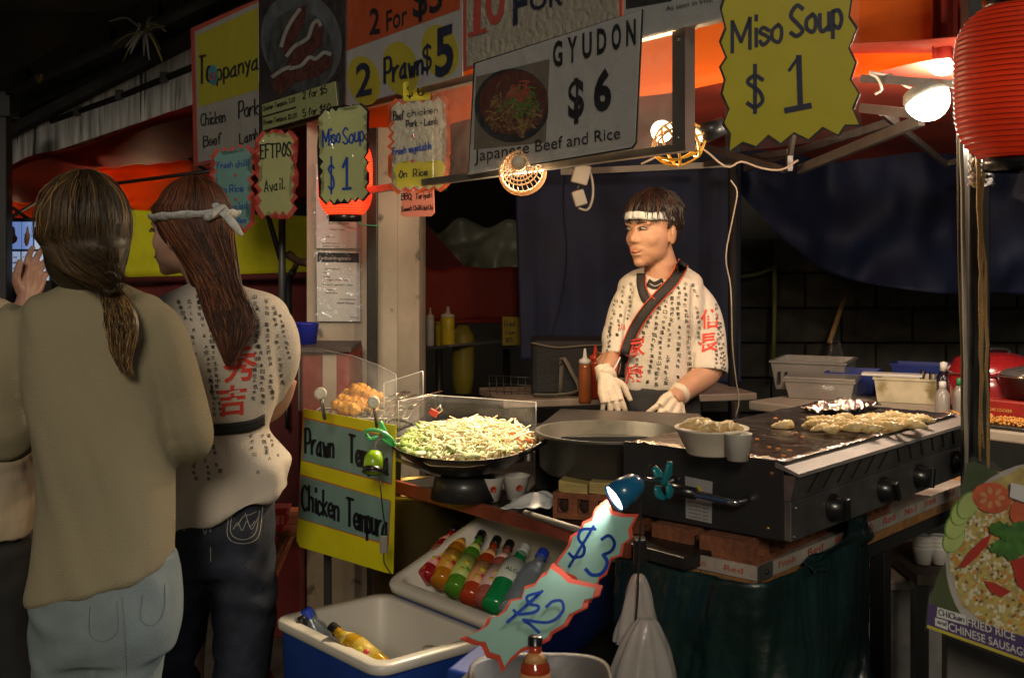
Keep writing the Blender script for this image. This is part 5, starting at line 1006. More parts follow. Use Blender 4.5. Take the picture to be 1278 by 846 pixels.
# =============== COOLERS AND BOTTLES ===============
m_ci = mat('cooler_white', (.6, .56, .48), .45, var=.06, sc=4, bp=.08, bs=30, coat=.15); m_cb = mat('cooler_blue', (.012, .05, .28), .35, coat=.4, var=.1, bp=.05)
def cooler(lab, O, ux, uy, W, D, H, floor, th=.028):
    ux = ux.normalized(); uy = (uy-ux*uy.dot(ux)).normalized(); uz = ux.cross(uy); 
    if uz.z < 0: uz = -uz
    M_ = Matrix((ux, uy, uz)).transposed().to_4x4(); M_.translation = O; t = thing('cooler_box', lab, 'cooler', O-uz*H)
    def rr(x0, y0, x1, y1, r, z, k=5):
        o = []
        for cx, cy, a0 in ((x1-r, y1-r, 0), (x0+r, y1-r, 90), (x0+r, y0+r, 180), (x1-r, y0+r, 270)):
            for i in range(k+1): a = math.radians(a0+90*i/k); o.append(M_ @ V((cx+r*math.cos(a), cy+r*math.sin(a), z)))
        return o
    def stack(rings, m_, nm, par, closeb=False, closet=False):
        n = len(rings[0]); vs = [p for r in rings for p in r]; fs = [(i*n+k, i*n+(k+1) % n, (i+1)*n+(k+1) % n, (i+1)*n+k) for i in range(len(rings)-1) for k in range(n)]
        if closeb: fs.append(tuple(range(n-1, -1, -1)))
        if closet: fs.append(tuple((len(rings)-1)*n+k for k in range(n)))
        return obj(nm, MB().add(vs, fs, True), m_, par)
    stack([rr(.012, .012, W-.012, D-.012, .03, -H), rr(.004, .004, W-.004, D-.004, .035, -.03), rr(.002, .002, W-.002, D-.002, .035, -.024)], m_cb, 'outer_shell', t, True)
    e = .006
    stack([rr(.003, .003, W-.003, D-.003, .036, -.024), rr(-e, -e, W+e, D+e, .042, -.02), rr(-e, -e, W+e, D+e, .042, -.004), rr(-e+.004, -e+.004, W+e-.004, D+e-.004, .04, 0), rr(th-.004, th-.004, W-th+.004, D-th+.004, .03, 0), rr(th, th, W-th, D-th, .028, -.005), rr(th+.008, th+.008, W-th-.008, D-th-.008, .03, -floor), ], m_ci, 'liner', t, False, True)
    return t, M_
O = P(481, 726, 2.95); ux = P(625, 782, 2.6)-O; uy = P(628, 634, 3.15)-O
cl, CM = cooler('upper white lined cooler tilted forward with a row of coloured drink bottles', O, ux, uy, ux.length, uy.length, .2, .085)
A = P(343, 770, 2.78); ux2 = P(470, 838, 2.45)-A; uy2 = P(468, 737, 3.0)-A; uy2.z = 0; ux2.z = 0
cl2, CM2 = cooler('blue cooler with white lining at the bottom of the picture, half full of bottles', A, ux2, uy2, .44, .32, .36, .24)
# bottle builder, local +Z up, height ~ .2
def bottle(lab, M_, liquid, labelc, spotc, capm, neck=None, r=.029, h=.205, kind='juice', text=None):
    t = thing('drink_bottle', lab, 'bottle', (0, 0, 0), 'drink bottles in the coolers'); sx = 1
    if kind == 'juice': pr = [(.001, 0), (r*.9, 0), (r, .006), (r, h*.52), (r*.92, h*.6), (r*.5, h*.74), (r*.42, h*.8), (r*.42, h*.9), (.001, h*.9)]
    elif kind == 'aloe': pr = [(.001, 0), (r*.95, 0), (r*1.08, .008), (r*1.05, h*.3), (r*1.08, h*.6), (r*.9, h*.7), (r*.5, h*.8), (r*.45, h*.9), (.001, h*.9)]
    else: pr = [(.001, 0), (r*.9, 0), (r, .006)]+[(r*(.95 if k % 2 else 1.02), h*(.06+.055*k)) for k in range(9)]+[(r*.95, h*.6), (r*.75, h*.72), (r*.42, h*.8), (r*.42, h*.9), (.001, h*.9)]
    T = Matrix.Diagonal((1, .9, 1, 1)) if kind == 'aloe' else None
    obj('glass', MB().lathe(pr, T, 28), liquid, t); obj('cap', MB().lathe([(.001, h), (r*.44, h), (r*.48, h*.985), (r*.48, h*.89), (r*.5, h*.885), (.001, h*.885)], None, 20), capm, t)
    if labelc:
        z0, z1 = (h*.16, h*.5) if kind == 'juice' else (h*.36, h*.68); rr_ = r*1.015 if kind == 'juice' else r*1.09; L_ = obj('label', MB().lathe([(rr_, z0), (rr_, z1)], T, 28), labelc, t)
        if spotc:
            for (a, zz, s, mm) in ((.0, .36, .008, spotc[0]), (.25, .27, .007, spotc[1]), (-.25, .25, .006, spotc[0])):
                a -= math.pi/2; z = h*zz; n_ = V((math.cos(a), math.sin(a), 0)); obj('fruit_print', MB().lathe([(.001, .0008), (s, .0008), (s, 0)], zframe(n_*(rr_+.0002)+V((0, 0, z)), n_, (0, 0, 1)), 10), mm, L_)
        if text:
            mb = MB(); vs, fs = glyphs(text, .01); x0 = min(v[0] for v in vs); x1 = max(v[0] for v in vs); o_ = []
            for x, y in vs:
                u = (x-x0)/(x1-x0)-.5; a = -math.pi/2+u*1.3; o_.append(V((math.cos(a)*(rr_+.0008), math.sin(a)*(rr_*.9+.0016), h*.46+y*.018)))
            mb.add(o_, fs, False); obj('lettering', mb, M_ink, L_)
    if neck: obj('neck_label', MB().lathe([(r*.82, h*.655), (r*.56, h*.735), (r*.46, h*.78)], None, 24), neck, t)
    t.matrix_basis = M_; return t
def liq(n, c): return mat('liquid_'+n, c, .08, var=.05, bp=0, coat=.6, tr=.25)
K = {'red': (liq('red', (.35, .012, .02)), mat('lb_pink', (.62, .25, .2), .5)), 'orange': (liq('orange', (.55, .2, .01)), mat('lb_orange', (.6, .28, .03), .5)), 'green': (liq('green', (.1, .3, .02)), mat('lb_lime', (.42, .52, .12), .5)),
     'ruby': (liq('ruby', (.5, .06, .015)), mat('lb_peach', (.62, .3, .12), .5)), 'pink': (liq('pink', (.5, .12, .09)), mat('lb_rose', (.62, .4, .36), .5)), 'yellow': (liq('yellow', (.6, .33, .01)), mat('lb_gold', (.6, .42, .05), .5))}
sy, sr, sg = mat('fruit_yellow', (.62, .5, .05), .5), mat('fruit_red', (.55, .04, .04), .5), mat('fruit_green', (.2, .4, .05), .5)
m_al = liq('aloe', (.01, .3, .08)); m_wt = mat('water_bottle', (.42, .5, .56), .06, var=.1, coat=.8, tr=.6, bp=.2, bs=60); cw = mat('cap_white', (.6, .62, .58), .4); cbz = mat('cap_blue', (.02, .06, .5), .4)
row = [('red', (530, 722), (569, 657)), ('orange', (549, 728), (583, 660)), ('green', (566, 738), (602, 665)), ('ruby', (585, 748), (621, 672)), ('pink', (604, 752), (637, 677)), ('aloe', (615, 760), (656, 682)), ('water', (636, 766), (679, 688))]
rl = ['dark red drink bottle, first on the left in the upper cooler', 'orange drink bottle between the dark red and green ones in the upper cooler', 'green drink bottle with a lime label in the upper cooler', 'orange red drink bottle with a peach label in the upper cooler', 'pink drink bottle with a pale rose label in the upper cooler', 'bright green aloe drink bottle with a white cap in the upper cooler', 'clear water bottle with a blue cap, last in the row in the upper cooler']
uzc = CM.to_3x3() @ V((0, 0, 1))
fp = Pl(CM @ V((0, 0, -.036)), CM @ V((1, 0, -.036)), CM @ V((0, 1, -.036))); fp2 = Pl(CM @ V((0, 0, -.012)), CM @ V((1, 0, -.012)), CM @ V((0, 1, -.012)))
for i, ((k, a, b_), lab) in enumerate(zip(row, rl)):
    A_ = fp(*a); B_ = fp2(*b_); d = (B_-A_); h = d.length; M_ = zframe(A_, d, (V((0, 0, 0))+d.cross(uzc).normalized()))
    # label front faces the viewer: local -Y toward camera
    z = d.normalized(); y = -(CAM-A_); y = (y-z*y.dot(z)).normalized(); x = y.cross(z); M_ = Matrix((x, y, z)).transposed().to_4x4(); M_.translation = A_
    if k == 'aloe': bottle(lab, M_, m_al, mat('lb_aloe', (.55, .58, .5), .5), None, cw, None, .03, h, 'aloe', 'ALOE')
    elif k == 'water': bottle(lab, M_, m_wt, None, None, cbz, None, .031, h, 'water')
    else: bottle(lab, M_, K[k][0], K[k][1], (sy, sr if k != 'green' else sg), M_knob, K[k][1], .027, h)
for k, a, b_, Ya, Yb, lab in (('pinkc', (386, 812), (376, 770), 2.765, 2.75, 'small bottle with a black cap at the left corner of the blue cooler'), ('water', (408, 815), (382, 760), 2.81, 2.79, 'clear water bottle with a blue cap leaning in the left corner of the blue cooler'),
        ('yellow', (478, 836), (413, 781), 2.55, 2.64, 'yellow drink bottle lying diagonally in the blue cooler'), ('ruby', (452, 838), (432, 800), 2.6, 2.74, 'red drink bottle half hidden behind the yellow one in the blue cooler'),
        ('pink', (490, 858), (517, 829), 2.5, 2.56, 'pink drink bottle with a black cap at the bottom of the blue cooler')):
    A_, B_ = P(*a, Ya), P(*b_, Yb); z = (B_-A_).normalized(); y = -(CAM-A_); y = (y-z*y.dot(z)).normalized(); x = y.cross(z); h = max((B_-A_).length, .17); A_ = B_-z*h; M_ = Matrix((x, y, z)).transposed().to_4x4(); M_.translation = A_
    if k == 'water': bottle(lab, M_, m_wt, None, None, cbz, None, .03, h, 'water')
    elif k == 'pinkc': bottle(lab, M_, m_wt, K['pink'][1], None, M_knob, None, .022, h)
    else: bottle(lab, M_, K[k][0], K[k][1], (sy, sr), M_knob, K[k][1], .027, h)
c = P(535, 826, 2.66); obj('glass_jar', MB().lathe([(.001, 0), (.016, 0), (.016, .03), (.014, .035), (.001, .035)], Matrix.Translation(c), 18), mat('jar_cream', (.5, .47, .38), .3), None, 'small cream capped jar in the blue cooler beside the $2 sign', 'jar')
A_ = P(668, 880, 1.98); bottle('orange red bottle with a black cap standing in front of the $2 sign', Matrix.Translation(A_), K['ruby'][0], mat('lb_peach', (0, 0, 0)), None, M_knob, K['ruby'][1], .026, .118)
# grey tub at the bottom
gt = thing('grey_tub', 'grey plastic tub at the bottom edge holding the orange bottle', 'tub', P(690, 900, 2.0)); O = P(600, 846, 2.02)
mbt = MB(); 
def tubring(k, z, s): return [V((P(675, 0, 2.03).x+.125*s*math.copysign(abs(math.cos(a))**.6, math.cos(a)), 2.08+.1*s*math.copysign(abs(math.sin(a))**.6, math.sin(a)), z)) for a in [2*math.pi*j/32 for j in range(32)]]
zt_ = P(0, 824, 2.15).z; rg = [tubring(0, zt_-.25, .85), tubring(0, zt_-.01, .98), tubring(0, zt_, 1.04), tubring(0, zt_+.004, 1.02), tubring(0, zt_-.002, .95), tubring(0, zt_-.2, .84)]
vs = [p for r in rg for p in r]; mbt.add(vs, [(i*32+k, i*32+(k+1) % 32, (i+1)*32+(k+1) % 32, (i+1)*32+k) for i in range(5) for k in range(32)]+[tuple(range(31, -1, -1)), tuple(160+k for k in range(32))]); obj('tub', mbt, mat('tub_grey', (.13, .125, .12), .4), gt)
obj('wooden_stick', MB().tube([P(575, 850, 2.1), P(606, 820, 2.2)], .004, 6), mat('stick_pale', (.45, .38, .28), .6), None, 'pale wooden stick poking out beside the blue cooler and $2 sign', 'stick')
cl3 = obj('blue_slab', MB().box((0, 0, 0), (.3, .2, .03), frame(P(556, 852, 2.3), V((.75, -.3, 0))) @ Matrix.Rotation(.1, 4, 'Y'), .006), m_cb, None, 'corner of a blue plastic slab beside the pale stick', 'plastic slab')
# =============== GREEN BAG, WHITE BAGS ===============
def drape(u, v):
    # along the table edge: from y=.3 on the side, round the corner, to x=.44 on the front
    s = -.34+u*.80; 
    if s < 0: p = V((-.012, -s, 0)); n_ = V((-1, 0, 0))
    else: p = V((s, -.012, 0)); n_ = V((0, -1, 0))
    k = min(1, abs(s)/.05); n_ = (n_*k+V((-.7, -.7, 0))*(1-k)).normalized()
    top = .821 if s < 0 else .823+(.06*max(0, (s-.3)/.16)); z = top-v*(.62); am = .012+.05*v
    dg = s*9+v*(1.2+4*max(0, s)); fold_ = N((dg, v*1.3, 2), 1)*am*1.9+.8*abs(N((dg*2.6, v*2.2, 5), 1))*am+.006*abs(N((s*40, v*24, 9), 1))
    sh = V((0, 0, 0)) if s < .2 else V((-(s-.2)*.35*v, 0, 0))
    return TF @ (p+n_*(.012+.03*v+fold_)+sh+V((0, 0, z)))
obj('green_bag', MB().sheet(drape, 110, 50, .002), mat('green_plastic', (.004, .02, .018), .38, var=.4, sc=5, bp=.6, bs=16, coat=.2), None, 'dark green plastic sheet hanging from the tray under the griddle', 'plastic sheet')
obj('green_flap', MB().sheet(lambda u, v: TF @ V((.16+.32*u, -.03-.015*math.sin(u*9+v*4), .80+.03*u+v*(.03+.06*u*u)+.008*N((u*6, v*4, 0), 1))), 30, 10, .002), mat('green_plastic', (0, 0, 0)), bpy.data.objects['green_bag'])
def bag(lab, top, bot, w0, w1, Y, m_, seed):
    mb = MB(); k = 44
    def f(u, v):
        a = u*2*math.pi; w_ = w0+(w1-w0)*(v**.7); x = top[0]+(bot[0]-top[0])*v; y = top[1]+(bot[1]-top[1])*v; c = P(x, y, Y); r = w_/F*Y
        q = 1+.32*N((math.cos(a)*2.6, math.sin(a)*2.6, v*1.5+seed), 1)+.16*N((math.cos(a)*7, math.sin(a)*7, v*2+seed), 1); return c+V((math.cos(a)*r*q, math.sin(a)*r*.6*q, 0))
    return obj('plastic_bag', mb.sheet(f, k, 30), m_, None, lab, 'plastic bag', 'white plastic bags')
m_pb = mat('white_poly', (.5, .48, .45), .35, var=.06, coat=.3, tl=.35, bp=.4, bs=20)
bag('small white plastic bag knotted below the black adaptor', (797, 716), (796, 800), 5, 28, 2.33, m_pb, 1); bag('larger white plastic bag at the bottom edge under the small one', (806, 772), (796, 905), 10, 56, 2.28, m_pb, 7)
bag('grey white plastic bag hanging under the right end of the green sheet', (1052, 775), (1045, 900), 8, 24, 2.75, m_pb, 11)
obj('black_bottle', MB().lathe([(.001, 0), (.022, 0), (.022, .12), (.01, .15), (.012, .17), (.001, .17)], Matrix.Translation(P(1054, 815, 2.72)), 14), M_knob, None, 'black bottle with a pale cap below the green sheet', 'bottle')
# =============== UNDER THE TABLE, RIGHT ===============
fb = thing('foam_crate', 'grey crate with a pale lid on the ground behind the table leg', 'crate', (P(1130, 0, 3.7).x, 3.7, 0)); x_ = P(1085, 0, 3.6).x
obj('crate', MB().box((x_-.15, 3.55, 0), (x_+.3, 3.95, P(0, 735, 3.55).z-.0), bev=.01), mat('crate_grey', (.12, .115, .11), .7, var=.3), fb); obj('lid', MB().box((x_-.17, 3.53, P(0, 735, 3.55).z), (x_+.32, 3.97, P(0, 722, 3.55).z), bev=.006), mat('lid_pale', (.22, .19, .18), .6), fb)
obj('bucket', MB().lathe([(.001, 0), (.075, 0), (.09, .16), (.094, .165), (.001, .165)], Matrix.Translation((P(1110, 0, 3.75).x, 3.75, P(0, 722, 3.55).z)), 24), mat('bucket_tan', (.25, .18, .13), .6), None, 'tan bucket on the pale crate lid', 'bucket')
for px, lab in ((1152, 'stack of white paper cups below the griddle, left one'), (1172, 'stack of white paper cups below the griddle beside the rice poster')):
    c = P(px, 694, 3.4); t = thing('cup_stack', lab, 'cups', c, 'paper cup stacks'); 
    for k in range(4): obj('cup', MB().lathe([(.022, k*.012), (.03, k*.012+.045), (.031, k*.012+.047), (.026, k*.012+.045)], Matrix.Translation(c+V((0, 0, -.02))), 16), M_plas, t)
sh_ = thing('low_shelf', 'low dark shelf behind the table leg carrying the cup stacks', 'shelf', (P(1160, 0, 3.5).x, 3.5, 0)); zs = P(0, 700, 3.4).z-.012; x_ = P(1130, 0, 3.4).x
obj('board', MB().box((x_, 3.3, zs-.03), (x_+.5, 3.7, zs)), mat('shelf_dark', (.07, .05, .035), .7), sh_)
for a in (0, .46): obj('leg', MB().box((x_+a, 3.32, 0), (x_+a+.04, 3.36, zs-.03)), M_black, sh_)
# =============== BACK TABLE, RIGHT ===============
zb = .925; A_, B_ = PZ(934, 500, zb), PZ(1420, 558, zb); bd = (B_-A_).normalized(); BF = frame((A_.x, A_.y, 0), bd)
bt = thing('back_table', 'white folding table behind the griddle piled with tubs and boxes', 'table', (A_.x, A_.y, 0)); Lw = (B_-A_).length
obj('table_top', MB().box((0, 0, zb-.035), (Lw, .6, zb), Matrix.Translation((0, 0, 0)) @ BF @ Matrix.Translation((0, 0, 0)), .006), mat('table_white', (.36, .32, .26), .5, var=.15, sc=6), bt)
for x, y in ((.1, .05), (.1, .5), (1.2, .05), (1.2, .5)): obj('leg', MB().tube([BF @ V((x, y, 0)), BF @ V((x, y, zb-.035))], .016, 8), M_black, bt)
def bx(px, py, ins): return BF.inverted() @ PZ(px, py, zb)
def tub(nm, lab, cat, px0, px1, py, dep, h, m_, rim=.006, taper=.88, yaw=0, wallz=True, grp=None):
    a = PZ(px0, py, zb); b_ = PZ(px1, py+(px1-px0)*.05, zb); W = (b_-a).length; M_ = frame(a, b_-a); t = thing(nm, lab, cat, a, grp)
    def ring(s, z): e = (1-s)/2; return [M_ @ V((x, y, z)) for x, y in ((W*e, dep*e), (W*(1-e), dep*e), (W*(1-e), dep*(1-e)), (W*e, dep*(1-e)))]
    rg = [ring(taper, .002), ring(1, h-.008), ring(1.04, h-.008), ring(1.04, h), ring(.95, h), ring(taper*.94, .01)]; vs = [p for r in rg for p in r]
    fs = [(i*4+k, i*4+(k+1) % 4, (i+1)*4+(k+1) % 4, (i+1)*4+k) for i in range(5) for k in range(4)]+[(3, 2, 1, 0), (20, 21, 22, 23)]; obj('tub', MB().add(vs, fs, False), m_, t); return t, M_, W
m_cp = mat('cloudy_plastic', (.4, .37, .33), .3, var=.1, coat=.4, tr=.35)
t, M_, W = tub('plastic_basket', 'translucent plastic basket with slotted sides at the left end of the back table', 'basket', 962, 1055, 486, .3, .12, m_cp)
for k in range(8): obj('slot', MB().box((.03+k*.028, -.003+.012*0, .03), (.04+k*.028, .004, .075), M_), M_blackmat, t)
t, M_, W = tub('food_container', 'clear lidded food container wrapped in plastic film on the back table', 'container', 979, 1066, 497, .2, .075, m_cp)
obj('lid', MB().box((-.005, -.005, .075), (W+.005, .205, .085), M_, .003), m_cp, t); mb = MB().ell(M_ @ V((W*.55, .1, .04)), (W*.62, .11, .045), None, 30, 14); mb.v = [v+V((.006*N(v, 35), .006*N(v, 40), .006*N(v, 45))) for v in mb.v]; obj('film', mb, M_wrap, t)
mb = MB(); c = PZ(1050, 490, zb); mb.sheet(lambda u, v: c+V(((u-.5)*.13*(1-v*.75)-.02+.0*v, .03*math.sin(u*7)+.02*N((u*3, v*3, 0), 1), .06+v*.15)), 16, 16, .001); obj('plastic_bag', mb, M_wrap, None, 'clear plastic bag standing up behind the wrapped container', 'plastic bag')
m_bb = mat('blue_bin', (.015, .03, .2), .5, var=.15)
tub('blue_crate', 'low blue crate behind the wrapped container on the back table', 'crate', 1030, 1092, 492, .22, .09, m_bb, grp='blue crates'); tub('blue_crate', 'taller blue crate behind the white utensil tub', 'crate', 1112, 1196, 478, .14, .085, m_bb, grp='blue crates')
t, M_, W = tub('utensil_tub', 'stained white rectangular tub full of utensils on the back table', 'tub', 1091, 1187, 502, .2, .095, mat('tub_stained', (.5, .44, .3), .5, var=.25, sc=9, spots=((.28, .22, .1), 6, .58)), taper=.92)
obj('board', MB().box((-.05, .02, .097), (.17, .09, .107), M_, .002), M_plas, t)
for x, y, h_, m_ in ((.16, .08, .12, M_black), (.19, .11, .11, M_black), (.235, .07, .14, M_plas), (.26, .1, .14, mat('green_handle', (.02, .2, .08), .4)), (.2, .05, .11, M_steel)): obj('utensil', MB().tube([M_ @ V((x, y, .05)), M_ @ V((x+.01, y, h_))], [.005, .012], 8), m_, t)
c = PZ(1168, 466, zb+.02); rc = thing('red_cooker', 'large glossy dark red round lidded cooker on the back table', 'cooker', c); m_rd = mat('enamel_red', (.26, .012, .014), .22, coat=.8, bp=0)
c = BF @ V((.76, .42, zb)); obj('body', MB().lathe([(.001, 0), (.14, 0), (.155, .03), (.158, .13), (.15, .135), (.001, .135)], Matrix.Translation(c), 40), m_rd, rc); obj('lid', MB().lathe([(.161, .137), (.158, .15), (.13, .19), (.06, .21), (.001, .213)], Matrix.Translation(c), 40), m_rd, rc)
obj('lid_handle', MB().tube([c+V((-.05, -.02, .205)), c+V((-.035, -.02, .222)), c+V((.035, -.02, .222)), c+V((.05, -.02, .205))], .008, 8, sm=3), M_knob, rc); obj('badge', MB().lathe([(.001, .002), (.014, .002), (.014, 0)], zframe(c+V((-.02, -.158, .11)), (-.1, -1, .1)), 18), M_plas, rc)
c = BF @ V((.55, .38, zb)); sqz(0, 0, 1, 0, 0, M_black, M_black, 'x') if False else None
def atb(x, y, h, r, c1, c2, lab):
    p = BF @ V((x, y, zb)); t = thing('sauce_bottle', lab, 'bottle', p); T = Matrix.Translation(p); obj('body', MB().lathe([(r*.9, 0), (r, .01), (r, h*.66), (r*.5, h*.8)], T, 16), c1, t); obj('cap', MB().lathe([(r*.52, h*.8), (r*.5, h*.98), (.001, h)], T, 12), c2, t)
atb(.6, .36, .17, .026, mat('dark_bottle', (.012, .014, .03), .2, coat=.5), M_plas, 'dark bottle with a white cap left of the red cooker')
atb(.735, .1, .13, .024, m_cp, M_plas, 'clear plastic bottle beside the white utensil tub'); atb(.765, .16, .14, .022, m_cp, mat('green_handle', (0, 0, 0)), 'clear bottle with a green top behind the stall post')
t = thing('baking_tray', 'dark tray of chopped orange food beside the stall post', 'tray', PZ(1235, 510, zb)); p = [BF @ V(q) for q in ((.72, -.0, 0), )]
obj('tray', MB().box((.72, .02, zb+.001), (1.06, .17, zb+.012), BF, .003), M_black, t); mb = MB()
for i in range(420): q = BF @ V((random.uniform(.74, 1.04), random.uniform(.04, .15), zb+.015+random.uniform(0, .012))); mb.ell(q, (.006, .005, .004), None, 5, 3)
obj('chopped_food', mb, mat('chopped_orange', (.65, .3, .06), .5, var=.3, sc=80), t, kind='stuff')
c = BF @ V((.95, .32, zb)); st = thing('portable_stove', 'red portable gas stove with a black lidded pan, right of the stall post', 'stove', c)
obj('body', MB().box((.8, .22, zb+.001), (1.1, .45, zb+.07), BF, .008), mat('stove_red', (.3, .02, .015), .3, coat=.5), st); plb = Pl(BF @ V((.8, .218, zb)), BF @ V((1.1, .218, zb)), BF @ V((.8, .218, zb+.1)))
mb = MB(); font_text(mb, plb, "GAS COOKER", loc(BF, .84, .218, zb+.03), loc(BF, .92, .218, zb+.03), 4, .001); obj('lettering', mb, mat('gold_letters', (.6, .4, .1), .5), st)
obj('dial', MB().lathe([(.024, 0), (.022, .02), (.001, .02)], BF @ Matrix.Translation((1.04, .219, zb+.035)) @ Matrix.Rotation(math.pi/2, 4, 'X'), 20), M_black, st)
cc = BF @ V((.95, .33, zb+.075)); lpn = thing('lidded_pan', 'black pan with a glass lid and round knob on the portable stove', 'pan', cc)
obj('pan', MB().lathe([(.1, 0), (.125, .07), (.13, .072), (.001, .072)], Matrix.Translation(cc), 32), M_knob, lpn); obj('lid', MB().lathe([(.128, .074), (.1, .095), (.03, .108), (.001, .11)], Matrix.Translation(cc), 32), mat('lid_glass', (.08, .08, .08), .12, coat=.8), lpn)
obj('lid_rim', MB().lathe([(.13, .073), (.131, .079), (.127, .079)], Matrix.Translation(cc), 32), M_chrome, lpn); obj('lid_knob', MB().lathe([(.01, .11), (.02, .125), (.016, .135), (.001, .137)], Matrix.Translation(cc), 16), M_knob, lpn)
# =============== SHELF BEHIND THE COOK, LEFT ===============
zs = .915; ft = thing('prep_table', 'pale table behind the cook carrying the black cooler bag and sauce bottles', 'table', (P(760, 0, 4.5).x, 4.5, 0)); a, b_ = PZ(628, 500, zs), PZ(945, 490, zs)
obj('table_top', MB().box((0, 0, zs-.03), ((b_-a).length, .45, zs), frame((a.x, a.y, 0), V((b_.x-a.x, b_.y-a.y, 0))), .005), mat('prep_top', (.28, .22, .17), .5, var=.2), ft)
for x in (a.x+.1, b_.x-.1): obj('leg', MB().tube([V((x, a.y+.2, 0)), V((x, a.y+.2, zs-.03))], .018, 8), M_black, ft)
bc_ = PZ(718, 496, zs); cbg = thing('cooler_bag', 'black insulated cooler bag with grey straps and zip', 'bag', bc_); x0_, x1_ = PZ(664, 497, zs).x, PZ(778, 497, zs).x; y0_ = bc_.y+.03; ztop = P(0, 424, y0_).z; m_bag = mat('bag_nylon', (.012, .012, .014), .7, bp=.3, bs=80)
mb = MB().box((x0_, y0_, zs), (x1_, y0_+.24, ztop), bev=.02); obj('body', mb, m_bag, cbg); m_str = mat('bag_strap', (.16, .14, .11), .8)
obj('zip', MB().tube([V((x0_-.002, y0_-.004, ztop-.012)), V((x0_+.1, y0_-.006, ztop-.03)), V((x0_+.22, y0_-.006, ztop-.022)), V((x1_, y0_-.004, ztop-.02))], .004, 6, sm=4), m_str, cbg)
xs = P(703, 0, y0_).x; obj('strap', MB().tube([V((xs-.01, y0_-.012, ztop-.1)), V((xs, y0_-.03, ztop-.05-.02)), V((xs+.03, y0_-.035, ztop-.12)), V((xs+.06, y0_-.02, zs+.03)), V((xs-.02, y0_-.05, zs+.012)), V((xs-.12, y0_-.05, zs+.012))], .014, 6, sm=5, flat=.2), m_str, cbg)
obj('strap', MB().tube([V((xs-.005, y0_-.008, ztop-.07)), V((xs-.01, y0_-.008, zs+.01))], .014, 6, flat=.2), m_str, cbg)
sqz(730, 503, 4.25, .2, .0235, mS, M_plas, 'squeeze bottle of brown sauce with a white nozzle by the cook'); sqz(743, 498, 4.4, .205, .024, mR, mRc, 'squeeze bottle of red sauce with a red nozzle by the cook')
wb = thing('wire_basket', 'dark wire basket under the prep table behind the wok', 'basket', P(660, 520, 4.5)); m_wi = mat('wire_dark', (.06, .06, .06), .4, .8)
for k in range(11): obj('wire', MB().tube([P(610+k*9, 468, 4.7), P(612+k*9, 500, 4.7)], .0018, 4), m_wi, wb)
for k in range(4): obj('wire', MB().tube([P(606, 468+k*10, 4.7), P(704, 474+k*9, 4.7)], .0022, 4), m_wi, wb)
# =============== LEFT SIDE: CABINET, STOOL ===============
cx0, cx1 = P(375, 0, 4.25).x, P(436, 0, 4.25).x; cb = thing('red_cabinet', 'chipped red metal cabinet with a worn pale stripe beside the pillar', 'cabinet', ((cx0+cx1)/2, 4.4, P(0, 610, 4.25).z)); m_rd2 = mat('chipped_red', (.26, .03, .02), .6, var=.25, sc=8, bp=.3, spots=((.1, .035, .03), 16, .64)); zt = P(0, 439, 4.25).z
obj('body', MB().box((cx0+.004, 4.25, P(0, 610, 4.25).z), (cx1, 4.618, zt), bev=.006), m_rd2, cb); obj('pale_stripe', MB().box((P(403, 0, 4.25).x, 4.245, P(0, 608, 4.25).z), (P(420, 0, 4.25).x, 4.249, zt-.004)), mat('worn_cream', (.42, .34, .26), .7, spots=((.3, .05, .04), 14, .6)), cb); obj('top', MB().box((cx0-.02, 4.22, zt), (cx1+.01, 4.52, zt+.02), bev=.003), mat('cabinet_top', (.08, .055, .05), .6), cb)
dcx = P(318, 0, 4.5).x; db = thing('dark_cupboard', 'dark red cupboard with a black bar handle behind the stool', 'cupboard', (dcx+.1, 4.5, 0)); obj('body', MB().box((dcx, 4.5, 0), (P(374, 0, 4.5).x, 4.8, P(0, 446, 4.5).z), bev=.005), mat('dark_red_metal', (.13, .012, .012), .5), db)
obj('handle', MB().tube([P(360, 500, 4.5), P(358, 500, 4.45), P(358, 534, 4.45), P(360, 534, 4.5)], .007, 6), M_black, db)
t, = (thing('blue_tub', 'small blue plastic tub on top of the red cabinet', 'tub', P(380, 434, 4.4)),); c = V((P(380, 0, 4.38).x, 4.38, zt+.02)); obj('tub', MB().lathe([(.001, 0), (.045, 0), (.055, .075), (.058, .078), (.05, .078), (.042, .006), (.001, .006)], Matrix.Translation(c), 24), mat('tub_blue', (.02, .03, .35), .4, coat=.3), t)
zq = .72; st = thing('folding_stool', 'small wooden folding table with crossed legs behind the woman in the printed shirt', 'table', PZ(320, 662, zq)*1); st.location.z = 0; OFF[st.name] = V(st.location); m_sw = mat('stool_wood', (.35, .11, .04), .4, coat=.4, var=.3, sc=8, stretch=(1, 8, 8))
q0 = PZ(372, 659, zq); SF = frame((q0.x, q0.y, 0), V((-.9, .15, 0)))
SF = Matrix.Translation((q0.x-.42, q0.y-.02, 0))
for k in range(4): obj('slat', MB().box((0, k*.075, zq-.02), (.42, k*.075+.068, zq), SF, .003), m_sw, st)
for a, b_, y in (((.38, zq-.02), (.08, 0), .03), ((.08, zq-.02), (.4, 0), .06), ((.38, zq-.02), (.08, 0), .26), ((.08, zq-.02), (.4, 0), .23)): obj('leg', MB().tube([SF @ V((a[0], y, a[1])), SF @ V((b_[0], y, b_[1]))], .014, 4), m_sw, st)
obj('rail', MB().tube([SF @ V((.1, .03, .2)), SF @ V((.38, .06, .2))], .01, 4), m_sw, st)
c = PZ(340, 660, zq); rb_ = thing('red_basket', 'red plastic basket with heart shaped holes on the wooden folding table', 'basket', c); m_rb = mat('basket_red', (.65, .05, .04), .35, coat=.3)
mb = MB(); M_ = Matrix.Translation(c); W = .035
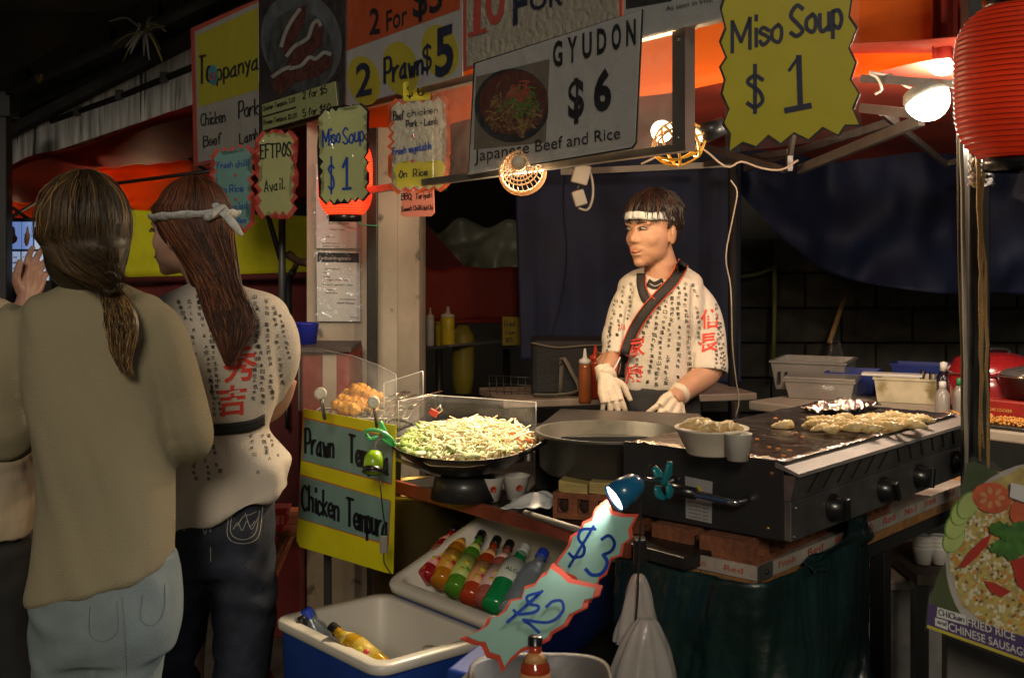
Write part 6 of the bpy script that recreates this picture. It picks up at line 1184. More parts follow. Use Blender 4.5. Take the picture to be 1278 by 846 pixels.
for z0, z1 in ((0, .02), (.045, .065)):
    mb.hexa([M_ @ V(p) for p in ((-.035-z0*.2, -.03, z0), (.035+z0*.2, -.03, z0), (.035+z0*.2, .03, z0), (-.035-z0*.2, .03, z0))], [M_ @ V(p) for p in ((-.035-z1*.2, -.032, z1), (.035+z1*.2, -.032, z1), (.035+z1*.2, .032, z1), (-.035-z1*.2, .032, z1))])
for k in range(7):
    x = -.042+k*.014; mb.box((x-.002, -.031, .018), (x+.002, -.029, .047), M_)
for k in range(5): y = -.026+k*.013; mb.box((.038, y-.002, .018), (.041, y+.002, .047), M_)
obj('basket', mb, m_rb, rb_)
bottle('small pink bottle standing in the red basket', Matrix.Translation(c+V((-.012, 0, .012))), liq('rosy', (.5, .2, .16)), K['pink'][1], None, M_plas, None, .016, .11)
# =============== PEOPLE ===============
def px3(q): return P(q[0], q[1], q[2])
def rings(lst, Y):
    """(px,py,half width px,depth m,[dY],[yaw]) -> loft rings"""
    o = []
    for q in lst:
        dy = q[4] if len(q) > 4 else 0; c = P(q[0], q[1], Y+dy); o.append((c.x, c.y, c.z, q[2]/F*Y, q[3], q[5] if len(q) > 5 else 0))
    return o
def wrinkle(a, sx, sy, sz, seed=0):
    return lambda v: a*(noise.noise(V((v.x*sx+seed, v.y*sy, v.z*sz)))+.5*noise.noise(V((v.x*sx*2.3, v.y*sy*2.3+seed, v.z*sz*2.3))))
def limb(mb, pts, r, n=18, sm=5, flat=None): return mb.tube([px3(p) for p in pts], r, n, sm=sm, flat=flat)
def headmb(mb, c, phi, s=1, neck=None, pitch=0):
    R = Matrix.Rotation(phi, 3, 'Z') @ Matrix.Rotation(pitch, 3, 'X'); f = lambda x, y, z: c+R @ (V((x, y, z))*s)
    E_ = lambda p, r, rot=None: mb.ell(f(*p), [q*s for q in r], R @ rot if rot else R, 26, 18)
    E_((0, .012, .03), (.073, .09, .088)); E_((0, -.02, -.02), (.066, .068, .085)); E_((0, -.02, -.058), (.058, .064, .05)); E_((0, -.042, -.082), (.038, .038, .03)); E_((0, -.062, -.1), (.022, .02, .016)); 
    for k in (-1, 1):
        E_((k*.034, -.05, -.026), (.028, .026, .03)); E_((k*.028, -.072, .022), (.026, .012, .009)); E_((k*.011, -.087, -.034), (.007, .009, .006))
        E_((k*.075, .012, -.012), (.006, .018, .029), Matrix.Rotation(k*.35, 3, 'Z')); E_((k*.072, .008, -.034), (.006, .009, .012))
    mb.tube([f(0, -.079, .016), f(0, -.086, -.005), f(0, -.097, -.028), f(0, -.09, -.038)], [.007*s, .008*s, .0105*s, .006*s], 14, sm=4)
    E_((0, -.083, -.058), (.026, .01, .008)); E_((0, -.08, -.074), (.022, .012, .008))
    return f, R
def face(parent, f, s=1, skin=None):
    me_ = mat('eye_white', (.26, .22, .2), .3, var=0, bp=0); md = mat('brow_dark', (.012, .008, .006), .7, bp=0); ml = mat('lips', (.42, .14, .1), .45, var=.05)
    for k in (-1, 1):
        pl_ = [f(k*(.014+.028*i/8), -.0905+.012*(i/8)**2, .0035+.003*math.sin(i/8*3.14)) for i in range(9)]
        obj('eye', MB().tube(pl_, [.001*s]+[.0042*s]*7+[.001*s], 8), me_, parent); obj('pupil', MB().ell(f(k*.027, -.0935, .0045), (.0042*s, .0042*s, .0042*s)), md, parent); obj('eyelid', MB().tube([p+V((0, -.003, .0042)) for p in pl_], .0017*s, 6), md, parent)
        obj('eyebrow', MB().tube([f(k*.012, -.0905, .021), f(k*.026, -.09, .026), f(k*.046, -.076, .0215)], [.0028*s, .0034*s, .0014*s], 6, sm=3, flat=.7), md, parent)
    obj('lips', MB().tube([f(-.021, -.0865, -.0665), f(-.008, -.0935, -.0655), f(0, -.0945, -.0665), f(.008, -.0935, -.0655), f(.021, -.0865, -.0665)], [.001*s, .004*s, .0042*s, .004*s, .001*s], 8, sm=3), ml, parent)
    obj('mouth_line', MB().tube([f(-.022, -.087, -.0665), f(0, -.0988, -.0662), f(.022, -.087, -.0665)], .0009*s, 5, sm=4), md, parent)
def strands(n, gen, m2, r=(.0016, .0028), seg=3):
    mb = MB()
    for i in range(n):
        mb.cur = 1 if random.random() < .3 else (2 if random.random() < .3 else 0); pts = gen(i/n); rr = random.uniform(*r); k = len(pts); mb.tube(pts, [rr*.6]+[rr]*(k-2)+[rr*.25], 3, sm=seg, cap=False)
    return mb
def calligraphy(surf, colz, m_b, parent, redz=(), m_r=None, h=10, chars=None):
    pool = "山水火木金土日月天地人心手目耳口大小中上下左右前後春夏秋冬東西南北花鳥風雪雲雨星空海川石田竹米糸貝見言走足車長門馬魚京都道国家学校先生年時分今何名文書本語気元会社"
    mb = MB(); nk = 0
    for (x0, y0, x1, y1, st) in colz:
        n = max(1, int((y1-y0)/st))
        for i in range(n):
            t_ = (i+.5)/n; x = x0+(x1-x0)*t_+random.uniform(-1.3, 1.3); y = y0+(y1-y0)*t_
            if random.random() < .06: continue
            s_ = st*random.uniform(.6, .92); ch = random.choice(pool); font_text(mb, surf, ch, (x-s_*.46, y+s_*.5), (x+s_*.46, y+s_*.5+random.uniform(-1.6, 1.6)), s_*.76, .0016, .012, .75, random.uniform(-.25, .1))
    o = obj('printed_writing', mb, m_b, parent, kind='stuff')
    for ch, x, y, s_, bold in redz:
        mb = MB(); font_text(mb, surf, ch, (x-s_*.5, y+s_*.45), (x+s_*.5, y+s_*.35), s_*.82, .0022, bold, .75, .0); 
        if mb.v: obj('red_character', mb, m_r, parent)
M_inkf = mat('shirt_ink', (.02, .018, .018), .8, var=0, bp=0); M_redf = mat('shirt_red', (.62, .05, .03), .8, var=.1, bp=0)
m_happi = mat('happi_cotton', (.56, .5, .42), .85, var=.05, sc=10, bp=.25, bs=300)
m_denim = mat('dark_denim', (.018, .023, .04), .8, var=.45, sc=30, bp=.3, bs=250); m_jean = mat('light_denim', (.2, .25, .26), .85, var=.12, sc=14, bp=.25, bs=250)
m_head = mat('headband_cotton', (.5, .5, .48), .8, var=.2, sc=60, bp=.4, bs=80)
def tuck(o, smb, ztop, zbot, nx, nr, maxd=.06):
    t = BVHTree.FromPolygons([tuple(v) for v in smb.v], smb.f)
    for v in o.data.vertices:
        c = v.co
        if not (zbot < c.z < ztop): continue
        if (c.x-nx[0])**2+(c.y-nx[1])**2 < nr*nr and c.z > nx[2]: continue
        h = t.find_nearest(c, maxd)
        if h[0] is None: continue
        if (c-h[0]).dot(h[1]) > -.008: v.co = h[0]-h[1]*.009
# ---------- cook ----------
Y = 3.95; hc = P(815, 288, Y); PH = math.radians(-47)
ck = thing('person', 'man in a printed white shirt, headband and plastic gloves standing behind the griddle', 'person', (P(815, 0, Y).x, Y, 0), None)
mb = MB(); f, R = headmb(mb, hc, PH, 1.07)
limb(mb, [(819, 300, Y+.01), (825, 334, Y+.02), (826, 356, Y+.03)], [.045, .058, .072])
mb.loft(rings([(824, 344, 20, .06), (824, 362, 50, .09), (824, 400, 54, .11), (824, 440, 50, .105), (816, 470, 50, .11), (815, 500, 52, .12)], Y+.04))
for a in (([(772, 375, Y+.03), (760, 420, Y-.03), (760, 452, Y-.08), (758, 475, Y-.17)], [.05, .044, .042, .028]), ([(886, 372, Y+.04), (896, 420, Y+.0), (884, 462, Y-.05), (858, 484, Y-.15), (838, 500, Y-.24)], [.055, .05, .047, .038, .028])): limb(mb, *a)
mb.loft(rings([(800, 500, 26, .1), (800, 600, 24, .09), (800, 740, 18, .07), (800, 850, 14, .06)], Y+.04), 20); mb.loft(rings([(842, 500, 26, .1), (842, 600, 24, .09), (842, 740, 18, .07), (842, 850, 14, .06)], Y+.04), 20)
bm = join_eval(mb, .0045, 5); body = obj('body', bm, M_skin, ck); face(ck, f, 1.07)
# shirt
mb = MB()
mb.loft(rings([(836, 331, 17, .045, .055), (830, 339, 34, .06, .045), (826, 347, 49, .085, .022), (824, 360, 54, .11), (825, 385, 56, .122), (823, 420, 55, .128), (819, 450, 54, .132), (815, 470, 55, .138), (814, 482, 54, .135)], Y+.03), 36)
limb(mb, [(789, 362, Y+.03), (779, 382, Y), (772, 412, Y-.03), (769, 446, Y-.07)], [.042, .05, .052, .054], 22)
limb(mb, [(862, 362, Y+.04), (876, 382, Y+.02), (881, 420, Y), (880, 466, Y-.04)], [.042, .054, .064, .079], 22)
def seam(v):
    px = CX+v.x/v.y*F; py = HZ+(CZ-v.z)/v.y*F
    if py < 356: return 0
    a = abs(px-(788-(py-352)*.12)); b_ = abs(px-(866-(py-352)*.04)); return .013*(math.exp(-(a/3.2)**2)+math.exp(-(b_/3.2)**2))
sm_ = join_eval(mb, .005, 4, lambda v: .007*noise.noise(v*8)+.011*max(0, noise.noise(V((v.x*14+v.z*9, v.y*6, v.z*4-v.x*6))))-seam(v)); shirt = obj('printed_shirt', sm_, m_happi, ck); ss = Surf(sm_)
tuck(body, sm_, P(0, 348, Y).z, P(0, 448, Y).z, (P(826, 0, Y).x, Y+.02, P(0, 352, Y).z), .085)
mc = mat('collar_black', (.02, .018, .018), .8, bp=.2, bs=200); mp_ = mat('collar_piping', (.6, .07, .02), .7)
def band(pts, w, m_, off, par, nm='collar'):
    mb = MB(); c = cr_spline([Vector(p) for p in pts], 6); Lp = []; n = len(c)
    for i in range(n):
        d = (c[min(i+1, n-1)]-c[max(i-1, 0)]).normalized(); nn = Vector((-d.y, d.x)); row = []
        for k in range(5):
            q = c[i]+nn*w*(k/4-.5); h = ss(q.x, q.y, off+.004*(1-abs(k/2-1))); row.append(h if h is not None else (Lp[-1][k] if Lp else P(q.x, q.y, Y-.1)))
        Lp.append(row)
    mb.sheet(lambda u, v: Lp[min(n-1, round(v*(n-1)))][round(u*4)], 4, n-1, .002); return obj(nm, mb, m_, par)
col = [(853, 328), (842, 348), (826, 366), (808, 386), (792, 410), (780, 440), (774, 470)]
body_s = Surf(bm)
class Both:
    def __call__(s, px, py, off=0):
        a = shirt_s(px, py, off); b_ = body_s(px, py, off)
        if a is None: return b_
        if b_ is None: return a
        return a if (a-CAM).length < (b_-CAM).length else b_
shirt_s = ss; ss = Both()
band(col, 13, mc, .006, ck); 
for s_ in (-1, 1): band([(x+s_*5.4, y+s_*4.2) for x, y in col], 1.6, mp_, .0085, ck, 'collar_piping')
band([(800, 341), (800, 356), (805, 372), (813, 380)], 11, mc, .005, ck); band([(806, 344), (806, 356), (811, 368), (818, 374)], 1.6, mp_, .008, ck, 'collar_piping')
band([(808, 352), (817, 356), (828, 351)], 9, mat('inner_shirt', (.015, .013, .013), .8), .0065, ck, 'inner_shirt'); band([(811, 354), (818, 357), (826, 353)], 1.3, m_happi, .009, ck, 'neck_stripe')
ss = shirt_s
calligraphy(ss, [(848, 356, 846, 400, 6), (855, 350, 862, 470, 6.4), (840, 362, 830, 480, 6.4), (848, 404, 846, 480, 6.4), (832, 372, 818, 482, 6.4), (822, 380, 808, 480, 6.4), (862, 352, 872, 372, 6), (770, 360, 758, 440, 5.4), (778, 355, 771, 420, 5.6), (789, 352, 784, 400, 5), (764, 400, 756, 445, 5), (893, 370, 903, 468, 6), (900, 400, 905, 468, 5), (870, 380, 874, 430, 6), (895, 420, 893, 470, 5), (798, 420, 794, 470, 6), (812, 392, 800, 424, 6)], M_inkf, shirt,
    [("信", 886, 398, 23, .02), ("長", 884, 427, 23, .02), ("家", 793, 433, 24, .015), ("康", 792, 467, 22, .015), ("山", 776, 408, 8, .01)], M_redf)
# apron / trousers
mb = MB(); mb.loft(rings([(815, 476, 56, .135), (815, 495, 58, .14), (816, 520, 58, .145), (817, 620, 54, .13)], Y+.03), 32); mb.loft(rings([(797, 610, 27, .1), (797, 740, 22, .08), (797, 846, 18, .07)], Y+.04), 20); mb.loft(rings([(840, 610, 27, .1), (840, 740, 22, .08), (840, 846, 18, .07)], Y+.04), 20)
obj('black_apron', join_eval(mb, .01, 4, wrinkle(.006, 8, 8, 6)), mat('apron_black', (.02, .019, .02), .75, var=.3, sc=6, bp=.2, bs=200), ck)
for x in (797, 840): z_ = .0; c = P(x, 846, Y+.02); obj('shoe', MB().ell((c.x, c.y-.05, .045), (.05, .13, .045)), M_blackmat, ck)
# gloves (five fingers each)
m_gl = mat('latex_glove', (.62, .5, .38), .5, var=.08, sc=30, bp=.25, bs=70, sss=.1, tr=0)
def hand(wrist, dirv, palmn, curl, thumb_side, s=1.0, m_=None, nm='glove', spread=.16, par=None, voxel=.0028):
    """palm and five tapered, bent fingers from a wrist point"""
    d = V(dirv).normalized(); n_ = V(palmn); n_ = (n_-d*n_.dot(d)).normalized(); a = d.cross(n_)*thumb_side; mb = MB()
    mb.tube([wrist-d*.05*s, wrist-d*.0*s, wrist+d*.03*s, wrist+d*.062*s, wrist+d*.085*s], [.029*s, .03*s, .038*s, .04*s, .034*s], 18, sm=4) if False else None
    for t_ in (-.5, 0, .5): mb.tube([wrist-d*.045*s+a*t_*.018*s, wrist+a*t_*.02*s, wrist+d*.045*s+a*t_*.046*s, wrist+d*.088*s+a*t_*.054*s], [.02*s, .0175*s, .0165*s, .0125*s], 12, sm=4)
    for i, (off, L_, rr) in enumerate(((.03, .07, .0092), (.0105, .08, .0095), (-.0095, .075, .009), (-.0285, .058, .008))):
        b_ = wrist+d*(.084-.006*abs(i-1))*s+a*off*s; ang = spread*(1.2-i*.8); p = [b_-d*.02*s, b_]; dd = (d*math.cos(ang)+a*math.sin(ang)); th = 0
        for j, fr_ in enumerate((.44, .31, .25)):
            th += curl*(1+.12*i)*(.8, 1.1, .8)[j]; dv = dd*math.cos(th)+n_*math.sin(th); p.append(p[-1]+dv*L_*fr_*s)
        mb.tube(p, [rr*s*1.05, rr*s*1.08, rr*s, rr*.92*s, rr*.72*s], 12, sm=4)
    b_ = wrist+d*.012*s+a*.024*s; mb.tube([b_, b_+(d*.6+a*.75+n_*.25).normalized()*.036*s, b_+(d*.6+a*.75+n_*.25).normalized()*.036*s+(d*.9+a*.3+n_*.35).normalized()*.032*s, b_+(d*.6+a*.75+n_*.25).normalized()*.036*s+(d*.9+a*.3+n_*.35).normalized()*.056*s], [.0145*s, .0125*s, .0105*s, .0078*s], 12, sm=4)
    return obj(nm, join_eval(mb, voxel, 2, wrinkle(.0007, 90, 90, 90)), m_ or m_gl, par)
W1 = P(756, 472, Y-.18); hand(W1, P(764, 500, Y-.22)-W1, (-.1, .6, -.0), .45, 1, .98, par=ck)
W2 = P(843, 496, Y-.22); hand(W2, P(826, 522, Y-.32)-W2, (-.3, .8, -.3), .35, 1, 1.08, par=ck)
for a, b_, r in ((P(757, 466, Y-.155), P(756, 472, Y-.178), .032), (P(850, 490, Y-.19), P(845, 494, Y-.21), .034)): obj('glove_cuff', MB().tube([a, a.lerp(b_, .3), b_], [r*.98, r*1.08, r], 20), m_gl, ck)
obj('wrist_string', MB().tube([P(774, 446, Y-.14), P(768, 458, Y-.17), P(762, 468, Y-.18)], .003, 5, sm=3), M_paper, ck)
# headband + hair
mh = mat('hair_black', (.009, .005, .004), .5, var=.3, sc=40, bp=0); mh1 = mat('hair_brown_dark', (.035, .013, .006), .5, bp=0); mh2 = mat('hair_dark2', (.015, .007, .004), .5, bp=0)
hb = MB(); hbp = []
for i in range(41):
    a = 2*math.pi*i/40; hbp.append(f(.077*math.sin(a), -.006-.094*math.cos(a)*(1 if math.cos(a) > 0 else 1.06), .046-.006*math.cos(a)*0-.008*(1-math.cos(a))*.5))
hb.sheet(lambda u, v: hbp[round(u*40)]+V((0, 0, (v-.5)*.026+.002*math.sin(u*40)))+(hbp[round(u*40)]-f(0, 0, .05)).normalized()*(.003*math.sin(v*3.14)), 40, 4, .002); obj('headband', hb, m_head, ck)
sc_ = MB().ell(f(0, .018, .07), (.077, .088, .062), R, 26, 18); sc_.ell(f(0, .055, .0), (.064, .048, .065), R)
obj('hair_base', join_eval(sc_, .006, 3, wrinkle(.008, 28, 28, 14)), mh, ck)
def gen_c(t_):
    az = random.uniform(-math.pi, math.pi); fr_ = abs(az) < 1.2; k = random.uniform(.99, 1.06); j = random.uniform(-.12, .12)+.05*math.sin(az*9); out = []
    if not fr_ and random.random() < .4:
        el = [.35, .15, -.05, -.3, (-.42 if abs(az) < 1.75 else -.75)-random.random()*.2]; k *= .955; fl = (0, 0, 0, 0, .0)
    else:
        lo = .05-random.random()*.3 if fr_ and random.random() < .38 else .3-random.random()*.1
        el = [1.35, .95, .65, .42, lo]; fl = (0, .0, .02, .04, .1 if lo < .1 else .05)
    for i, e in enumerate(el):
        a = az+j*i*.8+.1*i; kk = k*(1+fl[i]); out.append(f(.08*kk*math.cos(e)*math.sin(a), .014-.096*kk*math.cos(e)*math.cos(a), .042+.086*kk*math.sin(e))+V((random.gauss(0, .003), random.gauss(0, .003), random.gauss(0, .0035))))
    return out
obj('hair', strands(2000, gen_c, None, (.001, .002)), [mh, mh1, mh2], ck, kind='stuff')
mb = MB()
for i in range(46):
    az = random.uniform(-1.5, 1.9); lo = random.uniform(-.2, .15); az2 = az+random.uniform(-.3, .3); pts = []
    for q, e in enumerate((.75, .5, .28, lo)):
        a = az+(az2-az)*q/3; kk = 1.05+.05*q; pts.append(f(.08*kk*math.cos(e)*math.sin(a), .014-.096*kk*math.cos(e)*math.cos(a), .042+.086*kk*math.sin(e)))
    mb.cur = random.choice((0, 0, 1, 2)); mb.tube(pts, [.004, .0065, .0055, .0006], 6, sm=3, flat=.5, cap=False)
obj('fringe', mb, [mh, mh1, mh2], ck, kind='stuff')
# ---------- woman in the khaki sweater ----------
Y = 2.42; kw = thing('person', 'woman seen from behind in a plain khaki sweater and pale blue jeans, blonde ponytail', 'person', (P(130, 0, Y).x, Y, 0))
hc = P(107, 282, Y); mb = MB(); f, R = headmb(mb, hc+V((0, 0, -.012)), math.radians(184), .88)
limb(mb, [(112, 330, Y), (112, 375, Y)], [.052, .06])
mb.loft(rings([(112, 372, 50, .06), (112, 400, 84, .09), (120, 480, 86, .1), (130, 600, 74, .09), (132, 690, 78, .1), (132, 740, 82, .12)], Y), 24)
for x0, x1 in ((104, 92), (160, 150)): mb.loft(rings([(x0, 730, 36, .08), (x1, 900, 30, .07), (x1, 1060, 26, .055), (x1, 1180, 18, .045)], Y), 18)
limb(mb, [(26, 400, Y), (10, 470, Y+.02), (18, 540, Y+.08), (26, 440, Y+.28)], [.05, .045, .04, .03]); limb(mb, [(196, 400, Y), (222, 480, Y+.02), (228, 560, Y+.05), (190, 585, Y+.25)], [.05, .045, .04, .03])
kbody = obj('body', join_eval(mb, .008, 4), M_skin2, kw)
mb = MB(); mb.loft(rings([(114, 352, 30, .055), (113, 362, 48, .075), (112, 376, 76, .095), (113, 400, 90, .108), (117, 440, 93, .116), (125, 500, 90, .122), (133, 570, 85, .126), (137, 640, 83, .13), (135, 690, 86, .136), (132, 718, 88, .14), (132, 724, 86, .135)], Y), 40)
limb(mb, [(46, 404, Y), (18, 440, Y), (4, 490, Y+.02), (10, 530, Y+.06), (16, 470, Y+.22)], [.07, .074, .076, .078, .07], 22)
limb(mb, [(176, 404, Y), (204, 440, Y), (222, 490, Y+.01), (228, 540, Y+.04), (205, 575, Y+.2)], [.05, .058, .056, .055, .048], 22)
def sw_w(v):
    return .006*noise.noise(V((v.x*9, v.y*7, v.z*3.2)))+.006*max(0, noise.noise(V((v.x*16+v.z*7, 3, v.z*4))))
khaki = mat('khaki_fleece', (.35, .3, .185), .95, var=.06, sc=4, bp=.5, bs=420)
smk = join_eval(mb, .007, 8, lambda v: 2.0*sw_w(v)+.02*math.sin(v.x*30+v.z*8+4*noise.noise(v*3))*max(0, noise.noise(v*2.4)+.15))
tilt = lambda v: v  # hem rises to the right
smk.v = [V((v.x, v.y, v.z+(.045*(v.x-P(130, 0, Y).x)/.16)*max(0, min(1, (P(0, 560, Y).z-v.z)/.3)))) for v in smk.v]
swt = obj('khaki_sweater', smk, khaki, kw); ssk = Surf(smk); tuck(kbody, smk, P(0, 350, Y).z, P(0, 725, Y).z, (P(112, 0, Y).x, Y, P(0, 372, Y).z), .06, .12)
mb = MB(); mb.loft(rings([(134, 690, 84, .12), (134, 730, 90, .135), (134, 775, 90, .14), (132, 810, 84, .12)], Y), 30)
for x0, x1, s_ in ((96, 92, 1), (170, 158, 0)): mb.loft(rings([(x0, 775, 50 if s_ else 42, .11), (x1+2, 850, 47 if s_ else 37, .1), (x1, 960, 38 if s_ else 34, .08), (x1, 1100, 32, .065), (x1, 1180, 28, .06)], Y+.0), 24)
jm = join_eval(mb, .007, 5, lambda v: .007*math.sin(v.z*95+7*noise.noise(v*6))*max(0, noise.noise(V((v.x*6, v.y*6, v.z*5)))+.15)); jn = obj('light_jeans', jm, m_jean, kw); sj = Surf(jm)
mst_ = mat('jean_stitch', (.12, .15, .16), .8)
mb = MB()
for pts in ([(112, 757), (112, 790), (128, 800), (146, 788), (146, 750)], [(178, 742), (176, 772), (190, 780), (204, 764), (206, 728)], [(152, 745), (156, 790), (158, 846)]): ribbon(mb, sj, cr_spline([Vector(p) for p in pts], 6), .9, .0015)
obj('pocket_seam', mb, mst_, jn)
for x in (92, 158): c = P(x, 0, Y); obj('shoe', MB().ell((c.x, c.y+.05, .04), (.045, .12, .045)), M_blackmat, kw)
mhb = mat('hair_ash', (.035, .023, .01), .5, var=.3, sc=30, bp=0); mhb1 = mat('hair_gold', (.42, .24, .075), .45, bp=0); mhb2 = mat('hair_light_brown', (.14, .075, .027), .45, bp=0); mhb3 = mat('hair_mid_brown', (.07, .042, .018), .48, bp=0)
G = P(138, 352, Y-.125); rx, ry, rz = 52/F*Y, .098, 66/F*Y
sc_ = MB().ell(hc+V((0, -.003, .0)), (rx*1.01, ry*1.01, rz*1.01), None, 30, 20); sc_.loft(rings([(107, 300, 52, .08), (108, 340, 45, .075), (116, 362, 33, .06)], Y-.01), 24)
obj('hair_base', join_eval(sc_, .007, 4), mhb, kw)
def gen_k(t_):
    az = random.uniform(-1.9, 1.9); st = random.uniform(1.2, 1.5); k = random.uniform(1.02, 1.07); p = []; jj = random.uniform(-.25, .25)
    for i_, e in enumerate((st, .9, .45, .05, -.35)):
        az += jj*.12; p.append(hc+V((rx*k*math.cos(e)*math.sin(az), -ry*k*math.cos(e)*math.cos(az), rz*k*math.sin(e))))
    if abs(az) > 1.2 or random.random() < .3: p.append(p[-1].lerp(G, .35)+V((0, -.01, -.03)))
    p.append(G+V((random.gauss(0, .012), random.gauss(0, .01), random.gauss(0, .01)))); return p
random.seed(3); obj('hair', strands(4200, gen_k, None, (.0006, .0012)), [mhb, mhb3, mhb2], kw, kind='stuff')
def gen_f(t_):
    az = random.uniform(-1.7, 1.7); k0 = random.uniform(1.04, 1.1); p = []
    for i_, e in enumerate((1.4, 1.0, .6, .2, -.2)): p.append(hc+V((rx*(k0+.02*i_)*math.cos(e)*math.sin(az), -ry*(k0+.02*i_)*math.cos(e)*math.cos(az), rz*k0*math.sin(e)))+V((random.gauss(0, .004), random.gauss(0, .004), 0)))
    return p
obj('loose_hair', strands(90, gen_f, None, (.0005, .0009)), [mhb, mhb2, mhb1], kw, kind='stuff')
def gen_kt(t_):
    L_ = random.uniform(.45, 1.05); ox = max(-1.8, min(1.8, random.gauss(0, 1))); p = []
    for i in range(7):
        q = i/6*L_; sp_ = .008+.013*math.sin(min(1, q*1.15)*3.14)**.8; x = 138+q*30+6*math.sin(q*5); y = 352+q*112; s_ = ssk(x, y, .02); bY_ = (s_.y if s_ is not None else Y-.15)
        p.append(V((P(x, y, bY_).x+ox*sp_*.8, bY_-.012-abs(random.gauss(0, .008)), P(x, y, bY_).z)))
    return p
o = strands(1500, gen_kt, None, (.0006, .0012)); obj('ponytail', o, [mhb2, mhb1, mhb], kw, kind='stuff'); obj('hair_tie', MB().tube([G+V((math.cos(a)*.018, -.004, math.sin(a)*.02)) for a in [k*.524 for k in range(13)]], .006, 8), mhb, kw)
# ---------- woman in the printed shirt ----------
Y = 2.88; pw = thing('person', 'woman with long auburn hair in a printed white shirt with black sash, seen from behind', 'person', (P(270, 0, Y).x, Y, 0))
hc = P(232, 290, Y); mb = MB(); f, R = headmb(mb, hc, math.radians(-112), .93, pitch=.0)
limb(mb, [(242, 318, Y), (258, 352, Y+.01), (262, 372, Y+.01)], [.045, .047, .06])
mb.loft(rings([(268, 366, 30, .06), (272, 385, 72, .09), (272, 440, 66, .095), (280, 530, 44, .08), (278, 590, 56, .1), (274, 640, 66, .12)], Y), 24)
limb(mb, [(336, 390, Y), (352, 440, Y+.03), (342, 500, Y+.1), (315, 520, Y+.3)], [.05, .045, .04, .03]); limb(mb, [(205, 390, Y), (192, 450, Y+.04), (196, 500, Y+.16), (220, 470, Y+.36)], [.045, .04, .036, .03])
for x0, x1 in ((232, 226), (308, 304)): mb.loft(rings([(x0, 640, 34, .08), (x1, 780, 30, .07), (x1, 900, 25, .055), (x1, 1040, 18, .045)], Y), 18)
pbody = obj('body', join_eval(mb, .006, 4), M_skin2, pw); face(pw, f, .93)
mb = MB(); mb.loft(rings([(262, 352, 26, .05), (265, 360, 44, .075), (270, 372, 72, .095), (274, 392, 84, .112), (275, 430, 82, .125), (276, 480, 76, .125), (280, 515, 60, .11), (284, 532, 50, .098), (284, 540, 52, .1), (286, 565, 68, .125), (285, 590, 80, .14), (280, 636, 78, .145)], Y), 40)
limb(mb, [(318, 392, Y), (338, 415, Y), (343, 450, Y+.02), (332, 490, Y+.06)], [.05, .062, .064, .056], 22); limb(mb, [(212, 384, Y), (204, 420, Y+.02), (210, 460, Y+.1)], [.06, .06, .055], 22)
def hw_(v): return .008*noise.noise(V((v.x*9, v.y*9, v.z*4)))+(.011*math.sin(v.x*60+5*noise.noise(v*5)) if v.z < P(0, 545, Y).z else 0)*min(1, (P(0, 545, Y).z-v.z)*6)
smp = join_eval(mb, .0065, 6, hw_); xc = P(282, 0, Y).x
smp.v = [V((v.x, v.y, v.z+(.045*(v.x-xc)/.13)*max(0, min(1, (P(0, 545, Y).z-v.z)/.16)))) for v in smp.v]
shp = obj('printed_shirt', smp, m_happi, pw); ssp = Surf(smp); tuck(pbody, smp, P(0, 345, Y).z, P(0, 478, Y).z, (P(260, 0, Y).x, Y, P(0, 362, Y).z), .06, .1)
zt_ = [(220, 534), (262, 537), (290, 535), (315, 531), (331, 524)]
ss = ssp; Y_ = Y
def band2(pts, w, m_, off, par, nm):
    mb = MB(); c = cr_spline([Vector(p) for p in pts], 8); n = len(c); Lp = []
    for q in c:
        row = []
        for k in range(4):
            h = ssp(q.x, q.y+w*(k/3-.5), off); row.append(h if h is not None else None)
        Lp.append(row)
    Lp = [r for r in Lp if all(x is not None for x in r)]; n = len(Lp); mb.sheet(lambda u, v: Lp[round(v*(n-1))][round(u*3)], 3, n-1, .003); return obj(nm, mb, m_, par)
band2(zt_, 14, M_blackmat, .008, pw, 'black_sash')
calligraphy(ssp, [(236, 372, 246, 460, 7), (246, 366, 268, 500, 7), (222, 372, 232, 400, 7), (258, 366, 276, 520, 7), (262, 470, 268, 520, 7), (318, 366, 330, 505, 7.4), (332, 372, 340, 500, 7), (342, 380, 352, 480, 7), (350, 390, 362, 450, 6.4), (322, 380, 318, 500, 7), (240, 548, 244, 600, 7), (252, 548, 262, 600, 7), (264, 545, 276, 598, 7), (312, 540, 322, 592, 7), (326, 540, 338, 575, 7), (334, 540, 348, 570, 6), (270, 372, 286, 440, 7)], M_inkf, shp,
    [("秀", 299, 455, 42, .02), ("吉", 290, 500, 36, .02)], M_redf)
mb = MB(); mb.loft(rings([(281, 572, 50, .1), (278, 610, 60, .115), (276, 645, 66, .13), (272, 690, 68, .13), (268, 710, 64, .12)], Y), 30)
for x0, x1, w0 in ((238, 218, 40), (304, 302, 37)): mb.loft(rings([(x0, 680, w0, .11), (x1+4, 760, 38, .1), (x1, 846, 33, .085), (x1, 960, 27, .06), (x1, 1050, 25, .055)], Y), 24)
jm = join_eval(mb, .007, 5, lambda v: .008*math.sin(v.z*80+9*noise.noise(v*5))*max(0, noise.noise(V((v.x*6, v.y*6, v.z*5+4)))+.2)); jn = obj('dark_jeans', jm, m_denim, pw); sj = Surf(jm); mst_ = mat('white_stitch', (.32, .3, .26), .8)
mb = MB()
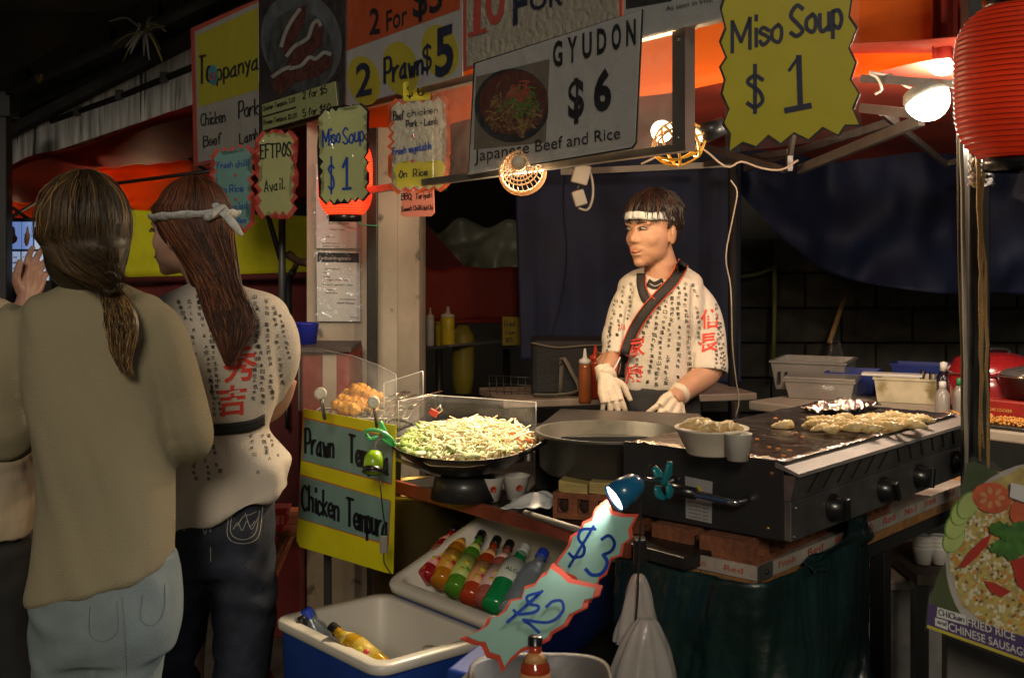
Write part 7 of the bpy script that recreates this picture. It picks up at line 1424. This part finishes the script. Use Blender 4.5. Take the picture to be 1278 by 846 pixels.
for pts in ([(287, 634), (284, 668), (300, 678), (322, 670), (328, 632)], [(290, 637), (288, 664), (301, 673), (318, 666), (324, 637)], [(291, 660), (297, 652), (302, 662), (308, 650), (314, 660), (322, 646)], [(296, 656), (304, 644), (312, 642), (320, 638)], [(306, 640), (312, 656), (318, 650)], [(252, 650), (256, 666), (262, 640)], [(226, 648), (230, 662), (236, 640)], [(262, 640), (263, 700)]): ribbon(mb, sj, cr_spline([Vector(p) for p in pts], 6), 1.0, .0015)
obj('pocket_stitching', mb, mst_, jn)
for x in (218, 302): c = P(x, 0, Y); obj('shoe', MB().ell((c.x, c.y+.05, .04), (.045, .12, .045)), M_blackmat, pw)
ma = mat('hair_auburn_dark', (.035, .011, .005), .55, var=.3, sc=30, bp=0); ma1 = mat('hair_auburn', (.27, .08, .02), .5, bp=0); ma2 = mat('hair_chestnut', (.085, .026, .009), .52, bp=0)
hcc = P(243, 278, Y); rx, ry, rz = 47/F*Y, .095, 56/F*Y
sc_ = MB().ell(hcc+V((0, .004, .004)), (rx, ry, rz*.96), None, 30, 20); sc_.loft(rings([(252, 285, 36, .07), (262, 330, 33, .05), (274, 370, 29, .035, -.02), (284, 400, 20, .02, -.06)], Y-.03), 24)
hbm = join_eval(sc_, .007, 4); fwd = R @ V((0, -1, 0))
hbm.v = [v if (v-hc).dot(fwd) < .05 or v.z > hc.z+.055 else v-fwd*((v-hc).dot(fwd)-.05) for v in hbm.v]; obj('hair_base', hbm, ma, pw)
def gen_p(t_):
    az = random.uniform(-2.6, 1.5); k = random.uniform(1.0, 1.06); p = []
    for e in (random.uniform(1.2, 1.5), .9, .5, .1): p.append(hcc+V((rx*k*math.cos(e)*math.sin(az), -ry*k*math.cos(e)*math.cos(az), rz*k*math.sin(e))))
    u = (math.sin(az)+1)/2*.9+random.uniform(-.1, .15); L_ = random.uniform(.6, 1.05)
    if az < -1.75 : return p
    for q in (.25, .5, .75, 1):
        q *= L_; x0 = 236+q*44; x1 = 286+34*min(1, q*1.6)-24*max(0, q-.6)/.4; y = 322+q*128; x = x0+(x1-x0)*u; s_ = ssp(x, y, .015); by = s_.y if s_ is not None else Y-.02; p.append(P(x, y, min(by, Y-.1)-random.uniform(0, .035)))
    return p
random.seed(5); obj('hair', strands(5200, gen_p, None, (.0006, .0012)), [ma, ma2, ma1], pw, kind='stuff')
# headband
hp_ = []
for i in range(41):
    a = 2*math.pi*i/40; hp_.append(hcc+V((rx*1.1*math.cos(a), ry*1.12*math.sin(a), P(0, 270, Y).z-hcc.z+.006*math.cos(a*1)-.0)))
mb = MB(); mb.tube(hp_, [.0115+.002*math.sin(i*1.7) for i in range(41)], 10, flat=.45); obj('headband', mb, m_head, pw)
kn = P(275, 262, Y-.06); hbo = obj('headband_knot', MB().tube([P(258, 272, Y-.1), kn, P(284, 268, Y-.06)], [.014, .019, .012], 10, sm=4, flat=.6), m_head, pw)
for pts, rr in (([(276, 262, Y-.07), (268, 256, Y-.07), (266, 254, Y-.07)], [.011, .009, .003]), ([(276, 264, Y-.07), (290, 278, Y-.07), (302, 294, Y-.06)], [.008, .011, .006])): obj('headband_tail', MB().tube([px3(p) for p in pts], rr, 8, sm=4, flat=.35), m_head, pw)
obj('earring', MB().ell(f(-.078, .002, -.045), (.003, .003, .005)), M_chrome, pw)
# ---------- person cut by the left edge ----------
Y = 3.0; lw = thing('person', 'person cut off by the left edge, raising a hand, in a cream blouse', 'person', (P(-50, 0, Y).x, Y, 0))
hc = P(-52, 310, Y); mb = MB(); f, R = headmb(mb, hc, math.radians(65), .97); limb(mb, [(-40, 340, Y), (-44, 385, Y)], [.05, .06])
mb.loft(rings([(-44, 380, 50, .07), (-46, 420, 74, .1), (-46, 520, 62, .1), (-40, 640, 64, .11)], Y), 22)
limb(mb, [(-2, 410, Y-.02), (10, 470, Y-.05), (22, 430, Y+.05), (30, 378, Y+.12)], [.05, .042, .036, .025])
for x in (-66, -8): mb.loft(rings([(x, 640, 32, .08), (x+20, 800, 27, .07), (x+22, 1000, 18, .045)], Y), 16)
msk = mat('skin_dark', (.36, .2, .15), .5, var=.07, sss=.1); obj('body', join_eval(mb, .006, 4), msk, lw); face(lw, f, .97)  # even, darker skin tone for this person
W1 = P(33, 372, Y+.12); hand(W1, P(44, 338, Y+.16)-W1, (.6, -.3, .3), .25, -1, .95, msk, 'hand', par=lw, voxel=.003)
mb = MB(); mb.loft(rings([(-44, 372, 46, .07), (-44, 390, 66, .09), (-46, 430, 78, .12), (-46, 520, 74, .13), (-40, 600, 76, .135), (-36, 668, 76, .14)], Y), 30); limb(mb, [(-10, 400, Y), (4, 450, Y-.03), (12, 480, Y-.02), (24, 400, Y+.1)], [.062, .058, .05, .035], 20)
obj('cream_blouse', join_eval(mb, .008, 4, wrinkle(.012, 12, 12, 5)), mat('cream_satin', (.42, .35, .25), .5, var=.1, sc=6, bp=.2), lw)
mb = MB(); mb.loft(rings([(-38, 640, 70, .12), (-36, 700, 68, .12)], Y), 24)
for x in (-60, 4): mb.loft(rings([(x-4, 680, 38, .1), (x+14, 800, 32, .08), (x+22, 1000, 24, .055)], Y), 20)
obj('dark_trousers', join_eval(mb, .009, 4, wrinkle(.006, 10, 10, 8)), M_blackmat, lw)
sc_ = MB().ell(hc+V((-.01, .0, .02)), (.085, .1, .1)); obj('hair', join_eval(sc_, .008, 3, wrinkle(.01, 30, 30, 10)), mh, lw)
for o in lw.children:
    if o.name.startswith('hair'):
        pass
